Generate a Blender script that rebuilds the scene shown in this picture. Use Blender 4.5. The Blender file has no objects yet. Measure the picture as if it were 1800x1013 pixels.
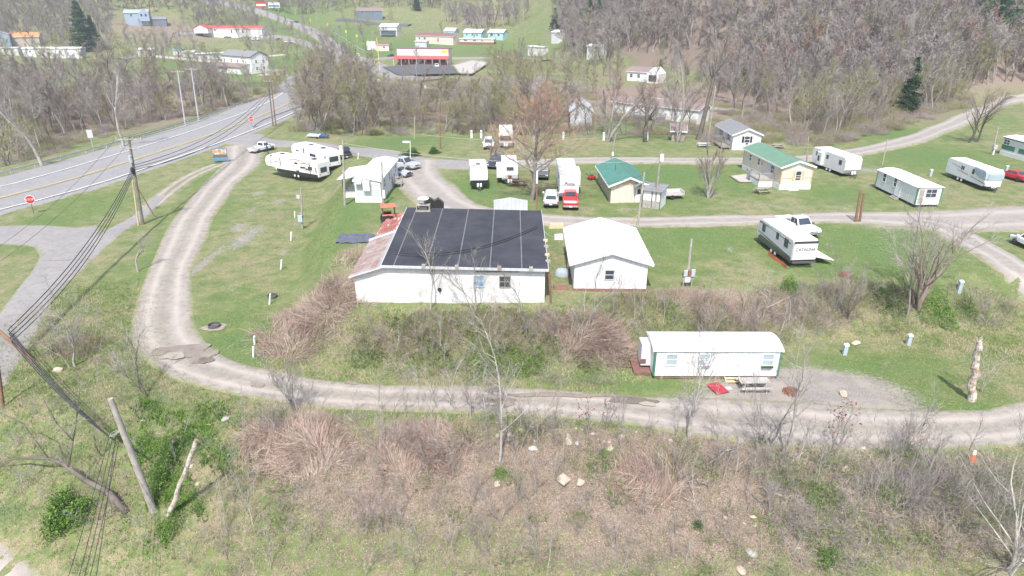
import bpy, math, random
import numpy as np
from mathutils import Vector, Matrix
R=random.Random(7)
sc=bpy.context.scene
COL=sc.collection
# ------------------------------------------------------------------ camera model and terrain
F=1150.0; T=math.radians(23.5); CH=27.5
def ray(px,py):
    a=(px-900)/F; b=(506.5-py)/F
    return np.array([a, math.cos(T)+b*math.sin(T), -math.sin(T)+b*math.cos(T)])
PLAT=np.array([(-14.2,51.6),(3.5,50.8),(12.5,54.2),(21,56.5),(32,57),(45,59.5),(62,56),(320,40),(320,190),(100,160),(40,127),(-10,125),(-22,112),(-24,100),(-22.5,88),(-20.5,73),(-17.5,62)],float)
def polydist(x,y,poly):
    d=np.full(x.shape,1e9); ins=np.zeros(x.shape,bool); n=len(poly)
    for i in range(n):
        ax,ay=poly[i]; bx,by=poly[(i+1)%n]
        ex,ey=bx-ax,by-ay; L=ex*ex+ey*ey
        t=np.clip(((x-ax)*ex+(y-ay)*ey)/L,0,1)
        d=np.minimum(d,np.hypot(x-ax-t*ex,y-ay-t*ey))
        c=((ay>y)!=(by>y))
        with np.errstate(all='ignore'):
            xi=(bx-ax)*(y-ay)/(by-ay if by!=ay else 1e-9)+ax
        ins^=(c&(x<xi))
    return d,ins
def ss(a,b,x):
    t=np.clip((x-a)/(b-a),0,1); return t*t*(3-2*t)
def H(x,y):
    x=np.atleast_1d(np.asarray(x,float)); y=np.atleast_1d(np.asarray(y,float))
    d,ins=polydist(x,y,PLAT)
    w=5.5+ss(95,135,y)*26
    z=3.5*np.where(ins,1.0,1-ss(0,1,d/w))
    # ravine of the creek beyond the highway
    hx=np.interp(y,[40,115,149,225,320],[-112,-93,-85,-76,-70])
    dl=hx-x
    z=z-6.5*ss(1,14,dl)*(1-ss(50,105,dl))*(1-ss(215,262,y))
    # creek behind the park
    cy=np.interp(x,[-55,-20,40,90],[165,160,152,150])
    z=z-2.2*np.exp(-((y-cy)/9)**2)*ss(-52,-40,x)*(1-ss(60,80,x))
    # steep bank in front of the lower road
    ye=np.interp(x,[-70,-45,-34,-28,-20,0,20,36,60],[47,45.5,43,41.5,40.6,38.4,35.2,33.4,32])
    q=np.maximum(ye-y,0)
    z=z-np.where(q<3,0.07*q*q,0.63+0.5*(q-3))*(1-0.0*q)
    z=np.maximum(z,-9+0.0*z)
    # hills
    yb=np.interp(x,[-700,-420,-300,-200,-100,0,50,75,110,160,300,700],[300,330,345,395,410,395,300,195,172,190,200,220])
    s=np.interp(x,[-700,-300,-150,0,50,90,700],[.34,.20,.12,.15,.3,.42,.42])
    dd=np.maximum(y-yb,0)
    hh=s*(np.sqrt(dd*dd+400)-20)
    hh=hh+np.interp(dd,[0,120,400,900],[0,0,30,140])*np.interp(x,[-700,-100,50,90],[1,.8,.6,0])
    hh=hh*(1+0.10*np.sin(x*.045+1.3)+0.06*np.sin(x*.11+y*.03))
    hh=np.where(hh>95,95+(hh-95)*.1,hh)
    z=z+hh
    near=0.5+0.5*np.clip(q/4,0,1)
    z=z+near*(0.05*np.sin(x*1.3+y*.7)+0.05*np.sin(x*.6-y*1.1+2)+0.03*np.sin(x*2.9+y*2.3))*(1-ss(90,140,y))
    bank=np.clip(q/3,0,1)+np.where(ins,0,1)*(1-ss(0,1,d/w))*(1-ss(80,100,y))
    z=z+np.clip(bank,0,1)*(.10*np.sin(x*1.9+3*np.sin(y*.8))+.10*np.sin(y*2.3+2*np.sin(x*1.1))+.06*np.sin(x*4.1-y*3.3))
    return z
def h1(x,y): return float(H(x,y)[0])
def P(px,py):
    d=ray(px,py); t=np.concatenate([np.linspace(24,160,500),np.linspace(160.5,1000,700)])
    for k in range(3):
        z=CH+d[2]*t-H(d[0]*t,d[1]*t)
        i=np.argmax(z<0)
        if z[i]>=0: i=len(t)-1
        if i==0: i=1
        if k<2: t=np.linspace(t[i-1],t[i],40)
    t0=t[i]; x,y=d[0]*t0,d[1]*t0
    return Vector((x,y,h1(x,y)))
def W(px,py,Y):
    d=ray(px,py); t=Y/d[1]; return Vector((d[0]*t,Y,CH+d[2]*t))
def scale_at(p): # px per metre
    return F/(p.y*math.cos(T)+(CH-p.z)*math.sin(T))
# ------------------------------------------------------------------ node helpers
def nmat(name):
    m=bpy.data.materials.new(name); m.use_nodes=True; nt=m.node_tree
    return m,nt,nt.nodes['Principled BSDF']
def nd(nt,t,**k):
    n=nt.nodes.new(t)
    for a,b in k.items():
        if a in n.inputs: n.inputs[a].default_value=b
        else: setattr(n,a,b)
    return n
def noise(nt,vec,scale,detail=4,rough=.6):
    n=nt.nodes.new('ShaderNodeTexNoise'); n.inputs['Scale'].default_value=scale
    n.inputs['Detail'].default_value=detail; n.inputs['Roughness'].default_value=rough
    if vec: nt.links.new(vec,n.inputs['Vector'])
    return n.outputs['Fac']
def mr(nt,v,a,b,c=0,d=1):
    n=nt.nodes.new('ShaderNodeMapRange'); nt.links.new(v,n.inputs[0])
    for i,q in enumerate((a,b,c,d)): n.inputs[i+1].default_value=q
    return n.outputs[0]
def mix(nt,f,a,b,bt='MIX'):
    n=nt.nodes.new('ShaderNodeMix'); n.data_type='RGBA'; n.blend_type=bt
    for s,v in ((0,f),(6,a),(7,b)):
        if isinstance(v,(tuple,list)): n.inputs[s].default_value=(*v[:3],1)
        elif isinstance(v,(int,float)): n.inputs[s].default_value=v
        else: nt.links.new(v,n.inputs[s])
    return n.outputs[2]
def mth(nt,op,a,b=None):
    n=nt.nodes.new('ShaderNodeMath'); n.operation=op
    for i,v in enumerate((a,b)):
        if v is None: continue
        if isinstance(v,(int,float)): n.inputs[i].default_value=v
        else: nt.links.new(v,n.inputs[i])
    return n.outputs[0]
def bump(nt,b,h,strength=.4,dist=.05):
    n=nt.nodes.new('ShaderNodeBump'); n.inputs['Strength'].default_value=strength; n.inputs['Distance'].default_value=dist
    nt.links.new(h,n.inputs['Height']); nt.links.new(n.outputs[0],b.inputs['Normal'])
def coord(nt,o='Object'):
    return nt.nodes.new('ShaderNodeTexCoord').outputs[o]
M={}
def mat(name,c,rough=.75,var=.18,sc_=1.5,metal=0,dirt=None,bmp=0.0):
    if name in M: return M[name]
    m,nt,b=nmat(name); v=coord(nt)
    f=noise(nt,v,sc_,5); f2=noise(nt,v,sc_*9,3)
    g=mr(nt,f,.3,.7,1-var,1+var*.6); g2=mr(nt,f2,.3,.7,1-var*.5,1+var*.4)
    gg=mth(nt,'MULTIPLY',g,g2)
    n=nt.nodes.new('ShaderNodeVectorMath'); n.operation='SCALE'; n.inputs[0].default_value=c; nt.links.new(gg,n.inputs['Scale'])
    col=n.outputs[0]
    if dirt: col=mix(nt,mr(nt,noise(nt,v,sc_*.8,6,.7),.52,.72),col,dirt)
    nt.links.new(col,b.inputs['Base Color']); b.inputs['Roughness'].default_value=rough; b.inputs['Metallic'].default_value=metal
    if bmp: bump(nt,b,f2,bmp)
    M[name]=m; return m
def stripes(name,c,c2,axis,freq,width=.12,rough=.6,dirt=None,dirtamt=(.5,.75),bmp=.5,metal=0):
    """lapped siding / ribbed sheet: thin lines of c2 every 1/freq metres along axis"""
    m,nt,b=nmat(name); v=coord(nt)
    s=nt.nodes.new('ShaderNodeSeparateXYZ'); nt.links.new(v,s.inputs[0])
    if axis=='XY': val=mth(nt,'ADD',s.outputs[0],s.outputs[1])
    else: val=s.outputs['XYZ'.index(axis)]
    fr=mth(nt,'FRACT',mth(nt,'MULTIPLY',val,freq))
    line=mth(nt,'LESS_THAN',fr,width)
    n1=noise(nt,v,1.2,5)
    base=mix(nt,mr(nt,n1,.35,.65),c,tuple(x*.86 for x in c))
    base=mix(nt,mth(nt,'MULTIPLY',line,.8),base,c2)
    if dirt: base=mix(nt,mr(nt,noise(nt,v,.7,8,.75),*dirtamt),base,dirt)
    nt.links.new(base,b.inputs['Base Color']); b.inputs['Roughness'].default_value=rough; b.inputs['Metallic'].default_value=metal
    if bmp: bump(nt,b,fr,bmp,.02)
    M[name]=m; return m
def glass(name='glass',c=(.03,.04,.05)):
    m,nt,b=nmat(name); v=coord(nt)
    nt.links.new(mix(nt,noise(nt,v,.8),c,tuple(x*2.2 for x in c)),b.inputs['Base Color'])
    b.inputs['Roughness'].default_value=.12; M[name]=m; return m
# ------------------------------------------------------------------ mesh helpers
class MB:
    def __init__(s): s.v=[];s.f=[];s.m=[]
    def face(s,pts,mi=0):
        n=len(s.v); s.v+= [tuple(p) for p in pts]; s.f.append(tuple(range(n,n+len(pts)))); s.m.append(mi); return s
    def hexa(s,b,t,mi=0):
        n=len(s.v); s.v+=[tuple(p) for p in b]+[tuple(p) for p in t]; k=len(b)
        s.f.append(tuple(n+i for i in reversed(range(k)))); s.f.append(tuple(n+k+i for i in range(k))); s.m+=[mi,mi]
        for i in range(k):
            j=(i+1)%k; s.f.append((n+i,n+j,n+k+j,n+k+i)); s.m.append(mi)
        return s
    def box(s,x0,x1,y0,y1,z0,z1,mi=0):
        return s.hexa([(x0,y0,z0),(x1,y0,z0),(x1,y1,z0),(x0,y1,z0)],[(x0,y0,z1),(x1,y0,z1),(x1,y1,z1),(x0,y1,z1)],mi)
    def prism_y(s,prof,y0,y1,mi=0): # profile in xz, extruded along y
        return s.hexa([(x,y0,z) for x,z in prof],[(x,y1,z) for x,z in prof],mi)
    def prism_x(s,prof,x0,x1,mi=0): # profile in yz
        return s.hexa([(x0,y,z) for y,z in prof],[(x1,y,z) for y,z in prof],mi)
    def tube(s,p0,p1,r0,r1=None,n=8,mi=0,cap=True):
        r1=r0 if r1 is None else r1
        p0=Vector(p0);p1=Vector(p1); d=(p1-p0)
        if d.length<1e-6: return s
        d.normalize(); a=d.orthogonal().normalized(); b=d.cross(a)
        k=len(s.v)
        for p,r in ((p0,r0),(p1,r1)):
            for i in range(n):
                t=2*math.pi*i/n; s.v.append(tuple(p+a*math.cos(t)*r+b*math.sin(t)*r))
        for i in range(n):
            j=(i+1)%n; s.f.append((k+i,k+j,k+n+j,k+n+i)); s.m.append(mi)
        if cap:
            s.f.append(tuple(k+i for i in reversed(range(n)))); s.f.append(tuple(k+n+i for i in range(n))); s.m+=[mi,mi]
        return s
    def path(s,pts,r,n=6,mi=0):
        rr=r if isinstance(r,(list,tuple)) else [r]*len(pts)
        for i in range(len(pts)-1): s.tube(pts[i],pts[i+1],rr[i],rr[i+1],n,mi)
        return s
    def lathe(s,c,prof,n=14,mi=0):
        k=len(s.v); 
        for r,z in prof:
            for i in range(n):
                t=2*math.pi*i/n; s.v.append((c[0]+r*math.cos(t),c[1]+r*math.sin(t),c[2]+z))
        for j in range(len(prof)-1):
            for i in range(n):
                i2=(i+1)%n; a=k+j*n
                s.f.append((a+i,a+i2,a+n+i2,a+n+i)); s.m.append(mi)
        return s
    def build(s,name,mats,parent=None,bevel=0,smooth=False):
        if not isinstance(mats,(list,tuple)): mats=[mats]
        me=bpy.data.meshes.new(name); me.from_pydata(s.v,[],s.f)
        for m in mats: me.materials.append(m)
        if len(mats)>1: me.polygons.foreach_set('material_index',s.m)
        if smooth: me.polygons.foreach_set('use_smooth',[True]*len(me.polygons))
        me.update(); o=bpy.data.objects.new(name,me); COL.objects.link(o)
        if parent: o.parent=parent
        if bevel:
            b=o.modifiers.new('bevel','BEVEL'); b.width=bevel; b.segments=2; b.limit_method='ANGLE'
        return o
def npmesh(name,v,f,mats,mi=None,parent=None,link=True,smooth=False):
    me=bpy.data.meshes.new(name); v=np.asarray(v,np.float32); f=np.asarray(f,np.int32); k=f.shape[1]
    me.vertices.add(len(v)); me.vertices.foreach_set('co',v.ravel())
    me.loops.add(f.size); me.loops.foreach_set('vertex_index',f.ravel())
    me.polygons.add(len(f)); me.polygons.foreach_set('loop_start',np.arange(0,f.size,k,dtype=np.int32))
    try: me.polygons.foreach_set('loop_total',np.full(len(f),k,np.int32))
    except Exception: pass
    for m in (mats if isinstance(mats,(list,tuple)) else [mats]): me.materials.append(m)
    if mi is not None: me.polygons.foreach_set('material_index',np.asarray(mi,np.int32))
    if smooth: me.polygons.foreach_set('use_smooth',np.ones(len(f),bool))
    me.update(calc_edges=True)
    if not link: return me
    o=bpy.data.objects.new(name,me); COL.objects.link(o)
    if parent: o.parent=parent
    return o
def tag(o,label=None,cat=None,group=None,kind=None):
    if label: o['label']=label
    if cat: o['category']=cat
    if group: o['group']=group
    if kind: o['kind']=kind
    return o
def root(name,loc,rz,label,cat,group=None):
    o=bpy.data.objects.new(name,None); COL.objects.link(o); o.location=loc; o.rotation_euler=(0,0,rz); o.empty_display_size=.3
    return tag(o,label,cat,group)
def copyobj(o,parent=None):
    c=o.copy(); COL.objects.link(c)
    if parent: c.parent=parent
    return c
# ------------------------------------------------------------------ materials
def ground_nodes(nt,v):
    """shared turf colour (world coordinates): patchy spring grass"""
    n1=noise(nt,v,.09,5,.6); n2=noise(nt,v,.55,6,.65); n3=noise(nt,v,3.2,6,.7); n4=noise(nt,v,14,3,.7)
    green=mix(nt,mr(nt,n2,.35,.65),(.125,.18,.062),(.19,.24,.09))
    green=mix(nt,mr(nt,n3,.46,.60),green,(.085,.135,.045)); green=mix(nt,mth(nt,'MULTIPLY',mr(nt,n4,.5,.64),.6),green,(.21,.235,.11))
    straw=mix(nt,mr(nt,n4,.38,.62),(.37,.315,.215),(.20,.165,.10))
    f=mth(nt,'ADD',mth(nt,'MULTIPLY',n1,.5),mth(nt,'ADD',mth(nt,'MULTIPLY',n2,.8),mth(nt,'MULTIPLY',n3,.7)))
    return green,straw,f,(n1,n2,n3,n4)
def make_ground():
    m,nt,b=nmat('turf_and_soil'); v=coord(nt)
    green,straw,f,(n1,n2,n3,n4)=ground_nodes(nt,v)
    att=nt.nodes.new('ShaderNodeVertexColor'); att.layer_name='cover'
    sp=nt.nodes.new('ShaderNodeSeparateColor'); nt.links.new(att.outputs[0],sp.inputs[0])
    lush,litter,bare=sp.outputs
    # f ~ 1.0 mean
    dry=mth(nt,'SUBTRACT',f,mth(nt,'MULTIPLY',lush,.55))
    col=mix(nt,mr(nt,mth(nt,'ADD',dry,mth(nt,'MULTIPLY',mth(nt,'SUBTRACT',n3,.5),.9)),.90,1.17),green,straw)
    deep=mix(nt,mr(nt,n3,.44,.58),(.075,.140,.048),(.145,.225,.080)); deep=mix(nt,mth(nt,'MULTIPLY',mr(nt,n4,.52,.66),.5),deep,(.22,.27,.12))
    col=mix(nt,mth(nt,'MULTIPLY',mr(nt,mth(nt,'SUBTRACT',lush,mth(nt,'MULTIPLY',n2,.35)),.25,.7),.8),col,deep)
    lit=mix(nt,mr(nt,n4,.4,.6),(.36,.285,.24),(.165,.125,.10))
    lit=mix(nt,mr(nt,n3,.56,.68),lit,(.11,.13,.05))
    lf=mr(nt,mth(nt,'ADD',litter,mth(nt,'MULTIPLY',mth(nt,'SUBTRACT',n3,.5),1.6)),.35,.62)
    col=mix(nt,lf,col,lit)
    gr=mix(nt,mr(nt,n4,.42,.58),(.36,.325,.30),(.20,.185,.17)); gr=mix(nt,mr(nt,n2,.45,.6),gr,(.34,.305,.27))
    bf=mr(nt,mth(nt,'ADD',bare,mth(nt,'MULTIPLY',mth(nt,'SUBTRACT',n3,.5),1.7)),.42,.66)
    col=mix(nt,bf,col,gr)
    nt.links.new(col,b.inputs['Base Color']); b.inputs['Roughness'].default_value=.95
    b.inputs['Specular IOR Level'].default_value=.1
    bump(nt,b,mth(nt,'ADD',n3,mth(nt,'MULTIPLY',n4,.5)),.9,.12)
    M['ground']=m
def make_road(name,c1,c2,c3,edge=True,rut=False,soft=.30,grassmid=0):
    """road surface: UV.x runs -1..1 across; ragged verge turning to turf"""
    m,nt,b=nmat(name); v=coord(nt)
    uv=nt.nodes.new('ShaderNodeUVMap'); s=nt.nodes.new('ShaderNodeSeparateXYZ'); nt.links.new(uv.outputs[0],s.inputs[0])
    au=mth(nt,'ABSOLUTE',s.outputs[0])
    n1=noise(nt,v,.25,5); n2=noise(nt,v,1.3,6,.65); n3=noise(nt,v,9,5,.7); n4=noise(nt,v,.6,4)
    col=mix(nt,mr(nt,n1,.35,.65),c1,c2)
    col=mix(nt,mth(nt,'MULTIPLY',mr(nt,n2,.47,.66),.85),col,c3)
    col=mix(nt,mth(nt,'MULTIPLY',mr(nt,n3,.42,.64),.55),col,tuple(x*.68 for x in c1))
    if rut: # paler wheel tracks, darker crown: worn into the surface
        t=mth(nt,'ABSOLUTE',mth(nt,'SUBTRACT',au,.42)); tf=mr(nt,mth(nt,'ADD',t,mth(nt,'MULTIPLY',n4,.25)),.12,.34,1,0)
        col=mix(nt,mth(nt,'MULTIPLY',tf,.75),col,tuple(min(.5,x*1.18) for x in c2))
        mid=mr(nt,mth(nt,'ADD',au,mth(nt,'MULTIPLY',n2,.3)),.15,.30,1,0)
        if grassmid: col=mix(nt,mth(nt,'MULTIPLY',mid,grassmid),col,(.15,.16,.07))
    if edge:
        green,straw,f,_=ground_nodes(nt,v)
        g=mix(nt,mr(nt,f,.85,1.2),green,straw)
        e=mth(nt,'ADD',au,mth(nt,'MULTIPLY',mth(nt,'SUBTRACT',mth(nt,'ADD',mth(nt,'MULTIPLY',n2,.6),mth(nt,'MULTIPLY',n4,.5)),.55),soft*2.6))
        col=mix(nt,mr(nt,e,1-soft,1-soft*.45),col,g)
    nt.links.new(col,b.inputs['Base Color']); b.inputs['Roughness'].default_value=.92
    bump(nt,b,n3,.5,.03); M[name]=m
make_ground()
make_road('asphalt_highway',(.27,.262,.262),(.305,.295,.295),(.235,.228,.228),edge=False)
make_road('gravel_road',(.31,.28,.252),(.35,.315,.282),(.25,.225,.20),rut=True,soft=.28)
make_road('gravel_loop',(.31,.275,.245),(.37,.33,.29),(.22,.20,.18),rut=True,soft=.25,grassmid=.25)
make_road('old_asphalt',(.27,.255,.25),(.32,.30,.29),(.23,.22,.21),soft=.2)
make_road('dirt_track',(.28,.24,.20),(.36,.32,.28),(.20,.17,.14),rut=True,soft=.6,grassmid=.9)
make_road('dark_asphalt',(.10,.10,.105),(.13,.13,.135),(.09,.09,.09),edge=False)
make_road('concrete_path',(.45,.42,.39),(.5,.47,.44),(.4,.37,.34),soft=.15)
mat('white_paint',(.78,.78,.78),.55,.06); mat('line_white',(.72,.72,.70),.7,.2,3); mat('line_yellow',(.60,.49,.25),.7,.25,3)
mat('white_roof',(.82,.82,.82),.5,.05,.4,dirt=(.66,.66,.65)); mat('rv_roof',(.80,.80,.79),.5,.07,.6,dirt=(.6,.6,.58))
stripes('white_siding',(.76,.76,.77),(.5,.5,.52),'Z',5,.12)
stripes('white_ribbed',(.76,.77,.78),(.52,.53,.55),'XY',2.2,.12)
stripes('lap_grey',(.62,.63,.65),(.42,.43,.45),'Z',4.5,.14)
stripes('cream_siding',(.70,.63,.54),(.50,.45,.38),'XY',2.5,.1)
stripes('tan_siding',(.52,.46,.39),(.38,.33,.27),'Z',4,.14)
stripes('pinkcream_siding',(.74,.64,.55),(.55,.47,.40),'Z',5,.12)
stripes('blue_siding',(.36,.45,.56),(.25,.32,.42),'Z',4,.12); stripes('aqua_siding',(.42,.66,.74),(.3,.5,.58),'Z',4,.12)
stripes('slate_siding',(.17,.22,.28),(.12,.16,.2),'Z',4,.12)
stripes('green_metal',(.075,.205,.155),(.05,.145,.105),'XY',2.2,.1,rough=.45,dirt=(.10,.30,.22),dirtamt=(.4,.9))
stripes('green_metal_x',(.155,.275,.185),(.11,.20,.135),'X',1.6,.1,rough=.45)
stripes('red_metal',(.50,.09,.085),(.36,.06,.04),'XY',2,.1); stripes('orange_roof',(.62,.30,.13),(.48,.2,.08),'XY',2,.1)
stripes('grey_shingle',(.24,.245,.25),(.17,.17,.175),'Z',9,.2,rough=.9); stripes('brown_shingle',(.27,.205,.195),(.19,.14,.13),'Z',9,.2,rough=.9)
stripes('maroon_roof',(.25,.12,.115),(.17,.08,.08),'Z',9,.2,rough=.8)
stripes('pale_metal',(.62,.64,.67),(.45,.47,.5),'XY',2,.12,rough=.45,metal=.1)
mat('block_wall',(.72,.72,.71),.8,.18,.35,dirt=(.50,.485,.46),bmp=.3)
mat('green_trim',(.06,.20,.13),.5,.1); mat('brown_trim',(.30,.22,.17),.7,.2); mat('dark_void',(.03,.03,.03),.9)
mat('weathered_wood',(.34,.30,.26),.9,.3,3,bmp=.4); mat('grey_wood',(.42,.40,.37),.9,.25,3,bmp=.4); mat('fresh_wood',(.58,.45,.30),.8,.2,3); mat('red_wood',(.20,.105,.085),.85,.25,3)
mat('pole_wood',(.20,.185,.15),.9,.3,2,dirt=(.12,.14,.09),bmp=.5); mat('old_pole',(.40,.37,.33),.9,.3,2,dirt=(.27,.25,.22),bmp=.6); mat('brown_pole',(.25,.14,.09),.9,.25,2,bmp=.4)
mat('galvanised',(.52,.55,.57),.5,.15,3,metal=.1); mat('cable',(.03,.03,.035),.6,.1); mat('pale_cable',(.45,.45,.43),.6,.1)
mat('tyre',(.025,.025,.027),.9,.1); mat('rim',(.42,.43,.45),.35,.1,metal=.6); mat('rim_dark',(.06,.06,.065),.4,.1,metal=.4); mat('rim_white',(.75,.75,.75),.5,.05)
mat('bumper',(.10,.10,.11),.5,.1); mat('chrome',(.6,.6,.62),.2,.05,metal=.8); mat('lamp_clear',(.7,.7,.68),.2,.05); mat('lamp_red',(.45,.02,.02),.3,.05)
mat('plastic_white',(.76,.77,.78),.5,.08); mat('pvc',(.78,.79,.80),.45,.06); mat('pale_blue_box',(.42,.50,.56),.55,.1)
mat('sign_red',(.55,.03,.035),.4,.05); mat('sign_white',(.8,.8,.8),.5,.03); mat('sign_yellow',(.8,.58,.03),.5,.05); mat('sign_blue',(.12,.25,.38),.5,.1)
mat('orange_plastic',(.62,.17,.07),.5,.08); mat('tractor_orange',(.58,.17,.10),.5,.15); mat('tarp',(.12,.13,.17),.5,.4,2.5); mat('cover_grey',(.34,.40,.46),.7,.2,2,bmp=.5)
mat('rust',(.30,.11,.06),.85,.35,3); mat('brick_red',(.25,.125,.10),.9,.3,6); mat('rock_pale',(.52,.45,.35),.95,.25,2.5,dirt=(.36,.32,.26),bmp=.8); mat('rock_grey',(.45,.43,.40),.95,.25,2.5,bmp=.8)
mat('red_carpet',(.36,.03,.05),.95,.3,5); mat('concrete',(.45,.43,.40),.9,.15,2,bmp=.2); mat('ash',(.10,.095,.09),.95,.3,6)
mat('skin',(.5,.32,.24),.6,.05); mat('denim',(.035,.05,.12),.9,.1); mat('hair',(.05,.035,.03),.9); mat('yellow_plastic',(.75,.62,.15),.5,.1)
glass(); glass('glass_pale',(.22,.27,.30)); glass('glass_blue',(.16,.24,.32))
# paints
for n,c in dict(white=(.80,.80,.80),silver=(.45,.47,.48),black=(.02,.02,.023),red=(.50,.02,.03),navy=(.03,.045,.08),grey=(.12,.125,.13),blue=(.04,.09,.22),darkgrey=(.06,.065,.07)).items():
    mm=mat('paint_'+n,c,.3,.06); mm.node_tree.nodes['Principled BSDF'].inputs['Coat Weight'].default_value=.5
def make_barks():
    for n,c,d in (('bark_grey',(.24,.215,.195),(.34,.315,.29)),('bark_dark',(.115,.10,.085),(.17,.15,.13)),('bark_pale',(.42,.40,.37),(.22,.20,.18)),
                  ('bark_white',(.60,.58,.55),(.36,.33,.29)),('bark_brown',(.22,.175,.145),(.30,.25,.215)),('bark_red',(.30,.19,.155),(.34,.24,.20)),('bark_olive',(.22,.215,.115),(.27,.255,.13)),
                  ('bark_mauve',(.27,.235,.22),(.35,.31,.295)),('stalk',(.52,.43,.36),(.39,.31,.255)),('stalk_red',(.38,.275,.235),(.28,.19,.165)),('straw',(.47,.41,.27),(.36,.31,.2)),
                  ('leaf_green',(.10,.19,.035),(.16,.27,.05)),('leaf_dark',(.045,.095,.028),(.075,.14,.04)),('leaf_yellow',(.24,.27,.07),(.17,.22,.055)),('needle',(.035,.075,.035),(.055,.11,.05)),('needle_pine',(.05,.12,.06),(.085,.165,.085)),
                  ('leaf_dead',(.35,.255,.21),(.24,.17,.14)),('leaf_orange',(.36,.17,.09),(.26,.13,.07)),('grass_blade',(.16,.225,.075),(.23,.28,.11)),('sumac',(.20,.06,.05),(.14,.05,.04))):
        m,nt,b=nmat(n); v=coord(nt)
        f=mr(nt,noise(nt,v,1.7,4,.7),.35,.65)
        col=mix(nt,f,c,d)
        oi=nt.nodes.new('ShaderNodeObjectInfo')
        g=mr(nt,oi.outputs['Random'],0,1,.85,1.18)
        vm=nt.nodes.new('ShaderNodeVectorMath'); vm.operation='SCALE'; nt.links.new(col,vm.inputs[0]); nt.links.new(g,vm.inputs['Scale'])
        nt.links.new(vm.outputs[0],b.inputs['Base Color']); b.inputs['Roughness'].default_value=.9; b.inputs['Specular IOR Level'].default_value=.15
        M[n]=m
make_barks()
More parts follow.
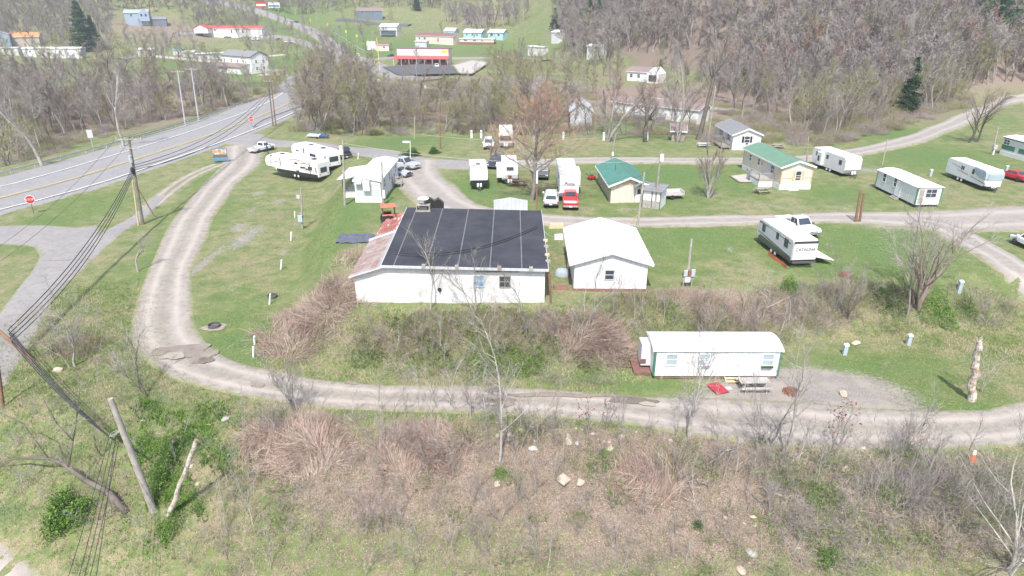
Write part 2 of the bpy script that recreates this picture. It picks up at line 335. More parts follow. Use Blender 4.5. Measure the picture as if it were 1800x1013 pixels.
# ------------------------------------------------------------------ ground sheet
def ell(ch,px,py,wx,wy,s=1.0):
    c=P(px,py); a=P(px+wx,py); b=P(px,py-wy) if py-wy>2 else c+Vector((0,20,0)); e=P(px,min(py+wy,1010))
    return (ch,c.x,(b.y+e.y)/2 if abs(b.y-e.y)<80 else c.y,max(abs(a.x-c.x),.4),max(abs(b.y-e.y)/2,.4),s)
COVER=[ # channel 0 lush 1 litter/brush 2 bare gravel : pixel centre, half sizes, strength
 (0,1180,310,130,25,1),(0,1150,350,90,20,.8),(0,1240,420,130,28,.8),(0,1560,440,150,50,.9),(0,1480,470,110,25,.7),(0,1480,345,80,18,.8),(0,1650,280,120,25,.9),(0,1560,235,120,14,.8),
 (0,640,345,60,50,.95),(0,600,400,40,60,.8),(0,560,425,40,40,.5),(0,430,600,80,26,1),(0,400,560,60,30,.55),(0,460,625,50,22,.9),(0,400,530,50,30,.35),(0,700,255,90,14,.8),(0,840,330,45,25,1),(0,900,355,120,14,.5),(0,700,320,30,30,.7),
 (0,350,370,60,22,.7),(0,290,440,40,50,.6),(0,420,285,50,14,.6),(0,380,310,50,22,.6),(0,270,590,30,50,.5),(0,270,560,22,40,.6),(0,1050,660,60,16,1),(0,1130,680,70,9,.8),(0,1600,720,90,30,.9),(0,1560,650,140,30,.75),(0,700,725,130,12,.8),(0,1000,735,120,9,.7),(0,1600,690,40,25,.6),(0,1720,720,60,18,.9),
 (0,60,430,80,22,.4),(0,150,360,70,25,.5),(0,90,388,55,10,.8),(0,1090,420,40,60,.7),(0,1160,430,50,40,.7),(0,950,410,30,18,.8),(0,1430,430,60,30,.7),(0,1700,520,60,50,.4),(0,1760,420,60,30,.35),(0,330,735,60,18,.5),(0,1300,330,70,20,.6),
 (0,500,35,90,30,.7),(0,480,115,60,25,.9),(0,600,65,90,25,.9),(0,700,85,120,16,.9),(0,850,85,90,15,.7),(0,900,95,120,8,.7),(0,460,150,60,9,.8),(0,300,115,60,12,.6),(0,700,170,90,14,.5),(0,1080,215,50,25,.9),(0,1150,215,40,15,1),(0,1330,212,60,10,.9),(0,1200,60,0.1,0.1,0),(0,930,50,60,35,.15),(0,1560,200,120,12,.4),(0,1750,215,60,20,.3),(0,190,105,40,10,.7),
 (1,900,600,330,60,.55),(1,700,600,110,50,.5),(1,1050,590,110,55,.7),(1,1250,540,160,45,.75),(1,1400,545,130,40,.7),(1,1500,560,90,30,.3),(1,560,560,90,70,.8),(1,1720,540,90,45,.35),
 (1,900,880,330,110,.72),(1,1200,880,260,130,.85),(1,1400,870,220,120,.55),(0,850,960,200,40,.5),(0,1350,900,120,70,.5),(0,430,960,100,40,.5),(0,260,820,60,70,.6),(0,1560,860,60,50,.5),(1,1650,880,200,110,.75),(1,650,860,160,90,.7),(1,1000,800,260,40,.7),(1,530,800,120,70,.8),(1,900,985,900,30,.35),(1,250,850,90,90,.4),(1,200,700,90,60,.3),(1,300,760,80,50,.4),(1,130,820,140,60,.25),(1,130,580,70,60,.35),(1,250,430,50,40,.4),
 (1,250,215,260,60,.45),(0,250,215,300,50,.25),(1,100,200,160,70,.5),(1,300,180,150,40,.4),(1,420,185,90,18,.6),(1,800,205,280,30,.75),(1,650,190,150,25,.6),(1,1050,160,150,40,.5),(1,1500,200,220,30,.9),(1,1400,150,300,60,1),(1,1500,80,420,80,1.2),(1,1200,40,260,60,1.1),(1,1000,30,120,50,.8),(1,1200,175,60,22,.45),(1,850,140,90,10,.7),(1,200,40,220,50,.5),(1,850,30,80,22,.9),(1,330,60,160,34,.6),(1,470,100,120,10,.4),(1,560,20,60,14,.5),(1,260,115,60,10,.5),(1,120,400,25,7,.6),
 (2,430,420,24,30,.8),(2,420,400,26,14,.7),(2,455,340,20,8,.7),(2,500,445,12,8,.6),(1,500,380,26,20,.45),(1,380,540,22,10,.5),(1,1200,360,60,10,.5),(1,1480,350,60,12,.5),(1,1170,460,60,26,.4),(1,1480,430,70,22,.35),(2,1560,640,30,10,.5),(1,1600,660,70,24,.45),(2,700,392,30,8,.5),(2,350,470,14,60,.75),(1,440,390,60,40,.3),(1,395,480,40,40,.25),(2,480,300,60,12,.4),(2,440,370,30,14,.5),(2,400,545,20,8,.5),(2,405,510,16,9,.55),(2,378,578,26,10,.45),(2,490,355,25,8,.6),(2,520,395,14,10,.5),(2,420,350,30,14,.45),(2,700,360,25,14,.5),(2,1230,385,260,5,.7),(2,1620,395,140,14,.95),(2,1700,385,120,16,.9),(2,1640,335,100,14,.5),(2,1530,300,90,9,.6),(2,1600,320,60,9,.45),(2,1430,700,150,46,2.6),(2,1300,712,150,18,2),(2,1530,738,130,26,2.4),(2,1560,690,80,30,.6),(2,1085,352,26,10,.8),(2,1120,368,60,4,.6),(2,1440,375,90,5,.6),
 (2,1310,455,14,26,.5),(2,1285,440,12,10,.6),(2,1320,312,26,7,.8),(2,1250,342,30,9,.6),(2,940,370,90,9,.35),(2,900,320,80,25,.3),(2,1060,250,60,6,.35),(2,1000,290,20,18,.5),(2,1350,362,90,8,.45),(2,620,395,20,12,.3),(2,1490,365,60,10,.5),(2,1530,340,14,6,.4),(2,760,118,60,10,.6),(2,830,110,40,8,.8),(2,270,660,40,10,.3),(2,860,260,40,6,.5),(2,640,820,25,12,.25),(2,290,810,30,25,.3),(2,210,815,16,14,.4),(2,960,740,60,6,.3),(2,820,258,30,6,.2)]
def make_terrain():
    def axis(lo,hi,step0,g,c):
        out=[c]; s=step0; p=c
        while p<hi: p+=s; out.append(p); s=step0+g*max(0,abs(p-c)-45)
        neg=[]; p=c
        while p>lo: p-=step0+g*max(0,abs(p-c)-45); neg.append(p)
        return np.array(neg[::-1]+out)
    xs=axis(-760,760,.55,.022,0); ys=[12.0]; s=.45
    while ys[-1]<1250: ys.append(ys[-1]+.45+.011*max(0,ys[-1]-55)+.00003*max(0,ys[-1]-300)**2)
    ys=np.array(ys); X,Y=np.meshgrid(xs,ys); Z=H(X.ravel(),Y.ravel())
    V=np.stack([X.ravel(),Y.ravel(),Z],1); nx,ny=len(xs),len(ys)
    idx=np.arange(nx*ny).reshape(ny,nx)
    Fc=np.stack([idx[:-1,:-1],idx[:-1,1:],idx[1:,1:],idx[1:,:-1]],-1).reshape(-1,4)
    o=npmesh('ground',V,Fc,M['ground'],smooth=True); tag(o,kind='structure')
    C=np.zeros((len(V),4),np.float32); C[:,3]=1
    x,y=V[:,0],V[:,1]
    for e in COVER:
        ch,cx,cy,rx,ry,st=ell(*e)
        q=((x-cx)/rx)**2+((y-cy)/ry)**2
        w=np.exp(-q*1.1)*st
        C[:,ch]=np.maximum(C[:,ch],w) if ch!=1 else np.minimum(C[:,1]+w*.75,1.2)
    ye=np.interp(x,[-70,-45,-34,-28,-20,0,20,36,60],[47,45.5,43,41.5,40.6,38.4,35.2,33.4,32])
    C[:,0]*=np.where(y<ye-1.5,.35,1)
    hill=np.where((x>40)&(V[:,2]>5.5),1,0); C[:,1]=np.maximum(C[:,1],hill)
    C[:,0]*=1-.0*C[:,1]; C=np.clip(C,0,1)
    ca=o.data.color_attributes.new('cover','FLOAT_COLOR','POINT'); ca.data.foreach_set('color',C.ravel())
    return o
GR=make_terrain()
# ------------------------------------------------------------------ roads
def catmull(pts,step):
    pts=[Vector(p) for p in pts]; out=[]
    P0=[pts[0]*2-pts[1]]+pts+[pts[-1]*2-pts[-2]]
    for i in range(1,len(P0)-2):
        a,b,c,d=P0[i-1:i+3]; n=max(1,int((c-b).length/step))
        for k in range(n):
            t=k/n; out.append(.5*((2*b)+(c-a)*t+(2*a-5*b+4*c-d)*t*t+(3*b-a-3*c+d)*t*t*t))
    out.append(pts[-1]); return out
def strip(name,centre,left,right,m,lift=.05,step=1.0,cols=8,zf=None,kind='structure',parent=None,dash=None,wob=0):
    """road ribbon draped on the ground; left/right are offsets in metres (numbers or per-point lists)"""
    n=len(centre)
    L=left if isinstance(left,(list,tuple)) else [left]*n
    Rr=right if isinstance(right,(list,tuple)) else [right]*n
    c5=[Vector((*p[:2],a)) for p,a in zip(centre,L)]; d5=[Vector((*p[:2],a)) for p,a in zip(centre,Rr)]
    A=catmull(c5,step); B=catmull(d5,step); V=[];U=[];s=0; m_=len(A)
    for i in range(m_):
        p=A[i]; a=A[max(i-1,0)]; b=A[min(i+1,m_-1)]; t=Vector((b.x-a.x,b.y-a.y)).normalized(); nrm=Vector((-t.y,t.x))
        if i: s+=(Vector(A[i][:2])-Vector(A[i-1][:2])).length
        l=A[i].z; r=B[i].z
        if wob: l+=wob*math.sin(s*.31+1); r+=wob*math.sin(s*.23+4)
        for j in range(cols+1):
            f=j/cols; o=l*(1-f)+r*f; q=Vector(p[:2])+nrm*o; V.append((q.x,q.y)); U.append((f*2-1,s))
    V=np.array(V); D=np.hypot(V[:,0],V[:,1]); z=H(V[:,0],V[:,1])+lift+np.maximum(0,D-90)*.0012
    if cols>2: z.reshape(m_,cols+1)[:,[0,-1]]-=lift+.06+np.maximum(0,D.reshape(m_,cols+1)[:,[0,-1]]-90)*.0012
    Vz=np.column_stack([V,z]); k=cols+1
    idx=np.arange(m_*k).reshape(m_,k)
    Fc=np.stack([idx[:-1,:-1],idx[1:,:-1],idx[1:,1:],idx[:-1,1:]],-1).reshape(-1,4)
    o=npmesh(name,Vz,Fc[:,::-1],M[m],smooth=True)
    uv=o.data.uv_layers.new(name='UVMap'); Ua=np.array(U,np.float32)
    li=np.empty(len(o.data.loops),np.int32); o.data.loops.foreach_get('vertex_index',li)
    uv.data.foreach_set('uv',Ua[li].ravel())
    tag(o,kind=kind); return o
def G(*pts): return [tuple(P(*p)[:2]) for p in pts]
HW=[(-160,-30),(-121,22),(-100,57),(-78.6,97.5),(-71.8,125.5),(-67.5,160),(-66.5,200),(-72,245),(-78,290),(-80,335)]
strip('highway',HW,14.5,[-9.5,-9.5,-9.5,-9.5,-9,-9,-9,-9,-9,-9],'asphalt_highway',.10,2)
for nm,a,b,m in (('road_edge_line',6.95,6.65,'line_white'),('road_edge_line',-6.6,-6.95,'line_white'),('road_centre_line',.36,.10,'line_yellow'),('road_centre_line',-.10,-.36,'line_yellow')):
    strip(nm,HW,a,b,m,.18,2,1)
UP=G((620,112),(600,95),(578,76),(555,60),(520,45),(480,30),(440,18),(400,8),(350,3))
strip('hill_road',[(-80,335)]+UP[1:],5.5,-5.5,'old_asphalt',.35,4)
strip('hill_road_side_lane',G((598,98),(560,86),(525,74),(490,66),(440,62)),4.5,-4.5,'old_asphalt',.4,4)
strip('junction_road',G((590,108),(640,110),(700,135),(760,142)),7,-7,'old_asphalt',.3,3)
strip('store_street',G((610,100),(650,106),(700,103),(800,104),(900,103),(960,108)),4,-4,'old_asphalt',.45,3)
strip('house_lane',G((210,105),(260,100),(330,106),(385,110),(440,103),(500,98)),2.2,-2.2,'concrete_path',.35,3)
strip('red_roof_lane',G((310,60),(380,62),(440,66),(490,70)),3,-3,'old_asphalt',.35,3)
strip('blue_house_lane',G((590,37),(650,42),(720,46)),3,-3,'dark_asphalt',.45,3)
strip('footpath',G((650,140),(690,146),(740,153),(800,163),(870,172),(950,178),(1010,176)),1.7,-1.7,'concrete_path',.2,2)
strip('creek_lane',G((900,184),(925,170),(945,148),(958,136)),3.2,-3.2,'old_asphalt',.25,2)
strip('hillside_lane',G((1130,172),(1180,180),(1240,190),(1310,196),(1380,206)),2.2,-2.2,'concrete_path',.25,2)
strip('park_entry_road',G((425,240),(447,248),(500,253),(560,257),(620,266),(700,278),(760,286),(860,291)),[5,4,3.4,3.4,3.4,3.4,3.4,3.2],[-6,-6,-4.0,-3.6,-3.4,-3.4,-4.5,-3.2],'old_asphalt',.06,1.2,wob=.15)
strip('park_back_road',G((850,291),(1000,284),(1150,283),(1300,284),(1400,281),(1460,276),(1540,262),(1600,247),(1650,229),(1720,197),(1760,183),(1830,168)),[2.7]*9+[3,3,3],[-2.7]*9+[-3.2,-3,-3],'gravel_road',.14,1.5,wob=.2)
strip('park_main_road',G((738,283),(735,305),(745,330),(770,352),(815,369),(880,382),(950,388),(1050,391),(1200,390),(1350,387),(1480,384),(1600,386),(1700,388),(1850,385),(2050,382)),[3.4,4,5,4.5,3.5,3,2.8,2.5,2.3,2.3,2.5,3.5,5,6,4],[-4.5,-4.5,-4,-3.5,-3,-2.6,-2.4,-2.3,-2.2,-2.2,-2.6,-4,-5,-5,-4],'gravel_road',.10,1,wob=.2)
strip('park_exit_road',G((1600,388),(1660,402),(1705,425),(1750,450),(1800,482),(1860,530),(1935,590),(1960,650),(1930,710)),2.4,-2.4,'gravel_road',.16,1,wob=.15)
strip('loop_road',G((436,256),(425,285),(405,310),(375,338),(345,380),(322,425),(298,480),(287,540),(290,585),(325,634),(380,658),(450,675),(560,690),(700,698),(900,706),(1100,720),(1300,743),(1500,757),(1700,756),(1800,745),(1900,715)),
  [4,4,3.2,3,3,2.8,2.7,2.7,2.9,2.8,2.3,2.1,2.0,2,2,2.3,3.2,3.4,2.6,2.2,2.2],[-5,-4,-3.4,-3,-3,-2.8,-2.7,-2.7,-2.9,-2.6,-2.3,-2.1,-2.0,-2,-2.1,-2.1,-2.6,-2.8,-2.5,-2.2,-2.2],'gravel_loop',.07,.8,12,wob=.18)
strip('side_road',G((-50,690),(8,602),(45,548),(80,502),(115,462),(135,432),(120,405)),[2.5,2.5,2.5,2.6,3.4,4.5,5],[-2.4,-2.4,-2.4,-2.5,-2.8,-3,-4],'old_asphalt',.08,1,wob=.15)
strip('side_road_apron',G((-60,418),(0,415),(60,416),(125,424)),4.8,-3.6,'old_asphalt',.065,1)
strip('dirt_spur',G((120,458),(165,430),(205,405),(240,385),(262,365),(285,345)),[3,2.2,1.4,1.2,1.1,1.0],[-3,-2.2,-1.4,-1.2,-1.1,-1.0],'old_asphalt',.11,1)
strip('dirt_ruts',G((262,365),(300,335),(330,315),(365,298),(385,290)),1.9,-1.9,'dirt_track',.09,1)
strip('gravel_track',G((-60,985),(0,1040),(55,1090),(120,1150)),1.9,-3,'gravel_road',.10,1,wob=.3)
def patch(name,pts,m,lift=.1,edge=.25,px=True):
    w=[P(*p) for p in pts] if px else [Vector((*p,0)) for p in pts]
    c=sum(w,Vector())/len(w); n=48; ring=catmull(w+[w[0]],.5) if len(w)>4 else None
    V=[(c.x,c.y)];U=[(0,0)]; K=6
    def at(i):
        f=i/n*len(w); k=int(f)%len(w); t=f-int(f); return w[k].lerp(w[(k+1)%len(w)],t)
    for r in range(1,K+1):
        for i in range(n):
            q=c.lerp(at(i),r/K); V.append((q.x,q.y)); U.append((r/K,i*.2))
    V=np.array(V); D=np.hypot(V[:,0],V[:,1]); z=H(V[:,0],V[:,1])+lift+np.maximum(0,D-90)*.0012
    mb=[]; 
    for i in range(n): mb.append((0,1+i,1+(i+1)%n,1+(i+1)%n))
    f3=[(0,1+i,1+(i+1)%n) for i in range(n)]; f4=[(1+(r-1)*n+i,1+r*n+i,1+r*n+(i+1)%n,1+(r-1)*n+(i+1)%n) for r in range(1,K) for i in range(n)]
    me=bpy.data.meshes.new(name); me.from_pydata([tuple(v) for v in np.column_stack([V,z])],[],f3+f4); me.materials.append(M[m])
    uv=me.uv_layers.new(name='UVMap')
    for l in me.loops: uv.data[l.index].uv=U[l.vertex_index]
    if me.polygons[0].normal.z<0: me.flip_normals()
    o=bpy.data.objects.new(name,me); COL.objects.link(o); tag(o,kind='structure'); return o
mat('ring_soil',(.32,.27,.22),.95,.3,3); mat('mud',(.24,.205,.17),.8,.25,1.2,bmp=.3); mat('dark_mud',(.165,.14,.115),.7,.25,1.2); 
m_,nt_,b_=nmat('puddle'); b_.inputs['Base Color'].default_value=(.36,.32,.25,1); b_.inputs['Roughness'].default_value=.25; M['puddle']=m_
def blob(name,px,py,rx,ry,m,lift,seed=1,kind='structure'):
    r=random.Random(seed); c=P(px,py); a=P(px+rx,py); b=P(px,py+ry); RX=abs(a.x-c.x); RY=abs(b.y-c.y); pts=[]
    ph=[r.uniform(0,6.28) for _ in range(4)]
    for i in range(30):
        t=i/30*6.283; k=1+.16*math.sin(2*t+ph[0])+.12*math.sin(3*t+ph[1])+.08*math.sin(5*t+ph[2])+.05*math.sin(9*t+ph[3])
        pts.append((c.x+RX*k*math.cos(t),c.y+RY*k*math.sin(t)))
    return patch(name,pts,m,lift,px=False)
blob('wet_mud',318,620,40,15,'mud',.125,1); blob('wet_mud',358,628,20,12,'mud',.13,2); blob('puddle',306,628,17,8,'puddle',.16,3); blob('wet_mud',362,636,12,6,'dark_mud',.15,4)
blob('wet_mud',870,690,18,6,'dark_mud',.12,5); blob('wet_mud',880,710,32,7,'mud',.12,6); blob('puddle',874,695,7,3,'puddle',.15,7); blob('puddle',862,713,10,3,'puddle',.15,8)
blob('wet_mud',980,696,90,4,'mud',.13,9); blob('wet_mud',1110,706,44,6,'dark_mud',.12,10); blob('puddle',1138,713,14,4,'puddle',.15,11); blob('wet_mud',618,675,12,3,'mud',.12,12); blob('wet_mud',455,680,10,4,'mud',.12,13)
patch('car_park',[(672,121),(700,136),(805,133),(795,119),(740,116)],'dark_asphalt',.6)
patch('concrete_pad',[(795,118),(806,133),(830,134),(862,112),(830,108)],'concrete_path',.55)
patch('concrete_pad',[(1282,310),(1322,306),(1338,314),(1330,322),(1300,322)],'concrete_path',.1)
# ------------------------------------------------------------------ buildings, trailers
def S(mb,side,L,Wd,u0,u1,z0,z1,t0,t1,mi=0,y0=0):
    if side=='front': mb.box(u0,u1,y0-t1,y0-t0,z0,z1,mi)
    elif side=='back': mb.box(u0,u1,y0+Wd+t0,y0+Wd+t1,z0,z1,mi)
    elif side=='left': mb.box(-t1,-t0,y0+u0,y0+u1,z0,z1,mi)
    else: mb.box(L+t0,L+t1,y0+u0,y0+u1,z0,z1,mi)
    return mb
class Bld:
    def __init__(s,name,label,cat,A,B,Wd,h,group=None,L=None,z=None):
        a=P(*A) if len(A)==2 else Vector(A); b=P(*B) if len(B)==2 else Vector(B)
        d=Vector((b.x-a.x,b.y-a.y)); s.L=L or d.length; s.W=Wd; s.h=h; rz=math.atan2(d.y,d.x); dn=d.normalized(); nn=Vector((-dn.y,dn.x))
        zs=[h1(*(Vector(a[:2])+dn*u+nn*w)) for u in (0,s.L) for w in (0,Wd)]
        zz=z if z is not None else max(zs); s.drop=zz-min(zs)+.3
        s.root=root(name,(a.x,a.y,zz),rz,label,cat,group)
    def part(s,name,mb,m,parent=None,**k):
        ms=[M[q] for q in m] if isinstance(m,(list,tuple)) else M[m]
        return mb.build(name,ms,parent or s.root,**k)
    def walls(s,m,rise=0,axis='x',z0=0,name='wall'):
        L,Wd,h=s.L,s.W,s.h; mb=MB()
        if rise<=0 and axis!='shed': mb.box(0,L,0,Wd,-s.drop if z0==0 else z0,h)
        elif axis=='x': mb.prism_x([(0,-s.drop if z0==0 else z0),(Wd,-s.drop if z0==0 else z0),(Wd,h),(Wd/2,h+rise),(0,h)],0,L)
        elif axis=='y': mb.prism_y([(0,-s.drop if z0==0 else z0),(L,-s.drop if z0==0 else z0),(L,h),(L/2,h+rise),(0,h)],0,Wd)
        elif axis=='shed': mb.prism_x([(0,-s.drop if z0==0 else z0),(Wd,-s.drop if z0==0 else z0),(Wd,h+rise),(0,h)],0,L)
        return s.part(name,mb,m)
    def skirt(s,m,h=.6,t=.05,name='skirting'):
        return s.part(name,MB().box(-t,s.L+t,-t,s.W+t,-s.drop,h),m)
    def gable(s,m,rise,axis='x',ov=.35,th=.10,z=None,name='roof',trim=None,ovg=None):
        L,Wd=s.L,s.W; z=s.h if z is None else z; mb=MB(); og=ov if ovg is None else ovg
        if axis=='x':
            k=rise/(Wd/2)
            for sg in (0,1):
                y0,y1=(-ov,Wd/2) if sg==0 else (Wd+ov,Wd/2); z0=z-k*ov+.03; z1=z+rise+.03
                mb.prism_x([(y0,z0),(y1,z1),(y1,z1+th),(y0,z0+th)],-og,L+og)
        else:
            k=rise/(L/2)
            for sg in (0,1):
                x0,x1=(-ov,L/2) if sg==0 else (L+ov,L/2); z0=z-k*ov+.03; z1=z+rise+.03
                mb.prism_y([(x0,z0),(x1,z1),(x1,z1+th),(x0,z0+th)],-og,Wd+og)
        r=s.part(name,mb,m)
        if trim:
            t=MB()
            if axis=='x':
                for x0,x1 in ((-og-.03,-og-.001),(L+og+.001,L+og+.03)):
                    t.prism_x([(-ov,z-k*ov-.12),(Wd/2,z+rise-.12),(Wd/2,z+rise+th+.04),(-ov,z-k*ov+th+.04)],x0,x1); t.prism_x([(Wd+ov,z-k*ov-.12),(Wd/2+.001,z+rise-.12),(Wd/2+.001,z+rise+th+.04),(Wd+ov,z-k*ov+th+.04)],x0,x1)
                t.box(-og,L+og,-ov-.06,-ov-.002,z-k*ov-.08,z-k*ov+.1)
            else:
                for y0,y1 in ((-og-.03,-og-.001),(Wd+og+.001,Wd+og+.03)):
                    t.prism_y([(-ov,z-k*ov-.12),(L/2,z+rise-.12),(L/2,z+rise+th+.04),(-ov,z-k*ov+th+.04)],y0,y1); t.prism_y([(L+ov,z-k*ov-.12),(L/2+.001,z+rise-.12),(L/2+.001,z+rise+th+.04),(L+ov,z-k*ov+th+.04)],y0,y1)
                t.box(-ov-.06,-ov-.002,-og,Wd+og,z-k*ov-.08,z-k*ov+.1); t.box(L+ov+.002,L+ov+.06,-og,Wd+og,z-k*ov-.08,z-k*ov+.1)
            s.part('fascia',t,trim,r)
        return r
    def win(s,side,u,z,w=.9,h=1.1,frame='white_paint',gl='glass',bars=1,shut=None,name='window'):
        f=MB(); a=.07; q=lambda u0,u1,z0,z1,t0,t1,mb: S(mb,side,s.L,s.W,u0,u1,z0,z1,t0,t1)
        u0,u1,z0,z1=u-w/2,u+w/2,z,z+h
        q(u0-a,u1+a,z0-a,z0,-.03,.07,f); q(u0-a,u1+a,z1,z1+a,-.03,.07,f); q(u0-a,u0,z0,z1,-.03,.07,f); q(u1,u1+a,z0,z1,-.03,.07,f)
        if bars>=1: q(u0,u1,(z0+z1)/2-.03,(z0+z1)/2+.03,-.03,.06,f)
        if bars>=2: q((u0+u1)/2-.025,(u0+u1)/2+.025,z0,z1,-.03,.055,f)
        fo=s.part(name,f,frame); p=MB(); q(u0,u1,z0,z1,-.05,.025,p); s.part('pane',p,gl,fo)
        if shut:
            for k in (-1,1):
                c=(u0-a-.2 if k<0 else u1+a+.2); p=MB(); q(c-.18,c+.18,z0,z1,-.02,.05,p); s.part('shutter',p,shut,fo)
        return fo
    def door(s,side,u,w=.95,h=2.05,m='white_paint',z=0.02,gl=None,trim='white_siding'):
        d=MB(); S(d,side,s.L,s.W,u-w/2,u+w/2,z,z+h,-.02,.05); o=s.part('door',d,m)
        t=MB(); S(t,side,s.L,s.W,u-w/2-.08,u-w/2,z,z+h+.08,-.02,.075); S(t,side,s.L,s.W,u+w/2,u+w/2+.08,z,z+h+.08,-.02,.075); S(t,side,s.L,s.W,u-w/2,u+w/2,z+h,z+h+.08,-.02,.075); s.part('door_frame',t,'lap_grey' if trim=='white_siding' else trim,o)
        k=MB(); S(k,side,s.L,s.W,u+w/2-.16,u+w/2-.10,z+.95,z+1.05,.05,.11); s.part('handle',k,'bumper',o)
        if gl: g=MB(); S(g,side,s.L,s.W,u-w/4,u+w/4,z+h*.55,z+h*.9,.05,.06); s.part('pane',g,gl,o)
        return o
    def corners(s,m,w=.12,z1=None,z0=0,sides=('front','left','right','back')):
        t=MB()
        for sd in sides:
            U=s.L if sd in('front','back') else s.W
            S(t,sd,s.L,s.W,-.03,w,z0,z1 or s.h,.001,.03+(.004 if sd in('left','right') else 0)); S(t,sd,s.L,s.W,U-w,U+.03,z0,z1 or s.h,.001,.03+(.004 if sd in('left','right') else 0))
        return s.part('corner_trim',t,m)
    def steps(s,x0,x1,y,z,n=3,m='grey_wood',dir=-1,run=.28,name='steps'):
        t=MB()
        for i in range(n):
            zz=z*(n-i)/(n+1); t.box(x0,x1,y+dir*run*i if dir>0 else y-run*(i+1),y+dir*run*(i+1) if dir>0 else y-run*i,zz-.05,zz)
        t.hexa([(x0-.05,y,0),(x0,y,0),(x0,y+dir*run*n,0),(x0-.05,y+dir*run*n,0)],[(x0-.05,y,z*.95),(x0,y,z*.95),(x0,y+dir*run*n,.12),(x0-.05,y+dir*run*n,.12)])
        t.hexa([(x1,y,0),(x1+.05,y,0),(x1+.05,y+dir*run*n,0),(x1,y+dir*run*n,0)],[(x1,y,z*.95),(x1+.05,y,z*.95),(x1+.05,y+dir*run*n,.12),(x1,y+dir*run*n,.12)])
        return s.part(name,t,m)
    def deck(s,x0,x1,y0,y1,z,m='grey_wood',rail=True,roofm=None,rh=2.2,sides='lrf',name='deck',skm=None):
        t=MB(); nb=max(2,int((x1-x0)/.3))
        for i in range(nb):
            a=x0+(x1-x0)*i/nb; t.box(a,a+(x1-x0)/nb-.03,y0,y1,z-.05,z)
        t.box(x0+.03,x1-.05,y0+.03,y1-.03,z-.22,z-.055)
        for x in (x0+.1,(x0+x1)/2,x1-.1):
            for y in (y0+.1,y1-.1): t.box(x-.05,x+.05,y-.05,y+.05,-s.drop,z-.2)
        d=s.part(name,t,m)
        if skm: s.part('skirting',MB().box(x0+.01,x1-.01,y0+.01,y1-.01,-s.drop,z-.23),skm,d)
        if rail:
            r=MB()
            def seg(ax,ay,bx,by):
                n=max(2,int(math.hypot(bx-ax,by-ay)/.28))
                for i in range(n+1):
                    f=i/n; x=ax+(bx-ax)*f; y=ay+(by-ay)*f; k=.045 if i in(0,n) else .018
                    r.box(x-k,x+k,y-k,y+k,z,z+.95)
                r.box(min(ax,bx)-.04,max(ax,bx)+.04,min(ay,by)-.04,max(ay,by)+.04,z+.95,z+1.0)
            if 'f' in sides: seg(x0,y0,x1,y0)
            if 'l' in sides: seg(x0,y0,x0,y1)
            if 'r' in sides: seg(x1,y0,x1,y1)
            if 'b' in sides: seg(x0,y1,x1,y1)
            s.part('railing',r,m,d)
        if roofm:
            r=MB().hexa([(x0-.2,y0-.2,z+rh),(x1+.2,y0-.2,z+rh),(x1+.2,y1,z+rh+.15),(x0-.2,y1,z+rh+.15)],[(x0-.2,y0-.2,z+rh+.07),(x1+.2,y0-.2,z+rh+.07),(x1+.2,y1,z+rh+.22),(x0-.2,y1,z+rh+.22)])
            rr=s.part('awning',r,roofm)
            p=MB(); [p.box(x-.05,x+.05,y0,y0+.1,z,z+rh) for x in (x0+.05,x1-.05)]; s.part('post',p,m,rr)
        return d
def lettering(parent,text,loc,rot,size,m,ext=.01,sx=1,italic=0):
    c=bpy.data.curves.new('lettering','FONT'); c.body=text; c.size=size; c.extrude=ext; c.align_x='CENTER'; c.align_y='CENTER'; c.shear=italic
    tmp=bpy.data.objects.new('lettering',c); COL.objects.link(tmp); bpy.context.view_layer.update(); me=bpy.data.meshes.new_from_object(tmp.evaluated_get(bpy.context.evaluated_depsgraph_get())); bpy.data.objects.remove(tmp)
    me.materials.clear(); me.materials.append(M[m]); o=bpy.data.objects.new('lettering',me); COL.objects.link(o); o.parent=parent; o.location=loc; o.rotation_euler=rot; o.scale=(sx,1,1); return o
# --- workshop with black flat roof
b=Bld('workshop','long white workshop with a black membrane roof and rusty tin lean-to at its left end','workshop',(627,533),(957,532),14.5,3.5)
L=b.L; x0=2.75
def flat_roof(b,x0,L,Wd,zl,zr,zbl,zbr):
    return
w_=MB().prism_y([(x0,-1.2),(L,-1.2),(L,3.1),(x0,3.45)],0,.25); w_.prism_y([(x0,-1.2),(L,-1.2),(L,3.7),(x0,4.05)],14.25,14.5)
w_.hexa([(x0,.25,-1.2),(x0+.25,.25,-1.2),(x0+.25,14.25,-1.2),(x0,14.25,-1.2)],[(x0,.25,3.45),(x0+.25,.25,3.45),(x0+.25,14.25,4.05),(x0,14.25,4.05)])
w_.hexa([(L-.25,.25,-1.2),(L,.25,-1.2),(L,14.25,-1.2),(L-.25,14.25,-1.2)],[(L-.25,.25,3.1),(L,.25,3.1),(L,14.25,3.7),(L-.25,14.25,3.7)])
w_.prism_y([(0,-1.2),(x0-.002,-1.2),(x0-.002,3.35),(0,2.55)],.05,.25); w_.hexa([(0,.25,-1.2),(.2,.25,-1.2),(.2,13,-1.2),(0,13,-1.2)],[(0,.25,2.55),(.2,.25,2.55),(.2,13,2.75),(0,13,2.75)])
b.part('wall',w_,'block_wall')
zf=lambda x,y:3.47+(-.35)*(x-x0)/(L-x0)+.6*y/14.5
q=MB().hexa([(x0-.25,-.35,zf(x0,0)),(L+.25,-.35,zf(L,0)),(L+.25,14.8,zf(L,14.8)),(x0-.25,14.8,zf(x0,14.8))],[(x0-.25,-.35,zf(x0,0)+.14),(L+.25,-.35,zf(L,0)+.14),(L+.25,14.8,zf(L,14.8)+.14),(x0-.25,14.8,zf(x0,14.8)+.14)])
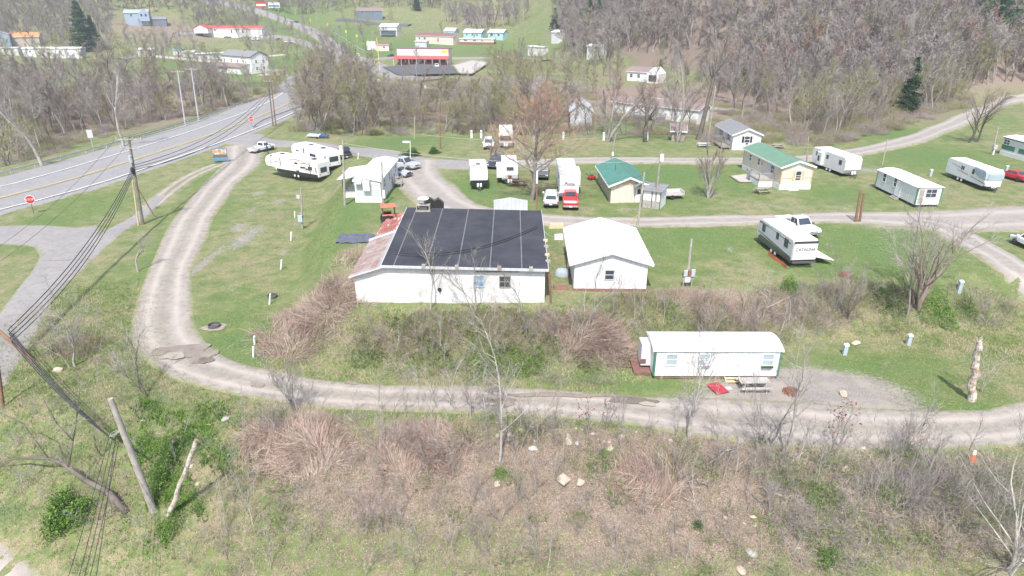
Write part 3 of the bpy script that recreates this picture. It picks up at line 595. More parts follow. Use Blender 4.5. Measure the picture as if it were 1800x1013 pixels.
m,nt,bb=nmat('membrane'); v=coord(nt); c=mix(nt,mr(nt,noise(nt,v,.5,6),.3,.7),(.034,.037,.046),(.062,.065,.075)); c=mix(nt,mr(nt,noise(nt,v,2.2,8,.8),.6,.75,0,.5),c,(.13,.13,.135)); nt.links.new(c,bb.inputs['Base Color']); bb.inputs['Roughness'].default_value=.8; bb.inputs['Specular IOR Level'].default_value=.25; M['membrane']=m
mat('seam',(.17,.175,.18),.8,.3,6)
rf=b.part('roof',q,'membrane')
sm=MB()
for k in range(5):
    x=x0+.75+k*2.72
    if x<L: sm.hexa([(x,-.33,zf(x,0)+.141),(x+.09,-.33,zf(x,0)+.141),(x+.09,14.75,zf(x,14.75)+.141),(x,14.75,zf(x,14.75)+.141)],[(x,-.33,zf(x,0)+.155),(x+.09,-.33,zf(x,0)+.155),(x+.09,14.75,zf(x,14.75)+.155),(x,14.75,zf(x,14.75)+.155)])
b.part('seam',sm,'seam',rf)
e=MB(); 
e.hexa([(x0-.28,-.42,zf(x0,0)-.06),(L+.3,-.42,zf(L,0)-.06),(L+.3,-.352,zf(L,0)-.06),(x0-.28,-.352,zf(x0,0)-.06)],[(x0-.28,-.42,zf(x0,0)+.17),(L+.3,-.42,zf(L,0)+.17),(L+.3,-.352,zf(L,0)+.17),(x0-.28,-.352,zf(x0,0)+.17)])
e.hexa([(L+.252,-.35,zf(L,0)-.06),(L+.3,-.35,zf(L,0)-.06),(L+.3,14.8,zf(L,14.8)-.06),(L+.252,14.8,zf(L,14.8)-.06)],[(L+.252,-.35,zf(L,0)+.18),(L+.3,-.35,zf(L,0)+.18),(L+.3,14.8,zf(L,14.8)+.18),(L+.252,14.8,zf(L,14.8)+.18)])
e.hexa([(x0-.3,-.35,zf(x0,0)-.06),(x0-.252,-.35,zf(x0,0)-.06),(x0-.252,14.8,zf(x0,14.8)-.06),(x0-.3,14.8,zf(x0,14.8)-.06)],[(x0-.3,-.35,zf(x0,0)+.18),(x0-.252,-.35,zf(x0,0)+.18),(x0-.252,14.8,zf(x0,14.8)+.18),(x0-.3,14.8,zf(x0,14.8)+.18)])
b.part('edge_trim',e,'pale_metal',rf)
for k,x in enumerate((x0+3.2,x0+6,x0+9.6,x0+12.3)):
    b.part('bracket',MB().box(x,x+.3,-.48,-.2,zf(x,0)+.05,zf(x,0)+.32),'old_pole',rf)
for k,y in enumerate((1.2,2.6,4.6,6.1)):
    b.part('bracket',MB().box(L+.1,L+.5,y,y+.35,zf(L,y)+.06,zf(L,y)+.26),'fresh_wood' if k%2 else 'old_pole',rf)
# rusty lean-to roof
m,nt,bb=nmat('rusty_tin'); v=coord(nt); s_=nt.nodes.new('ShaderNodeSeparateXYZ'); nt.links.new(v,s_.inputs[0])
n1=noise(nt,v,.9,8,.7); mp=nt.nodes.new('ShaderNodeMapping'); nt.links.new(v,mp.inputs[0]); mp.inputs['Scale'].default_value=(1,.18,1); n2=noise(nt,mp.outputs[0],3,5)
c=mix(nt,mr(nt,n2,.35,.65),(.235,.15,.125),(.31,.235,.21)); c=mix(nt,mr(nt,n1,.50,.62,0,.8),c,(.38,.35,.34)); c=mix(nt,mr(nt,s_.outputs[0],1.9,2.4),c,(.36,.355,.355)); cf=mix(nt,mr(nt,n2,.4,.6),(.27,.085,.06),(.34,.14,.11)); cf=mix(nt,mr(nt,n2,.56,.62),cf,(.55,.52,.50)); c=mix(nt,mth(nt,'GREATER_THAN',s_.outputs[1],8.5),c,cf); c=mix(nt,mth(nt,'MULTIPLY',mth(nt,'LESS_THAN',mth(nt,'FRACT',mth(nt,'MULTIPLY',s_.outputs[1],.55)),.05),.6),c,(.55,.48,.45))
nt.links.new(c,bb.inputs['Base Color']); bb.inputs['Roughness'].default_value=.7; bump(nt,bb,mth(nt,'FRACT',mth(nt,'MULTIPLY',s_.outputs[1],4)),.5,.02); M['rusty_tin']=m
q=MB(); q.hexa([(-.35,-.3,2.5),(x0-.31,-.3,3.38),(x0-.31,8.4,3.66),(-.35,8.4,2.68)],[(-.35,-.3,2.56),(x0-.31,-.3,3.44),(x0-.31,8.4,3.72),(-.35,8.4,2.74)])
q.hexa([(.15,8.6,2.9),(x0-.31,8.6,3.72),(x0-.31,13.3,3.9),(.15,13.3,3.05)],[(.15,8.6,2.97),(x0-.31,8.6,3.79),(x0-.31,13.3,3.97),(.15,13.3,3.12)])
cb_=MB(); [cb_.path([(x0+.5+i*(L-x0-.8)/16,2.0+u+.03*i*i-.9*math.sin(i*.19),zf(x0+.5+i*(L-x0-.8)/16,2+.03*i*i)+.20) for i in range(17)],.03,5) for u in (0,.55)]; b.part('cable_shadow_line',cb_,'cable',rf)  # thin dark tubes standing in for cable shadows that curve across the roof
lr=b.part('lean_to_roof',q,'rusty_tin'); tag(lr,'rusty corrugated tin roof on the lean-to')
b.part('edge_trim',MB().hexa([(-.4,8.4,2.7),(x0-.31,8.4,3.7),(x0-.31,8.59,3.7),(-.4,8.59,2.7)],[(-.4,8.4,2.86),(x0-.31,8.4,3.86),(x0-.31,8.59,3.86),(-.4,8.59,2.86)]),'pale_metal',lr)
b.part('edge_trim',MB().hexa([(-.37,-.38,2.45),(x0-.3,-.38,3.33),(x0-.3,-.302,3.33),(-.37,-.302,2.45)],[(-.37,-.38,2.58),(x0-.3,-.38,3.46),(x0-.3,-.302,3.46),(-.37,-.302,2.58)]),'pale_metal',lr)
b.win('front',L-5.7,1.55,.85,.95,gl='glass_blue',bars=2,frame='lap_grey'); b.win('front',L-3.45,1.5,.85,.95,gl='glass',bars=2,frame='weathered_wood')
b.part('vent',MB().tube((L-9.1,-.1,1.25),(L-9.1,.02,1.25),.17,.17,12).tube((L-9.1,-.1,1.25),(L-9.1,-.25,1.12),.08,.06,8),'dark_void')
b.part('wall_lamp',MB().box(L-9.9,L-9.6,-.3,-.002,3.0,3.25).box(L-9.8,L-9.7,-.12,-.002,2.65,3.0),'rust')
b.part('timber_strip',MB().box(L-5.9,L-2.2,-.06,-.002,2.86,3.0),'brown_trim')
b.part('drain_pipe',MB().path([(L+.35,-.1,2.9),(L+.45,-.15,1.4),(L+.6,.1,-.6)],.09,8),'brown_pole')
cr=MB(); rr=random.Random(5)
for i in range(5):
    x=rr.uniform(2,L-7); cr.path([(x,-.012,.2),(x+rr.uniform(-.1,.1),-.012,rr.uniform(.7,1.3)),(x+rr.uniform(-.3,.3),-.012,rr.uniform(1.6,2.3))],.012,3)
b.part('wall_crack',cr.box(1.6,4.2,-.01,-.001,.85,.88).box(6,8,-.01,-.001,1.25,1.28),'lap_grey')
WS=b
# rooftop cooler with dish
c0=b.root.matrix_basis if False else None
def onroot(b,x,y,z):
    r=b.root.rotation_euler.z; l=b.root.location; return Vector((l.x+x*math.cos(r)-y*math.sin(r), l.y+x*math.sin(r)+y*math.cos(r), l.z+z))
p=onroot(b,x0+1.6,13.8,zf(x0+1.6,13.8)+.14); t=root('rooftop_box',p,b.root.rotation_euler.z,'small pale box with dark opening and a round dish on the workshop roof corner','roof unit')
MB().box(-.75,.75,-.4,.5,0,.12).box(-.7,-.6,-.35,.45,.12,.62).box(.6,.7,-.35,.45,.12,.62).box(-.7,.7,-.35,.45,.62,.7).build('casing',M['old_pole'],t,bevel=.01)
MB().box(-.4,.4,-.25,.3,.12,.5).build('motor',M['bumper'],t)
d=MB().lathe((0,.1,.7),[(.06,0),(.06,.35),(.12,.36),(.45,.47),(.6,.62),(.61,.6),(.46,.44),(.0,.33)],16).build('dish',M['rv_roof'],t)
# --- white garage
b=Bld('garage','white metal garage with plain white gable roof right of the workshop','garage',(1008,511),(1135,513),9.6,2.75)
b.walls('white_ribbed',1.0,'y'); b.gable('white_roof',1.0,'y',ov=.45,trim='white_siding',ovg=.3)
b.part('foundation',MB().box(-.04,b.L+.04,-.05,b.W,-.9,.22),'brick_red')
b.win('front',b.L/2-.1,1.15,.75,.85,frame='lap_grey'); b.win('left',5,1.2,.9,.9,frame='lap_grey')
b.door('left',8); GAR=b
# --- park model by the lower road (green trim)
b=Bld('park_trailer','long white park trailer with thin green trim beside the lower gravel road','trailer',(1147,667),(1366,667),3.1,2.6)
b.part('undercarriage',MB().box(.15,b.L-.15,.12,b.W-.12,.05,.32).box(.6,.8,.02,.3,-.3,.3).box(b.L-.8,b.L-.6,.02,.3,-.3,.3).box(b.L/2,b.L/2+.2,.02,.3,-.3,.3),'brown_trim')
b.h=2.6; L,Wd=b.L,b.W
b.part('wall',MB().box(0,L,0,Wd,.3,2.6),'white_ribbed')
pr=[(-.14,2.55)]+[(-.1+(Wd+.2)*i/10,2.6+.36*math.sin(math.pi*i/10)) for i in range(11)]+[(Wd+.14,2.55)]
b.part('roof',MB().prism_x(pr,-.15,L+.15),'white_roof')
g=MB(); S(g,'front',L,Wd,0,L,2.46,2.54,.001,.05); S(g,'left',L,Wd,0,Wd,2.46,2.54,.001,.05); S(g,'right',L,Wd,0,Wd,2.46,2.54,.001,.05); b.part('eave_trim',g,'green_trim')
b.corners('green_trim',.13,2.46,.3)
for u,bz in ((1.35,1),(3.9,1),(8.9,1)): b.win('front',u,1.3,.8,.95,gl='glass_pale',frame='white_siding')
b.part('window_box',MB().box(8.45,9.35,-.22,-.08,1.12,1.27),'leaf_dark')
b.door('front',6.25,.95,2.0,z=.34)
b.part('air_conditioner',MB().box(3.85,4.35,-.35,-.08,1.4,1.72),'lap_grey',bevel=.02)
b.steps(5.7,6.8,-.05,.34,2,'fresh_wood')
dk=b.part('hitch_deck',MB().box(-1.4,-.05,.5,3.0,.02,.3).box(-1.3,-1.1,.6,.8,-.4,.05).box(-1.3,-1.1,2.6,2.8,-.4,.05).tube((-2.2,1.7,.15),(-1.2,1.7,.15),.06),'red_wood')
a=b.part('end_closet',MB().box(-.8,-.01,1.2,2.6,.55,2.4),'white_siding'); b.part('vent_grille',MB().box(-.85,-.4,1.14,1.19,.75,1.15),'red_wood',a)
PT=b
# --- grey travel trailer & others: generic RV builder (x from rear 0 to front L, y across, z up)
def rv(label,rear,front,Lr=10,Wd=2.5,H_=2.55,zf_=.65,wall='lap_grey',prof='travel',wins=(),ac=(.5,),stripe=(),name='travel_trailer',cat='camper',roof='rv_roof',base='lap_grey',basem=None,slide=None,group=None,door=None,axle=.42,cap=None,fwd=0):
    a=P(*rear); f=P(*front); d=Vector((f.x-a.x,f.y-a.y)).normalized(); 
    loc=Vector((a.x,a.y,max(h1(a.x,a.y),h1(a.x+d.x*Lr*.5,a.y+d.y*Lr*.5))))
    t=root(name,loc,math.atan2(d.y,d.x),label,cat,group); hw=Wd/2; z0=zf_; z1=zf_+H_
    if prof=='travel': pf=[(.0,z0+.2),(.0,z1-.25),(.2,z1),(Lr-.75,z1),(Lr-.15,z1-.55),(Lr,z1-1.3),(Lr-.1,z0+.35),(Lr-.55,z0)]+[(.3,z0)]
    elif prof=='box': pf=[(0,z0),(0,z1-.08),(.1,z1),(Lr-.25,z1),(Lr,z1-.25),(Lr,z0)]
    elif prof=='boxr': pf=[(0,z0),(0,z1-.3),(.3,z1),(Lr-.35,z1),(Lr-.05,z1-.35),(Lr,z0+.6),(Lr-.35,z0)]
    elif prof=='fifth':
        pf=[(0,z0),(0,z1-.25),(.25,z1-.02),(Lr-3.2,z1+.12),(Lr-1.2,z1+.05),(Lr-.35,z1-.35),(Lr,z1-1.15),(Lr-.25,z1-1.75),(Lr-.6,z1-1.9),(Lr-2.3,z1-1.95),(Lr-2.6,z0)]
    bd=MB().prism_y(pf,-hw,hw).build('body',M[wall],t,bevel=.05)
    # roof skin following the profile
    rp=[p for p in pf if p[1]>z1-.3]; rp=sorted(rp); r=MB()
    for (xa,za),(xb,zb) in zip(rp[:-1],rp[1:]):
        r.prism_y([(xa,za+.005),(xb,zb+.005),(xb,zb+.04),(xa,za+.04)],-hw+.04,hw-.04)
    ro=r.build('roof',M[roof],t)
    for i,u in enumerate(ac):
        x=Lr*u; MB().hexa([(x,-.38,z1),(x+.9,-.38,z1),(x+.9,.38,z1),(x,.38,z1)],[(x+.1,-.3,z1+.32),(x+.7,-.3,z1+.3),(x+.7,.3,z1+.3),(x+.1,.3,z1+.32)]).build('air_conditioner',M[base],ro,bevel=.04)
    for x in (Lr*.25,Lr*.72): MB().box(x,x+.4,-.6,-.2,z1+.04,z1+.13).build('roof_vent',M['plastic_white'],ro)
    for sd,u,z,w,h in wins:
        mb=MB(); 
        if sd in'RL':
            s_=-1 if sd=='R' else 1
            ya,yb=sorted((s_*(hw-.02),s_*(hw+.03))); mb.box(u,u+w,ya,yb,z,z+h)
        elif sd=='B': mb.box(-.03,.02,u,u+w,z,z+h)
        elif sd=='F': mb.box(Lr-.02,Lr+.04,u,u+w,z,z+h)
        mb.build('window',M['glass'],t,bevel=.01)
    for sd,pts,m in stripe:
        s_=-1 if sd=='R' else 1; mb=MB(); 
        for (xa,za,wa),(xb,zb,wb) in zip(pts[:-1],pts[1:]):
            ya=s_*(hw+.002); yb=s_*(hw+.012); 
            mb.hexa([(xa,ya,za),(xb,ya,zb),(xb,ya,zb+wb),(xa,ya,za+wa)],[(xa,yb,za),(xb,yb,zb),(xb,yb,zb+wb),(xa,yb,za+wa)])
        mb.build('stripe',M[m],t)
    if basem: MB().box(.15,Lr-(2.7 if prof=='fifth' else .5),-hw-.015,hw+.015,z0-.12,z0+.42).build('lower_panel',M[basem],t)
    for s_ in (-1,1):
        for k in (0,1):
            x=Lr*axle+k*.85; y=s_*(hw-.12)
            w=MB().tube((x,y-.11,.36),(x,y+.11,.36),.36,.36,16).build('wheel',M['tyre'],t); MB().tube((x,y+s_*.105,.36),(x,y+s_*.13,.36),.2,.2,12).build('rim',M['rim_white'],w)
    MB().box(.3,Lr-.6 if prof!='fifth' else Lr-2.8,-hw+.35,hw-.35,.42,z0).build('chassis',M['bumper'],t)
    if prof=='fifth': MB().box(Lr-1.5,Lr-1.25,-.15,.15,.95,z1-1.9).box(Lr-1.5,Lr-1.3,-.9,.9,z1-2.0,z1-1.92).build('landing_leg',M['rim'],t)
    else:
        MB().hexa([(Lr-.4,-.7,.42),(Lr-.4,-.55,.42),(Lr+1.1,-.03,.42),(Lr+1.1,-.12,.42)],[(Lr-.4,-.7,.55),(Lr-.4,-.55,.55),(Lr+1.1,-.03,.55),(Lr+1.1,-.12,.55)]).hexa([(Lr-.4,.55,.42),(Lr-.4,.7,.42),(Lr+1.1,.12,.42),(Lr+1.1,.03,.42)],[(Lr-.4,.55,.55),(Lr-.4,.7,.55),(Lr+1.1,.12,.55),(Lr+1.1,.03,.55)]).tube((Lr+.9,0,0),(Lr+.9,0,.8),.05).build('hitch',M['bumper'],t)
        MB().lathe((Lr+.35,-.2,.55),[(.14,0),(.15,.1),(.15,.4),(.05,.48)],10).lathe((Lr+.35,.2,.55),[(.14,0),(.15,.1),(.15,.4),(.05,.48)],10).build('gas_bottle',M['plastic_white'],t,smooth=True)
    if slide:
        for sd,u,w,za,zb,dep in slide:
            s_=-1 if sd=='R' else 1; ya,yb=sorted((s_*(hw-.02),s_*(hw+dep))); so=MB().box(u,u+w,ya,yb,za,zb).build('slide_out',M[wall],t,bevel=.03)
            MB().box(u-.02,u+w+.02,ya,yb,zb+.001,zb+.04).build('slide_roof',M['rv_roof'],so)
            yw=sorted((s_*(hw+dep-.01),s_*(hw+dep+.02))); MB().box(u+w*.25,u+w*.65,yw[0],yw[1],za+.6,zb-.5).build('window',M['glass'],so)
    if door:
        sd,u=door; s_=-1 if sd=='R' else 1; ya,yb=sorted((s_*(hw+.003),s_*(hw+.03))); dd=MB().box(u,u+.7,ya,yb,z0+.05,z0+1.95).build('door',M['plastic_white'],t); ya,yb=sorted((s_*(hw+.03),s_*(hw+.04))); MB().box(u+.18,u+.52,ya,yb,z0+1.1,z0+1.65).build('pane',M['glass'],dd)
    for y in (-.95,.8): MB().box(-.04,-.005,y*Wd/2.5,y*Wd/2.5+.15,z0+.3,z0+.5).build('tail_light',M['lamp_red'],t)
    return t
# grey trailer near (rear top-left, front bottom-right with pale face)
t=rv('grey camper with white roof and a pale lettered end, white pickup just behind it',(1409,471),(1352,428),7.8,2.5,2.2,.65,'lap_grey','travel',ac=(.4,),wins=[('L',6.0,1.7,.7,.75),('L',3.0,1.9,.55,.7),('L',1.0,1.7,.8,.9),('R',5.5,1.9,.9,.7)],stripe=[('L',[(7.6,1.45,.05),(5,1.25,.14),(.3,1.05,.05)],'paint_darkgrey'),('L',[(7.5,2.45,.16),(4.5,2.55,.03)],'bumper'),('L',[(7.0,1.0,.25),(.5,.95,.1)],'paint_grey'),('L',[(4.2,2.5,.03),(.5,2.3,.14)],'paint_grey')],basem='paint_darkgrey',axle=.42)
MB().box(-.09,-.035,-1.2,1.2,.9,2.55).build('end_panel',M['white_siding'],t); MB().box(-.1,-.036,-1.22,1.22,2.56,2.8).build('end_band',M['paint_darkgrey'],t)
lettering(t,'CATALINA',(-.105,0,1.95),(math.pi/2,0,-math.pi/2),.42,'paint_grey')
MB().box(-.2,-.1,-1.2,1.2,.55,.75).box(-.23,-.2,.9,1.15,.58,.72).build('bumper',M['bumper'],t)
MB().hexa([(.8,-1.3,.85),(3.4,-1.3,.85),(3.6,-3.2,.55),(.2,-3.4,.55)],[(.8,-1.3,.93),(3.4,-1.3,.93),(3.6,-3.2,.6),(.2,-3.4,.6)]).build('side_ramp',M['rv_roof'],t)
def swirl(z,a,b,m='paint_darkgrey'): return ('L',[(a,z,.05),((a+b)/2,z+.12,.2),(b,z-.05,.04)],'brown_trim' if m=='rust' else m)
fw=[('L',1.3,1.75,.95,.55),('L',2.9,1.85,1.15,.26),('L',4.6,2.35,.75,.32),('L',4.4,1.0,.7,.35),('L',.35,1.3,.22,.95),('B',-.7,1.35,1.4,.85)]
t=rv('cream fifth wheel camper with swooping brown stripes, nearest of the pair at the left',(571,317),(476,306),12.6,2.5,2.5,.7,'white_paint','fifth',wins=fw,ac=(.12,.72),base='bumper',name='fifth_wheel_camper',stripe=[swirl(2.9,6.8,2.6,'rust'),swirl(2.5,4.4,1.6,'rust'),swirl(1.7,4.2,1.2,'rust'),swirl(1.5,3.4,1.4),('L',[(1.95,.8,2.3),(1.75,.8,2.3)],'bumper'),('L',[(8.9,1.7,1.3),(8.7,1.6,1.4)],'bumper'),('L',[(11.3,2.0,.25),(11.0,2.6,.1)],'bumper'),('L',[(11.2,2.9,.3),(10.4,3.3,.05)],'bumper'),('L',[(11.3,1.95,.25),(10.6,1.55,.05)],'bumper'),('L',[(6.2,2.1,.03),(5.5,1.7,.13),(5.3,1.1,.03)],'paint_darkgrey'),swirl(2.1,10.4,9.0,'rust')],basem='paint_black',axle=.38)
t=rv('cream fifth wheel camper with slide outs, farther of the pair, black pickup beside it',(589,299),(500,287),11.6,2.5,2.5,.7,'white_paint','fifth',wins=[('B',-.85,1.45,1.7,.85),('L',.5,1.4,.3,1.1),('L',7.2,2.0,.3,.9)],ac=(.22,.55),base='bumper',name='fifth_wheel_camper',slide=[('L',1.6,4.4,1.0,3.0,.55),('L',7.6,2.2,1.7,3.0,.5)],stripe=[swirl(1.6,6,2.5)],basem='paint_black',axle=.38)
t=rv('small white caravan with black lower front, standing alone on the grass island',(839,313),(843,335),7.0,2.4,2.25,.55,'plastic_white','travel',wins=[('R',2,1.7,.8,.6)],ac=(),stripe=[],axle=.4)
MB().box(6.95,7.06,-1.24,1.24,.6,1.35).build('front_panel',M['paint_black'],t); MB().box(3.6,4.2,-.3,.3,3.03,3.08).build('roof_hatch',M['bumper'],t); MB().box(4.9,5.4,-.9,-.3,3.03,3.06).build('roof_hatch',M['old_pole'],t)
t=rv('white camper with side slide out parked under the big reddish tree',(894,305),(896,323),7.4,2.3,2.2,.65,'white_ribbed','travel',wins=[('F',-.5,2.3,1,.4)],ac=(.45,),slide=[('R',3.4,3.0,.9,2.5,.75)],axle=.35)
MB().box(7.42,7.5,-.25,.25,.9,1.5).build('gas_cover',M['rust'],t)
t=rv('long white camper with big lettered nose behind the red pickup',(992,316),(999,352),12.0,2.5,2.6,.65,'plastic_white','boxr',wins=[('L',4,2.1,1,.5),('R',7,2,.9,.5)],ac=(.3,),slide=[('L',4,4,1.0,2.9,.5)],axle=.35,name='travel_trailer')
lettering(t,'Puma',(12.02,0,2.45),(math.pi/2,0,math.pi/2),.62,'paint_darkgrey',italic=.3)
t=rv('tan and white motorhome behind the big reddish tree, farthest from the park road',(889,247),(889,263),8.0,2.5,2.5,.45,'cream_siding','boxr',wins=[('F',-1.0,1.4,2.0,.9),('R',2,1.6,1,.6)],ac=(.3,.7),stripe=[],name='motorhome',cat='motorhome',axle=.3)
t=rv('plain white trailer with closed slide out at the curve of the back road',(1438,290),(1494,311),8.6,2.7,2.4,.55,'white_siding','boxr',wins=[('R',1.0,1.9,.8,.6),('R',3.7,1.9,.6,.6),('R',7.0,1.7,.7,.7)],ac=(.3,),slide=[('R',2.0,1.2,.7,2.6,.5)],axle=.5)
t=rv('white travel trailer with a grey cover strapped over its nose, beside the red car',(1673,310),(1736,335),8.9,2.4,2.2,.6,'plastic_white','boxr',wins=[('R',3.4,1.8,.28,.55),('R',3.8,1.8,.28,.55),('R',5.9,1.75,.5,.7)],ac=(.28,.62),stripe=[('R',[(1.0,2.2,.03),(3.2,2.0,.06)],'bumper'),('R',[(2.5,1.6,.03),(5.2,1.35,.1)],'rust'),('R',[(5.5,1.4,.03),(9.0,.95,.12)],'rust')],axle=.36)
MB().prism_y([(6.3,2.84),(8.6,2.75),(8.96,2.45),(9.02,1.6),(8.7,1.5),(7.6,1.6),(6.4,2.1)],-1.29,1.29).build('nose_cover',M['cover_grey'],t,bevel=.08)
MB().box(8.9,9.06,-.9,.9,1.45,2.35).build('cover_window',M['glass_pale'],t,bevel=.02); MB().hexa([(8.85,-1.1,.7),(9.15,-1,.7),(9.15,1,.7),(8.85,1.1,.7)],[(8.85,-1.1,1.4),(9.05,-1,1.35),(9.05,1,1.35),(8.85,1.1,1.4)]).build('front_bin',M['plastic_white'],t,bevel=.04)
# --- shed trailer
b=Bld('shed_trailer','white cabin trailer with green corners, brown skid base and two side windows','trailer',(1537,331),(1606,365),3.2,2.6,group=None)
b.part('skids',MB().box(.1,b.L-.1,.1,b.W-.1,-.2,.3),'dark_void'); b.part('wall',MB().box(0,b.L,0,b.W,.3,2.6),'white_ribbed')
pr=[(-.14,2.55)]+[(-.1+(b.W+.2)*i/8,2.6+.3*math.sin(math.pi*i/8)) for i in range(9)]+[(b.W+.14,2.55)]
b.part('roof',MB().prism_x(pr,-.15,b.L+.15),'white_roof'); b.corners('green_trim',.12,2.55,.3)
b.win('front',1.9,1.4,.7,1.1,bars=1); b.win('front',4.6,1.4,.7,1.1); b.win('right',1.8,1.3,1.3,1.0,bars=2,frame='lap_grey'); b.door('front',b.L*.57,z=.32); b.steps(b.L*.57-.6,b.L*.57+.6,-.05,.32,2,'old_pole')
b.part('rust_stain_panel',MB().box(b.L+.003,b.L+.03,.3,.9,.5,2.3),'old_pole')
# --- green/white mobile home right edge
b=Bld('mobile_home','white mobile home with dark green band and green roof edge at the right margin','mobile home',(1757,271),(1815,288),4.2,3.0,L=15)
b.walls('white_siding'); b.part('roof',MB().prism_x([(-.2,3.0),(b.W+.2,3.0),(b.W/2,3.3)],-.2,b.L+.2),'white_roof')
g=MB(); S(g,'front',b.L,b.W,0,3.0,1.0,1.75,.001,.03); S(g,'front',b.L,b.W,3.9,b.L,1.0,1.75,.001,.03); S(g,'front',b.L,b.W,0,b.L,2.75,2.98,.001,.05); S(g,'left',b.L,b.W,0,b.W,1.0,1.75,.001,.03); S(g,'left',b.L,b.W,0,b.W,2.75,2.98,.001,.05); b.part('green_band',g,'green_trim')
b.skirt('white_paint',.7); b.win('front',.9,1.85,1.3,.75,bars=2); b.win('front',5.5,1.85,1,.7); b.win('left',2,1.8,1.4,.8,bars=2)
# --- green roof mobile home
b=Bld('mobile_home','cream mobile home with long pale green metal roof and wooden steps','mobile home',(1304,297),(1369,334),4.5,3.25)
b.walls('pinkcream_siding',.75); b.gable('green_metal_x',.75,ov=.3,trim='white_paint'); b.skirt('white_siding',.75)
b.corners('fresh_wood',.12,3.2,.75); b.part('band',S(MB(),'right',b.L,b.W,0,b.W,1.6,1.72,.001,.03),'fresh_wood')
b.part('gable_panel',MB().prism_x([(.1,3.26),(b.W-.1,3.26),(b.W/2,3.9)],b.L+.002,b.L+.03),'white_siding')
b.win('right',b.W*.55,1.35,.75,1.25,bars=1,frame='white_paint',shut='fresh_wood')
for u in (2.6,5.6): b.win('front',u,1.9,.7,.9)
b.win('front',6.7,2.1,.4,.4,bars=0); b.door('front',8.9,z=1.0,m='lap_grey'); b.win('front',10.2,1.7,1.0,1.1,bars=2)
d=b.deck(8.0,11.0,-2.2,-.1,.95,'grey_wood',sides='fr',skm='white_siding'); b.steps(6.4,7.9,-2.0,.1,1,'grey_wood')
st=MB(); [st.box(8.0-.3*(i+1),8.0-.3*i,-2.0,-.9,.95-.19*(i+1)-.05,.95-.19*(i+1)) for i in range(5)]; st.hexa([(6.5,-2.05,0),(8,-2.05,.75),(8,-2.0,.75),(6.5,-2.0,0)],[(6.5,-2.05,.95),(8,-2.05,1.85),(8,-2.0,1.85),(6.5,-2.0,.95)]); b.part('stair',st,'grey_wood')
b.part('step_pad',MB().box(b.L+.1,b.L+.6,1.2,2.6,-.3,.15),'white_paint'); b.part('foundation_vent',S(MB(),'front',b.L,b.W,2,2.3,.2,.45,.05,.08),'bumper')
# --- white small house grey roof
b=Bld('cottage','small white house with grey gable roof and dark shutters beyond the back road','house',(1257,245),(1286,264),5.0,2.7)
b.walls('white_siding',1.0); b.gable('grey_shingle',1.0,ov=.3,trim='white_paint'); b.win('right',b.W*.5,1.3,.9,1.1,shut='paint_black'); b.win('right',b.W*.5+.05,.95,.5,.3,bars=0)
b.win('front',b.L*.3,1.3,.8,1.1,shut='paint_black'); b.win('front',b.L*.75,1.3,.9,1.2,shut='paint_black'); b.door('front',b.L*.52,z=.3); b.deck(b.L*.5,b.L*.95,-1.8,-.1,.5,'weathered_wood')
# --- cabin
b=Bld('cabin','tan cabin with teal green metal gable roof and white door facing the gravel road','cabin',(1051,320),(1073,357),4.7,2.4)
b.walls('cream_siding',.95); b.gable('green_metal',.95,ov=.45,trim='white_paint'); b.part('gable_panel',MB().prism_x([(.15,2.43),(b.W-.15,2.43),(b.W/2,3.25)],b.L+.002,b.L+.03),'fresh_wood')
b.part('side_cladding',S(MB(),'front',b.L,b.W,0,b.L,0,2.3,.002,.03),'tan_siding')
for u in (2,4.4,6.4): b.win('front',u,1.3,.8,.9)
b.door('right',b.W*.78,.9,2.0,m='white_paint',gl='glass'); b.part('porch_hood',MB().prism_x([(b.W*.78-.8,2.2),(b.W*.78,2.75),(b.W*.78+.8,2.2),(b.W*.78+.8,2.28),(b.W*.78,2.85),(b.W*.78-.8,2.28)],b.L+.03,b.L+1.0),'grey_shingle')
b.part('roof_pipe',MB().tube((b.L*.55,1.3,3.2),(b.L*.55,1.3,3.9),.06),'bumper'); b.part('utility_box',S(MB(),'right',b.L,b.W,b.W-.35,b.W-.05,1.2,2.3,.03,.2),'galvanised')
b=Bld('porch_shed','low white lean-to shed with grey plank base attached right of the green roofed cabin','shed',(1128,364),(1160,368),2.6,2.2,z=None)
b.walls('white_paint',.25,'shed'); b.part('roof',MB().hexa([(-.25,-.3,2.2),(b.L+.25,-.3,2.2),(b.L+.25,b.W+.2,2.5),(-.25,b.W+.2,2.5)],[(-.25,-.3,2.28),(b.L+.25,-.3,2.28),(b.L+.25,b.W+.2,2.58),(-.25,b.W+.2,2.58)]),'grey_shingle')
g=MB(); [g.box(b.L*i/9,b.L*(i+1)/9-.03,-.08,-.002,-.3,.95) for i in range(9)]; b.part('plank_base',g,'grey_wood'); g=MB(); [g.box(x,x+.1,-.1,-.002,0,2.2) for x in (0,b.L/2,b.L-.1)]; b.part('post',g,'bumper')
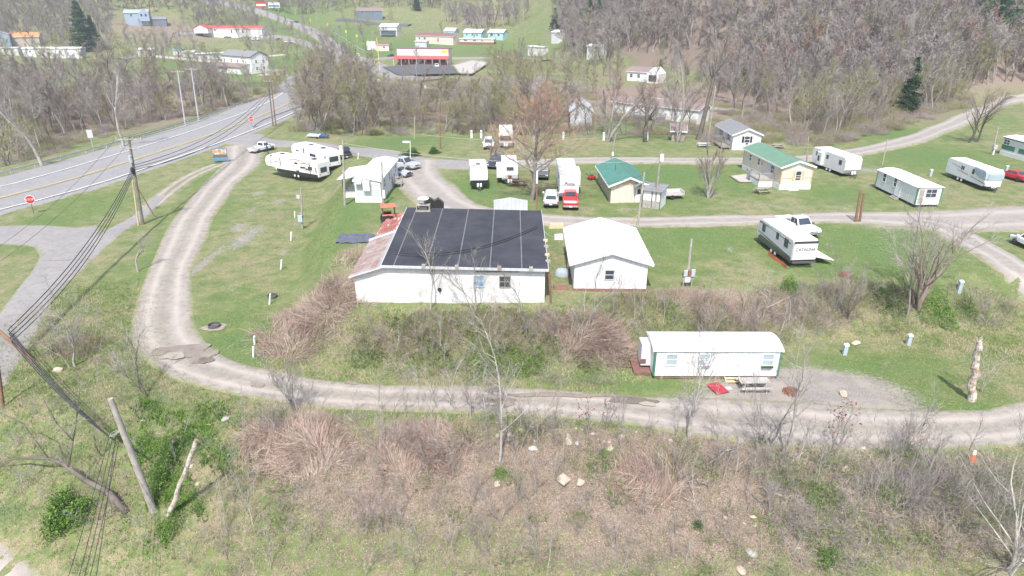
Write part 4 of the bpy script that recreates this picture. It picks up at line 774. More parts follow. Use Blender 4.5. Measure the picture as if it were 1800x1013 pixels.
# --- mobile home by the entry
b=Bld('mobile_home','white mobile home seen end on with a small railed porch on its left side','mobile home',(626,356),(671,356.4),12.5,2.9)
b.walls('white_siding',.35,'y'); b.gable('white_roof',.35,'y',ov=.15,trim='white_paint'); b.skirt('white_paint',.65)
b.part('storage_cabinet',MB().box(b.L*.35,b.L*.62,-.55,-.06,1.6,2.95),'lap_grey',bevel=.03); b.part('awning',MB().hexa([(.2,-.7,2.6),(b.L*.3,-.7,2.6),(b.L*.3,0,2.95),(.2,0,2.95)],[(.2,-.7,2.63),(b.L*.3,-.7,2.63),(b.L*.3,0,2.98),(.2,0,2.98)]),'rv_roof')
b.part('wall_panel',S(MB(),'front',b.L,b.W,.15,1.25,.8,2.5,.001,.03),'lap_grey'); b.part('wall_panel',S(MB(),'front',b.L,b.W,b.L-1.25,b.L-.15,.8,2.5,.001,.03),'lap_grey')
for u in (2.5,6,10.5): b.win('right',u,1.5,.9,1.0)
b.door('right',8.2,z=.7); st=MB(); [st.box(b.L+.1,b.L+1.3,7.4,8.9,.62,.68)]; [st.box(b.L+.1+1.15*i,b.L+.2+1.15*i,y,y+.08,-.2,1.6) for i in (0,1) for y in (7.4,8.82)]; st.box(b.L+.1,b.L+1.3,7.36,7.4,1.1,1.2).box(b.L+.1,b.L+1.3,7.36,7.4,1.5,1.6); b.part('landing',st,'old_pole')
dk=MB(); dk.box(-2.2,-.08,2.2,7.5,.5,.6); dk.box(-2.15,-2.1,2.25,7.4,-.8,.48).box(-2.15,-.1,2.25,2.3,-.8,.48); d=b.part('porch',dk,'white_paint')
rl=MB(); 
for i in range(12): rl.box(-2.2+i*.185,-2.17+i*.185,2.2,2.24,.6,1.45)
for i in range(20): rl.box(-2.2,-2.16,2.2+i*.27,2.24+i*.27,.6,1.45)
rl.box(-2.2,-.08,2.18,2.26,1.45,1.52).box(-2.22,-2.14,2.2,7.5,1.45,1.52); b.part('railing',rl,'bumper',d)
b.part('porch_roof',MB().hexa([(-2.7,1.6,2.55),(-.15,1.6,2.95),(-.15,8.5,2.95),(-2.7,8.5,2.55)],[(-2.7,1.6,2.62),(-.15,1.6,3.02),(-.15,8.5,3.02),(-2.7,8.5,2.62)]),'white_roof',d)
b.part('porch_post',MB().box(-2.25,-2.15,2.3,2.4,.6,2.6).box(-2.25,-2.15,7.2,7.3,.6,2.6),'bumper',d)
# ------------------------------------------------------------------ farther houses
def simple(name,label,cat,A,B,Wd,h,wall,roof,rise,axis='x',L=None,wins=(),doors=(),ov=.35,trim='white_paint',group=None,skirt=None,frame='white_paint'):
    b=Bld(name,label,cat,A,B,Wd,h,group,L)
    b.walls(wall,rise,axis); b.gable(roof,rise,axis,ov=ov,trim=trim)
    if skirt: b.skirt(skirt,.7)
    for w in wins: b.win(*w,frame=frame)
    for d in doors: b.door(*d)
    return b
b=simple('farmhouse','white two storey house with grey roof and a lower front wing on the left hill','house',(393,125),(444,130),8.5,6.8,'white_paint','grey_shingle',2.0,wins=[('front',2.2,4.2,.8,1.2),('front',7.5,4.2,.8,1.2),('front',12,4.2,.8,1.2),('right',2.5,4.2,.8,1.2),('right',6,4.2,.8,1.2),('right',2.5,1.4,.8,1.2),('right',6,1.4,.8,1.2)],trim='paint_darkgrey')
Lh=b.L; b.part('front_wing',MB().hexa([(.5,-4.5,-2),(Lh-1.5,-4.5,-2),(Lh-1.5,-.02,-2),(.5,-.02,-2)],[(.5,-4.5,2.7),(Lh-1.5,-4.5,2.7),(Lh-1.5,-.02,3.7),(.5,-.02,3.7)]),'white_paint')
b.part('wing_roof',MB().hexa([(0,-5,2.65),(Lh-1,-5,2.65),(Lh-1,-.03,3.75),(0,-.03,3.75)],[(0,-5,2.8),(Lh-1,-5,2.8),(Lh-1,-.03,3.9),(0,-.03,3.9)]),'brown_shingle')
g=MB(); [g.box(3+i*1.0,3.8+i*1.0,-4.56,-4.48,1.5,2.3) for i in range(8)]; b.part('window_row',g,'glass'); b.part('wing_door',MB().box(.7,2.2,-4.55,-4.48,-.2,2.3),'fresh_wood'); b.part('chimney',MB().box(Lh*.55,Lh*.55+.8,3.8,4.6,7.8,9.2),'brick_red')
p=P(474,132); t=root('courtyard_wall',p,-.05,'grey block wall around the yard right of the white two storey house','wall'); MB().box(-4,5,4,4.3,-.5,1.9).box(5,5.3,-2,4.3,-.5,1.6).build('wall',M['concrete'],t); MB().box(-4.2,4.8,-3.5,3.9,-.4,.12).build('slab',M['concrete'],t)
b=simple('mobile_home','pale blue grey mobile home with yellow end door beside the farmhouse','mobile home',(343,104),(352,108),17,2.9,'lap_grey','white_roof',.3,'y',L=6,wins=[('right',4,1.4,.9,1),('right',9,1.4,.9,1),('front',1.2,1.4,.8,1)]); b.part('end_door',S(MB(),'front',b.L,b.W,2.4,3.6,.2,2.3,.01,.05),'yellow_plastic')
simple('trailer_home','white trailer home partly behind bare trees, left of the green roofed shed','mobile home',(243,98),(272,98),5,3,'white_paint','white_roof',.5,'x',wins=[('front',2,1.3,1,1),('front',7,1.3,1,1)])
simple('shed','small grey shed with dark green roof on the left hill','shed',(305,97),(318,98),5,2.8,'lap_grey','green_metal',.9,'x',wins=[('front',2,1,.8,.8)])
simple('shed','low shed with pale grey roof between the green roofed shed and the blue grey trailer','shed',(322,100),(340,101),5,2.6,'concrete','pale_metal',.8,'x')
b=simple('mobile_home','very long white mobile home among the trees at the far left','mobile home',(42,100),(145,103),5,3.6,'white_siding','white_roof',.5,'x',wins=[('front',4,1.5,1,1),('front',12,1.5,1,1),('front',20,1.5,1,1)]); b.part('end_panel',S(MB(),'right',b.L,b.W,0,b.W,0,3.6,.002,.03),'blue_siding')
simple('camper_shell','small white camper left of the very long mobile home','camper',(5,96),(34,98),4,2.8,'white_siding','white_roof',.25,'x',wins=[('front',2,1.2,1.2,.8),('front',6,1.2,1.2,.8)])
simple('barn','barn with bright orange tin roof at the far left','barn',(24,82),(72,82),9,3.2,'tan_siding','orange_roof',2.2,'x')
simple('house','blue grey house with dull red roof cut by the left margin','house',(-28,88),(22,86),9,6.0,'blue_siding','maroon_roof',2.6,'y',wins=[('front',4,2,1,1.2)])
b=simple('house','pale blue house with twin gables high in the left woods','house',(222,44),(264,46),10,5.2,'blue_siding','blue_siding',1.8,'x',wins=[('front',4,3,1.2,1.3),('front',9,3,1.2,1.3)])
b.part('front_gable',MB().prism_y([(9,0),(15,0),(15,5.2),(12,7.3),(9,5.2)],-2.5,-.02),'blue_siding'); b.part('front_gable_window',MB().box(10,11.2,-2.56,-2.48,3,4.4).box(12.6,13.8,-2.56,-2.48,3,4.4),'glass')
simple('garage','slate blue garage right of the pale blue house in the woods','garage',(268,46),(294,47),7,3,'slate_siding','grey_shingle',1.2,'x')
b=simple('motel','long low white building with orange red tin roof on the left hill','building',(345,60),(462,68),8,3.0,'white_paint','red_metal',1.4,'x',wins=[('front',14,1.2,1,1.2),('front',30,1.2,1,1.2)],doors=[('front',26,1,2,'bumper'),('front',34,1.2,2.1,'bumper')])
b.part('front_gable',MB().prism_y([(2,0),(12,0),(12,3.0),(7,5.2),(2,3.0)],-5,-.02),'white_paint'); b.part('gable_roof',MB().prism_y([(1.2,2.75),(7,5.3),(7,5.5),(1.2,2.95)],-5.4,-.02).prism_y([(12.8,2.75),(7.01,5.3),(7.01,5.5),(12.8,2.95)],-5.4,-.02),'red_metal')
# store
b=Bld('store','red and cream roadside store with long red awning and white posts','store',(699,114),(789,115),8,7.4,L=None)
L=b.L; b.walls('cream_siding'); b.part('roof_edge',MB().box(-.2,L+.2,-.2,b.W+.2,7.35,7.6),'maroon_roof')
b.part('fascia_panel',MB().box(.1,L-.1,-.12,-.002,4.3,7.3),'white_siding'); b.part('sign_panel',MB().box(L*.86,L-.4,-.2,-.122,5.8,6.8),'sign_yellow')
aw=b.part('awning',MB().hexa([(-1.2,-3.6,2.9),(L+.4,-3.6,2.9),(L+.4,-.13,4.1),(-1.2,-.13,4.1)],[(-1.2,-3.6,3.05),(L+.4,-3.6,3.05),(L+.4,-.13,4.25),(-1.2,-.13,4.25)]),'red_metal')
for i in range(8): b.part('post',MB().box(-1+i*(L+1.2)/7,-.85+i*(L+1.2)/7,-3.5,-3.3,-.3,2.9),'white_paint',aw)
g=MB(); [g.box(1+i*3.4,3.6+i*3.4,-.1,-.01,.5,2.6) for i in range(int(L/3.5))]; b.part('shop_window',g,'glass'); b.part('red_dado',MB().box(0,L,-.2,-.12,-.2,1.2),'red_metal'); b.part('porch_floor',MB().box(-1.2,L+.6,-4,-.2,-.6,-.02),'concrete')
b=simple('office','small cream building with maroon roof and white sign wall left of the store','building',(650,90),(707,90),7,3.2,'cream_siding','maroon_roof',1,'x',L=12,wins=[('front',9,1.2,1.2,1)])
b.part('sign_wall',MB().box(-1.5,4,-.5,-.2,0,5),'white_siding')
simple('pale_shed','pale blue grey box shed behind the store','shed',(730,84),(750,84),5,3,'pale_metal','pale_metal',.3,'x')
b=simple('ranch_house','long cream ranch house with maroon roof behind the store','house',(731,76),(797,80),9,3.4,'cream_siding','maroon_roof',1.6,'x',wins=[('front',7,1.2,1.6,1.2),('front',3,1.2,1,1.2)],doors=[('front',17,1,2,'red_metal')])
b=simple('house','white house with dark blue porch on the hill left of the ranch house','house',(668,63),(698,64),8,5,'white_siding','white_roof',1.8,'x',wins=[('front',3,3,1,1.2)]); b.part('porch',MB().box(1,12,-3.2,-.02,-.3,.3).box(1,12.5,-3.4,-.02,2.4,2.7),'slate_siding')
simple('house','dark slate blue house with grey roof highest on the centre hill','house',(628,33),(673,36),8,4.0,'slate_siding','brown_shingle',1.8,'x',wins=[('front',4,1.5,1.3,1.3),('front',12,1.5,1.3,1.3)],trim='lap_grey')
simple('house','small white hip roofed house directly right of the ranch house','house',(781,66),(799,67),7,3.4,'aqua_siding','white_roof',1.6,'x',wins=[('front',2,1.2,1,1.2)])
simple('house','light blue cottage with white roof, left one of the pair right of the ranch house','house',(815,69),(846,70),7,3.2,'aqua_siding','white_roof',1.8,'x',wins=[('front',2.5,1.2,1,1.2),('front',6.5,1.2,1,1.2),('front',10,1.2,1,1.2)])
simple('house','light blue cottage with white roof, right one of the pair right of the ranch house','house',(858,70),(884,71),7,3.2,'aqua_siding','white_roof',1.8,'x',wins=[('front',3,1.2,1.6,1.2),('front',8,1.2,1.6,1.2)])
simple('mobile_home','pinkish mobile home with brick skirting in front of the light blue cottages','mobile home',(808,78),(868,79),4.5,2.6,'pinkcream_siding','white_roof',.3,'x',skirt='brick_red',wins=[('front',4,1.3,2,.8),('front',10,1.3,2,.8),('front',15,1.3,1,.8)])
simple('shed','small white shed at the wood edge right of the light blue cottages','shed',(969,77),(981,77),5,3.2,'white_siding','white_roof',1,'x')
simple('mobile_home','white mobile home half hidden by bare trees left of the wood edge','mobile home',(928,98),(954,98),4,2.8,'white_siding','white_roof',.3,'x')
simple('shed','white shed alone in the wood above the hillside house','shed',(1031,105),(1054,105),5,3.4,'white_siding','white_roof',.8,'x',wins=[('front',1.5,1.2,.8,.8),('front',4,1.2,.8,.8)])
b=simple('house','white hillside house with a gabled porch at its right end','house',(1102,142),(1140,145),7,3.6,'white_siding','brown_shingle',1.4,'x',wins=[('front',1.8,1.4,1.1,1.3),('front',5,1.4,1.1,1.3)])
b.part('porch_gable',MB().prism_y([(b.L,0),(b.L+5,0),(b.L+5,3.4),(b.L+2.5,5.6),(b.L,3.4)],-2,4),'white_siding'); b.part('porch_opening',MB().box(b.L+1,b.L+4.2,-2.06,-1.98,.6,2.9),'glass')
b=simple('house','long white house with dark brown roof and dark deck beyond the creek','house',(1098,203),(1226,219),6.5,3.3,'white_siding','brown_shingle',1.2,'x',wins=[('front',2.5,1.3,1,1.1),('front',9.5,1.3,1,1.1)],doors=[('front',6,.95,2,'white_paint')])
b.deck(3,12,-3,-.1,.6,'bumper')
b=simple('house_wing','white block garage wing at the left end of the long brown roofed house','garage',(1077,197),(1094,199),6,2.9,'white_siding','brown_shingle',.9,'x')
simple('barn','weathered pale metal barn among bare trees beyond the camper row','barn',(1002,222),(1040,222),11,3.2,'pale_metal','pale_metal',2.0,'y',trim='lap_grey')
simple('shed','small brown roofed garden shed below the long white house','shed',(1180,248),(1203,249),3.4,2.0,'weathered_wood','brown_shingle',.9,'x')
# ------------------------------------------------------------------ vehicles (x forward, y across)
def quad_on(mb,a,b,c,d,u0,u1,v0,v1,t):
    """panel on the bilinear patch a-b-c-d (a,b bottom, d,c top), pushed out by t"""
    a,b,c,d=map(Vector,(a,b,c,d)); n=(b-a).cross(d-a).normalized()
    f=lambda u,v:(a.lerp(b,u)).lerp(d.lerp(c,u),v)
    p=[f(u0,v0),f(u1,v0),f(u1,v1),f(u0,v1)]
    mb.hexa([q-n*.02 for q in p],[q+n*t for q in p])
def vehicle(kind,label,rear,front,paint,cat=None,group=None,rim='rim',name=None,bedm='bumper',rack=False):
    a=P(*rear); f=P(*front); d=Vector((f.x-a.x,f.y-a.y)).normalized(); c=(a+f)/2; c.z=h1(c.x,c.y)+.02
    if d.length<.1: d=Vector((1,0))
    t=root(name or {'pickup':'pickup_truck','suv':'parked_car','sedan':'parked_car','van':'parked_van'}[kind],c,math.atan2(d.y,d.x),label,cat or {'pickup':'pickup','suv':'car','sedan':'car','van':'van'}[kind],group)
    pm=M['paint_'+paint]; 
    if kind=='pickup':
        L,w,cl=5.8,1.98,.55
        x0,x1=-L/2,L/2; bz,hz_=1.08,1.15
        bd=MB().prism_y([(-.35,cl),(-.35,bz),(1.35,bz+.04),(1.5,hz_+.02),(x1-.25,hz_-.06),(x1,hz_-.2),(x1,cl),(x1-.3,cl-.08)],-w/2,w/2).build('body',pm,t,bevel=.06)
        bed=MB().box(x0,-.36,-w/2,-w/2+.16,cl,bz).box(x0,-.36,w/2-.16,w/2,cl,bz).box(x0,x0+.1,-w/2+.16,w/2-.16,cl,bz-.02).box(x0+.1,-.36,-w/2+.16,w/2-.16,cl,.62).build('cargo_bed',pm,t,bevel=.03)
        MB().box(x0+.12,-.38,-w/2+.18,w/2-.18,.621,.66).build('bed_liner',M[bedm],bed)
        cab=(-.35,1.4,-.2,.75,w/2-.06,w/2-.26,bz,1.88)
        wx=(-1.75,1.9)
    elif kind in('suv','van'):
        L,w,cl=(4.7,1.9,.45) if kind=='suv' else (5.2,2.0,.45); x0,x1=-L/2,L/2; bz=.98
        bd=MB().prism_y([(x0,cl),(x0-.02,.75),(x0+.08,bz),(x1-1.15,bz+.02),(x1-.15,bz-.14),(x1,bz-.35),(x1,cl)],-w/2,w/2).build('body',pm,t,bevel=.07)
        cab=(x0+.06,x1-1.05,x0+.35,x1-1.75,w/2-.05,w/2-.24,bz,1.70 if kind=='suv' else 2.0); wx=(x0+.85,x1-.9)
    else:
        L,w,cl=4.75,1.86,.35; x0,x1=-L/2,L/2; bz=.88
        bd=MB().prism_y([(x0,cl),(x0-.02,.62),(x0+.1,bz+.02),(x0+.9,bz+.03),(x1-1.3,bz),(x1-.15,bz-.2),(x1,bz-.38),(x1,cl)],-w/2,w/2).build('body',pm,t,bevel=.08)
        cab=(x0+.7,x1-1.35,x0+1.5,x1-2.05,w/2-.08,w/2-.28,bz,1.36); wx=(x0+.85,x1-.9)
    xa,xb,ta,tb,yb,yt,za,zb=cab
    B=[(xa,-yb,za-.02),(xb,-yb,za-.02),(xb,yb,za-.02),(xa,yb,za-.02)]; Tp=[(ta,-yt,zb),(tb,-yt,zb),(tb,yt,zb),(ta,yt,zb)]
    cb=MB().hexa(B,Tp).build('cab',pm,t,bevel=.05)
    g=MB(); quad_on(g,B[1],B[2],Tp[2],Tp[1],.06,.94,.14,.9,.008); g.build('windshield',M['glass'],cb)
    g=MB(); quad_on(g,B[3],B[0],Tp[0],Tp[3],.1,.9,.2,.88,.008); g.build('rear_window',M['glass'],cb)
    for q in ((B[0],B[1],Tp[1],Tp[0]),(B[2],B[3],Tp[3],Tp[2])):
        for u in ((.08,.48),(.52,.9)):
            g=MB(); quad_on(g,*q,u[0],u[1],.2,.85,.008); g.build('side_window',M['glass'],cb)
    ra=.40 if kind=='pickup' else .34
    for x in wx:
        for s_ in (-1,1):
            y=s_*(w/2-.13); wh=MB().tube((x,y-.13,ra),(x,y+.13,ra),ra,ra,18).build('wheel',M['tyre'],t); MB().tube((x,y+s_*.12,ra),(x,y+s_*.145,ra),ra*.6,ra*.55,12).build('rim',M[rim],wh)
            ar=MB(); [ar.box(x+ra*1.15*math.cos(k*math.pi/6)-.07,x+ra*1.15*math.cos(k*math.pi/6)+.07,min(s_*(w/2-.05),s_*(w/2+.01)),max(s_*(w/2-.05),s_*(w/2+.01)),ra+ra*1.15*math.sin(k*math.pi/6)-.05,ra+ra*1.15*math.sin(k*math.pi/6)+.04) for k in range(1,6)]; ar.build('wheel_arch',M['bumper'],t)
    chrome='chrome' if kind=='pickup' and paint in('red','white','silver') else 'bumper'
    bp=MB().box(x1-.05,x1+.12,-w/2+.05,w/2-.05,cl-.02,cl+.22).build('front_bumper',M[chrome],t,bevel=.03); MB().box(x0-.14,x0+.02,-w/2+.05,w/2-.05,cl-.02,cl+.2).build('rear_bumper',M[chrome],t,bevel=.03)
    MB().box(x0-.16,x0-.141,-.18,.18,cl+.02,cl+.16).build('number_plate',M['sign_white'],t)
    tz=.72 if kind!='pickup' else .78
    MB().box(x1-.04,x1+.015,-.5,.5,cl+.25,tz+.1).build('grille',M['dark_void'],t)
    for s_ in (-1,1):
        ys=sorted((s_*(w/2-.42),s_*(w/2-.05))); MB().box(x1-.06,x1+.025,ys[0],ys[1],tz-.06,tz+.1).build('headlight',M['lamp_clear'],t,bevel=.02)
        ys=sorted((s_*(w/2-.18),s_*(w/2-.02))); MB().box(x0-.03,x0+.05,ys[0],ys[1],tz-.06,tz+.2).build('tail_light',M['lamp_red'],t,bevel=.02)
        ys=sorted((s_*(w/2-.02),s_*(w/2+.2))); MB().box(xb-.25,xb-.1,ys[0],ys[1],za+.05,za+.27).build('mirror',M['bumper' if kind=='pickup' else 'paint_'+paint],t,bevel=.02)
    if rack: MB().box(ta+.1,tb-.1,-yt+.08,-yt+.12,zb+.02,zb+.07).box(ta+.1,tb-.1,yt-.12,yt-.08,zb+.02,zb+.07).build('roof_rack',M['bumper'],cb)
    return t
vehicle('pickup','white pickup with a person leaning at its open door on the entry road','dummy' and (447,270),(475,263),'white',rim='rim_dark')
vehicle('pickup','black pickup tucked behind the farther fifth wheel camper',(617,287),(598,268),'black')
vehicle('pickup','silver lifted pickup with black wheels beside the end of the mobile home',(694,294),(722,298),'silver',rim='rim_dark')
vehicle('sedan','light silver car partly behind the mobile home under the silver pickup',(688,308),(706,311),'silver')
vehicle('suv','white car facing the camera on the verge left of the motorhome',(859,254),(859,266),'white',rack=True)
vehicle('suv','dark navy car between the lone caravan and the camper with slide out',(879,288),(866,298),'navy')
vehicle('pickup','grey pickup facing the camera right of the big reddish tree trunk',(954,301),(952,318),'grey',bedm='rust')
vehicle('suv','white car parked beside the red pickup, tail towards the gravel road',(968,369),(969,349),'white',rack=True)
vehicle('pickup','bright red pickup with chrome bumper and open bed beside the white car',(1003,371),(1001,349),'red',bedm='sign_white')
vehicle('pickup','large white pickup parked behind the grey lettered camper',(1379,397),(1421,417),'white')
vehicle('sedan','red coupe with roof rack near the right margin',(1800,320),(1758,309),'red',rim='rim_dark')
vehicle('suv','white car cut off by the right margin below the gravel lot',(1835,448),(1793,428),'white',rim='rim_dark')
vehicle('suv','dark car driving alone on the hill road',(529,44),(512,39),'black')
vehicle('van','white van at the road junction left of the store',(627,104),(632,98),'white')
vehicle('pickup','dark blue pickup parked left of the store awning',(699,102),(680,101),'navy')
vehicle('pickup','white pickup nosed up to the store porch',(768,123),(768,116),'white')
vehicle('van','white van parked at the right end of the long red roofed building',(443,72),(456,71),'white')
vehicle('pickup','white pickup on the side lane right of the long red roofed building',(500,75),(514,77),'white')
vehicle('suv','dark car in front of the long red roofed building',(352,62),(365,62),'darkgrey')
vehicle('sedan','silver car in front of the long red roofed building',(392,66),(408,67),'silver')
vehicle('sedan','grey blue sedan on the grass between the hillside lane and the wood',(1326,226),(1342,225),'grey')
# ------------------------------------------------------------------ poles and cables
def up(base,top):
    b=P(*base); t=W(top[0],top[1],b.y); return b,t
def pole(label,base,top,r=.14,m='pole_wood',name='utility_pole',cat='utility pole',group=None,arms=(),extra=None,n=10):
    b,t=up(base,top); o=root(name,b,0,label,cat,group); v=t-b
    pl=MB().tube((0,0,-.4),tuple(v),r*1.2,r*.85,n).build('pole',M[m],o,smooth=False)
    for dz,wd,th in arms:
        c=v*(1-dz/v.length); MB().box(c.x-wd/2,c.x+wd/2,c.y-th/2-.12,c.y-.02,c.z-th/2,c.z+th/2).build('cross_arm',M['old_pole'],o)
        for k in range(4):
            x=c.x-wd/2+.1+(wd-.2)*k/3; MB().lathe((x,c.y-.08,c.z+th/2),[(.03,0),(.06,.05),(.03,.1),(.06,.14),(.0,.2)],6).build('insulator',M['galvanised'],o)
    return o,b,v
def cable(label,p,q,sag=.6,r=.022,m='cable',name='power_line',group='power lines along the highway',n=14):
    p=Vector(p);q=Vector(q); pts=[p.lerp(q,i/n)-Vector((0,0,4*sag*(i/n)*(1-i/n))) for i in range(n+1)]
    k=(p.y+q.y)/2; o=MB().path(pts,r,5).build(name,M[m]); tag(o,label,'cable',group); return o
o1,b1,v1=pole('tall dark utility pole with two cross arms at the highway verge','d' and (251,395),(226,240),.17,arms=((.35,3.4,.14),(1.5,2.6,.14)))
MB().tube((v1.x*.7,v1.y-.3,v1.z*.72),(v1.x*.7,v1.y-.3,v1.z*.72+.9),.22,.22,10).build('transformer',M['galvanised'],o1)
MB().lathe((v1.x*.55+.0,-.25,v1.z*.63),[(.02,-.5),(.2,-.35),(.24,0),(.2,.35),(.02,.5)],10).build('cable_coil',M['cable'],o1)
ob,bb_,vb=pole('pale wooden stub pole strapped beside the tall dark highway pole','d' and (243,396),(233,318),.10,'fresh_wood')
g1,g2=P(273,381),b1+v1*.45; o=MB().tube(g1-Vector((0,0,.3)),g2,.10,.08,8).build('brace_pole',M['fresh_wood']); tag(o,'slanting pale brace pole propping the tall dark highway pole','brace pole')
of,bf,vf=pole('grey weathered pole without wires standing on the lower left bank',(270,896),(194,701),.19,'old_pole',n=14)
o_,b2,v2=None,*up((480,226),(471,140)); o2,b2,v2=pole('tall utility pole beside the highway bridge, left of two',(480,222),(471,140),.15,arms=((.4,2.4,.12),))
o3,b3,v3=pole('brown utility pole beside the highway bridge, right of two',(485,223),(477,150),.13,'brown_pole')
pole('steel grey utility pole beyond the guardrail, left of two',(326,222),(312,124),.14,'galvanised',arms=((.3,3.2,.12),)); o5,b5,v5=pole('steel grey utility pole beyond the guardrail, right of two',(349,212),(336,120),.15,'galvanised',arms=((.3,3,.12),))
o4,b4,v4=pole('grey utility pole standing left of the mobile home porch',(606,361),(602,246),.13,'old_pole')
MB().box(.1,.5,-.2,.2,v4.z*.78,v4.z*.78+1.1).build('street_lamp_head',M['plastic_white'],o4)
o6,b6,v6=pole('pole with meter box at the front corner of the mobile home',(673,360),(671,285),.12,'old_pole'); MB().box(.1,.42,-.2,.12,.9,1.9).build('meter_box',M['plastic_white'],o6)
o7,b7,v7=pole('short service pole with meter boxes on the left grass strip',(531,402),(529,330),.12,'old_pole'); MB().box(-.3,.3,-.35,-.12,1.0,1.9).build('meter_box',M['pale_blue_box'],o7,bevel=.02); MB().box(-.1,.35,-.3,-.1,v7.z*.75,v7.z*.75+.45).build('meter_box',M['galvanised'],o7)
o8,b8,v8=pole('brown pole with white top behind the right corner of the workshop',(943,384),(944,320),.11,'brown_pole'); MB().tube((v8.x,v8.y,v8.z-.2),(v8.x,v8.y,v8.z+1.3),.11).build('pole_cap',M['plastic_white'],o8)
o9,b9,v9=pole('leaning grey pole at the gravel road left of the white garage',(1120,399),(1133,303),.13,'old_pole')
tag(o9,'grey pole leaning right beside the gravel road behind the white garage')
gb=P(1107,394); o=MB().tube(gb,b9+v9*.25,.05,.04,6).build('brace_post',M['yellow_plastic']); tag(o,'short pale prop leaning on the grey pole behind the white garage','brace post')
o10,b10,v10=pole('dark pole with white lamp box between the cabin and the lawn',(1151,367),(1162,266),.13,'weathered_wood'); MB().box(.05,.5,-.25,.15,v10.z*.83,v10.z*.83+.9).build('lamp_box',M['plastic_white'],o10,bevel=.05)
o11,b11,v11=pole('grey leaning pole on the back road above the green cabin roof',(1071,291),(1083,234),.12,'weathered_wood'); MB().box(.3,.6,-.2,.1,1.6,2.2).build('meter_box',M['plastic_white'],o11)
pole('left one of two brown poles beside the gravel road',(1504,391),(1513,335),.15,'brown_pole'); pole('right one of two brown poles beside the gravel road',(1511,391),(1519,340),.13,'brown_pole')
pole('slim pole at the back road left of the plain white trailer',(1418,287),(1421,240),.10,'weathered_wood'); pole('thin leaning grey pole on the lawn right of the plain white trailer',(1551,290),(1560,245),.08,'old_pole')
o12,b12,v12=pole('white based pole with meter box near the green banded mobile home',(1744,272),(1755,222),.13,'old_pole'); MB().box(-.3,.3,-.4,-.14,1.0,1.7).build('meter_box',M['galvanised'],o12); MB().tube((0,-.2,-.1),(0,-.2,1.3),.13).build('white_sleeve',M['plastic_white'],o12)
pole('slim wooden pole standing in the grass behind the entry road hedge',(728,245),(729,205),.10,'old_pole'); pole('brown pole with stay wires near the round shrub',(774,262),(773,190),.12,'brown_pole')
o13,b13,v13=pole('white sign post by the round hedge next to the silver pickup',(721,288),(721,248),.06,'pvc',name='sign_post',cat='sign post'); MB().box(-1.0,.1,-.05,.05,v13.z-.3,v13.z).build('sign_board',M['plastic_white'],o13)
pole('wooden pole left of the store with a tall pale top',(668,127),(662,66),.18,'yellow_plastic'); pole('utility pole at the junction left of the store',(629,108),(628,84),.16,'weathered_wood',arms=((.3,3,.2),)); pole('dark utility pole at the grass edge of the hill road junction',(588,93),(590,54),.16,'weathered_wood')
for i,(a_,c_,dsc) in enumerate((((761,66),(760,36),'on the grassy hill above the ranch house'),((800,74),(801,45),'between the white hip roofed house and the light blue cottages'),((532,48),(531,25),'beside the hill road near the dark car'),((556,40),(556,12),'on the green slope right of the hill road'),((413,62),(415,38),'in front of the long red roofed building'),((377,115),(373,60),'left of the two storey farmhouse'),((652,86),(655,55),'left of the white porch house'),((1303,215),(1308,182),'at the hillside lane below the wood'),((1245,245),(1258,150),'behind the cottage with the grey roof'),((154,92),(153,70),'right of the very long mobile home'))):
    pole('slender utility pole '+dsc,a_,c_,.13,'old_pole',arms=((.4,1.8,.15),) if i%3==0 else ())
# lower-left leaning pole and line bundle
lb=P(66,636); lt=W(-50,540,lb.y+2.5); o=MB().tube(lb-Vector((0,0,.4)),lt,.17,.13,10).build('utility_pole',M['brown_pole']); tag(o,'dark brown pole leaning in from the left margin','utility pole')
a_=lb.lerp(lt,.42)
lb2=P(4,716); lt2=W(-4,636,lb2.y); o=MB().tube(lb2-Vector((0,0,.4)),lt2,.12,.1,8).build('utility_pole',M['brown_pole']); tag(o,'short brown pole upright at the left margin below the leaning one','utility pole')
hub=W(14,585,lb.y+1); hubs=[W(14+k*2,580+k*7,lb.y+.8) for k in range(4)]
end=b1+v1*.66
for k in range(4):
    cable('thick black cable of the bundle between the highway pole and the leaning pole',end+Vector((0,-.2,-.25*k)),hubs[k]+Vector((0,0,0)),1.3+.15*k,.045-.006*(k%2),group='bundle of cables left')
far_=[b2+v2*.97+Vector((dx,0,0)) for dx in(-1,-.3,.4,1.1)]
tops=[b1+v1*(1-.25/v1.length)+Vector((dx,-.1,0)) for dx in (-1.6,-.5,.5,1.6)]
for k in range(4): cable('thin wire from the highway pole to the pole at the bridge',tops[k],far_[k],1.5,.018,group='wires over the highway')
for k in range(3): cable('dark cable sagging over the road from the highway pole to the bridge pole',end+Vector((.1,0,.3-.3*k)),b2+v2*(.78-.06*k),2.2+.3*k,.04,group='cables over the highway')
low=[W(192+k*3,768+k*2,33.5) for k in range(4)]
for k in range(4): cable('black cable of the bundle running from the leaning pole to the tree tangle',hubs[k],low[k],.5+.12*k,.035,group='bundle of cables lower left')
ends=[W(x,1040,24.5) for x in (112,132,142,152,165)]
for k in range(5): cable('black cable dropping from the tangle to the bottom margin',low[k%4]+Vector((.1*k,0,0)),ends[k],.12,.02,group='cables at the bottom margin')
for k in range(5):
    rr=random.Random(k); p_=[low[0]+Vector((.0,0,.0))]
    for j in range(4): p_.append(p_[-1]+Vector((rr.uniform(.1,.35),rr.uniform(-.1,.1),rr.uniform(.0,.28))))
    o=MB().path(p_,.012,4).build('tie_wire',M['pale_cable']); tag(o,'pale loose wire end at the cable tangle by the bare grey pole','wire','loose wire ends')
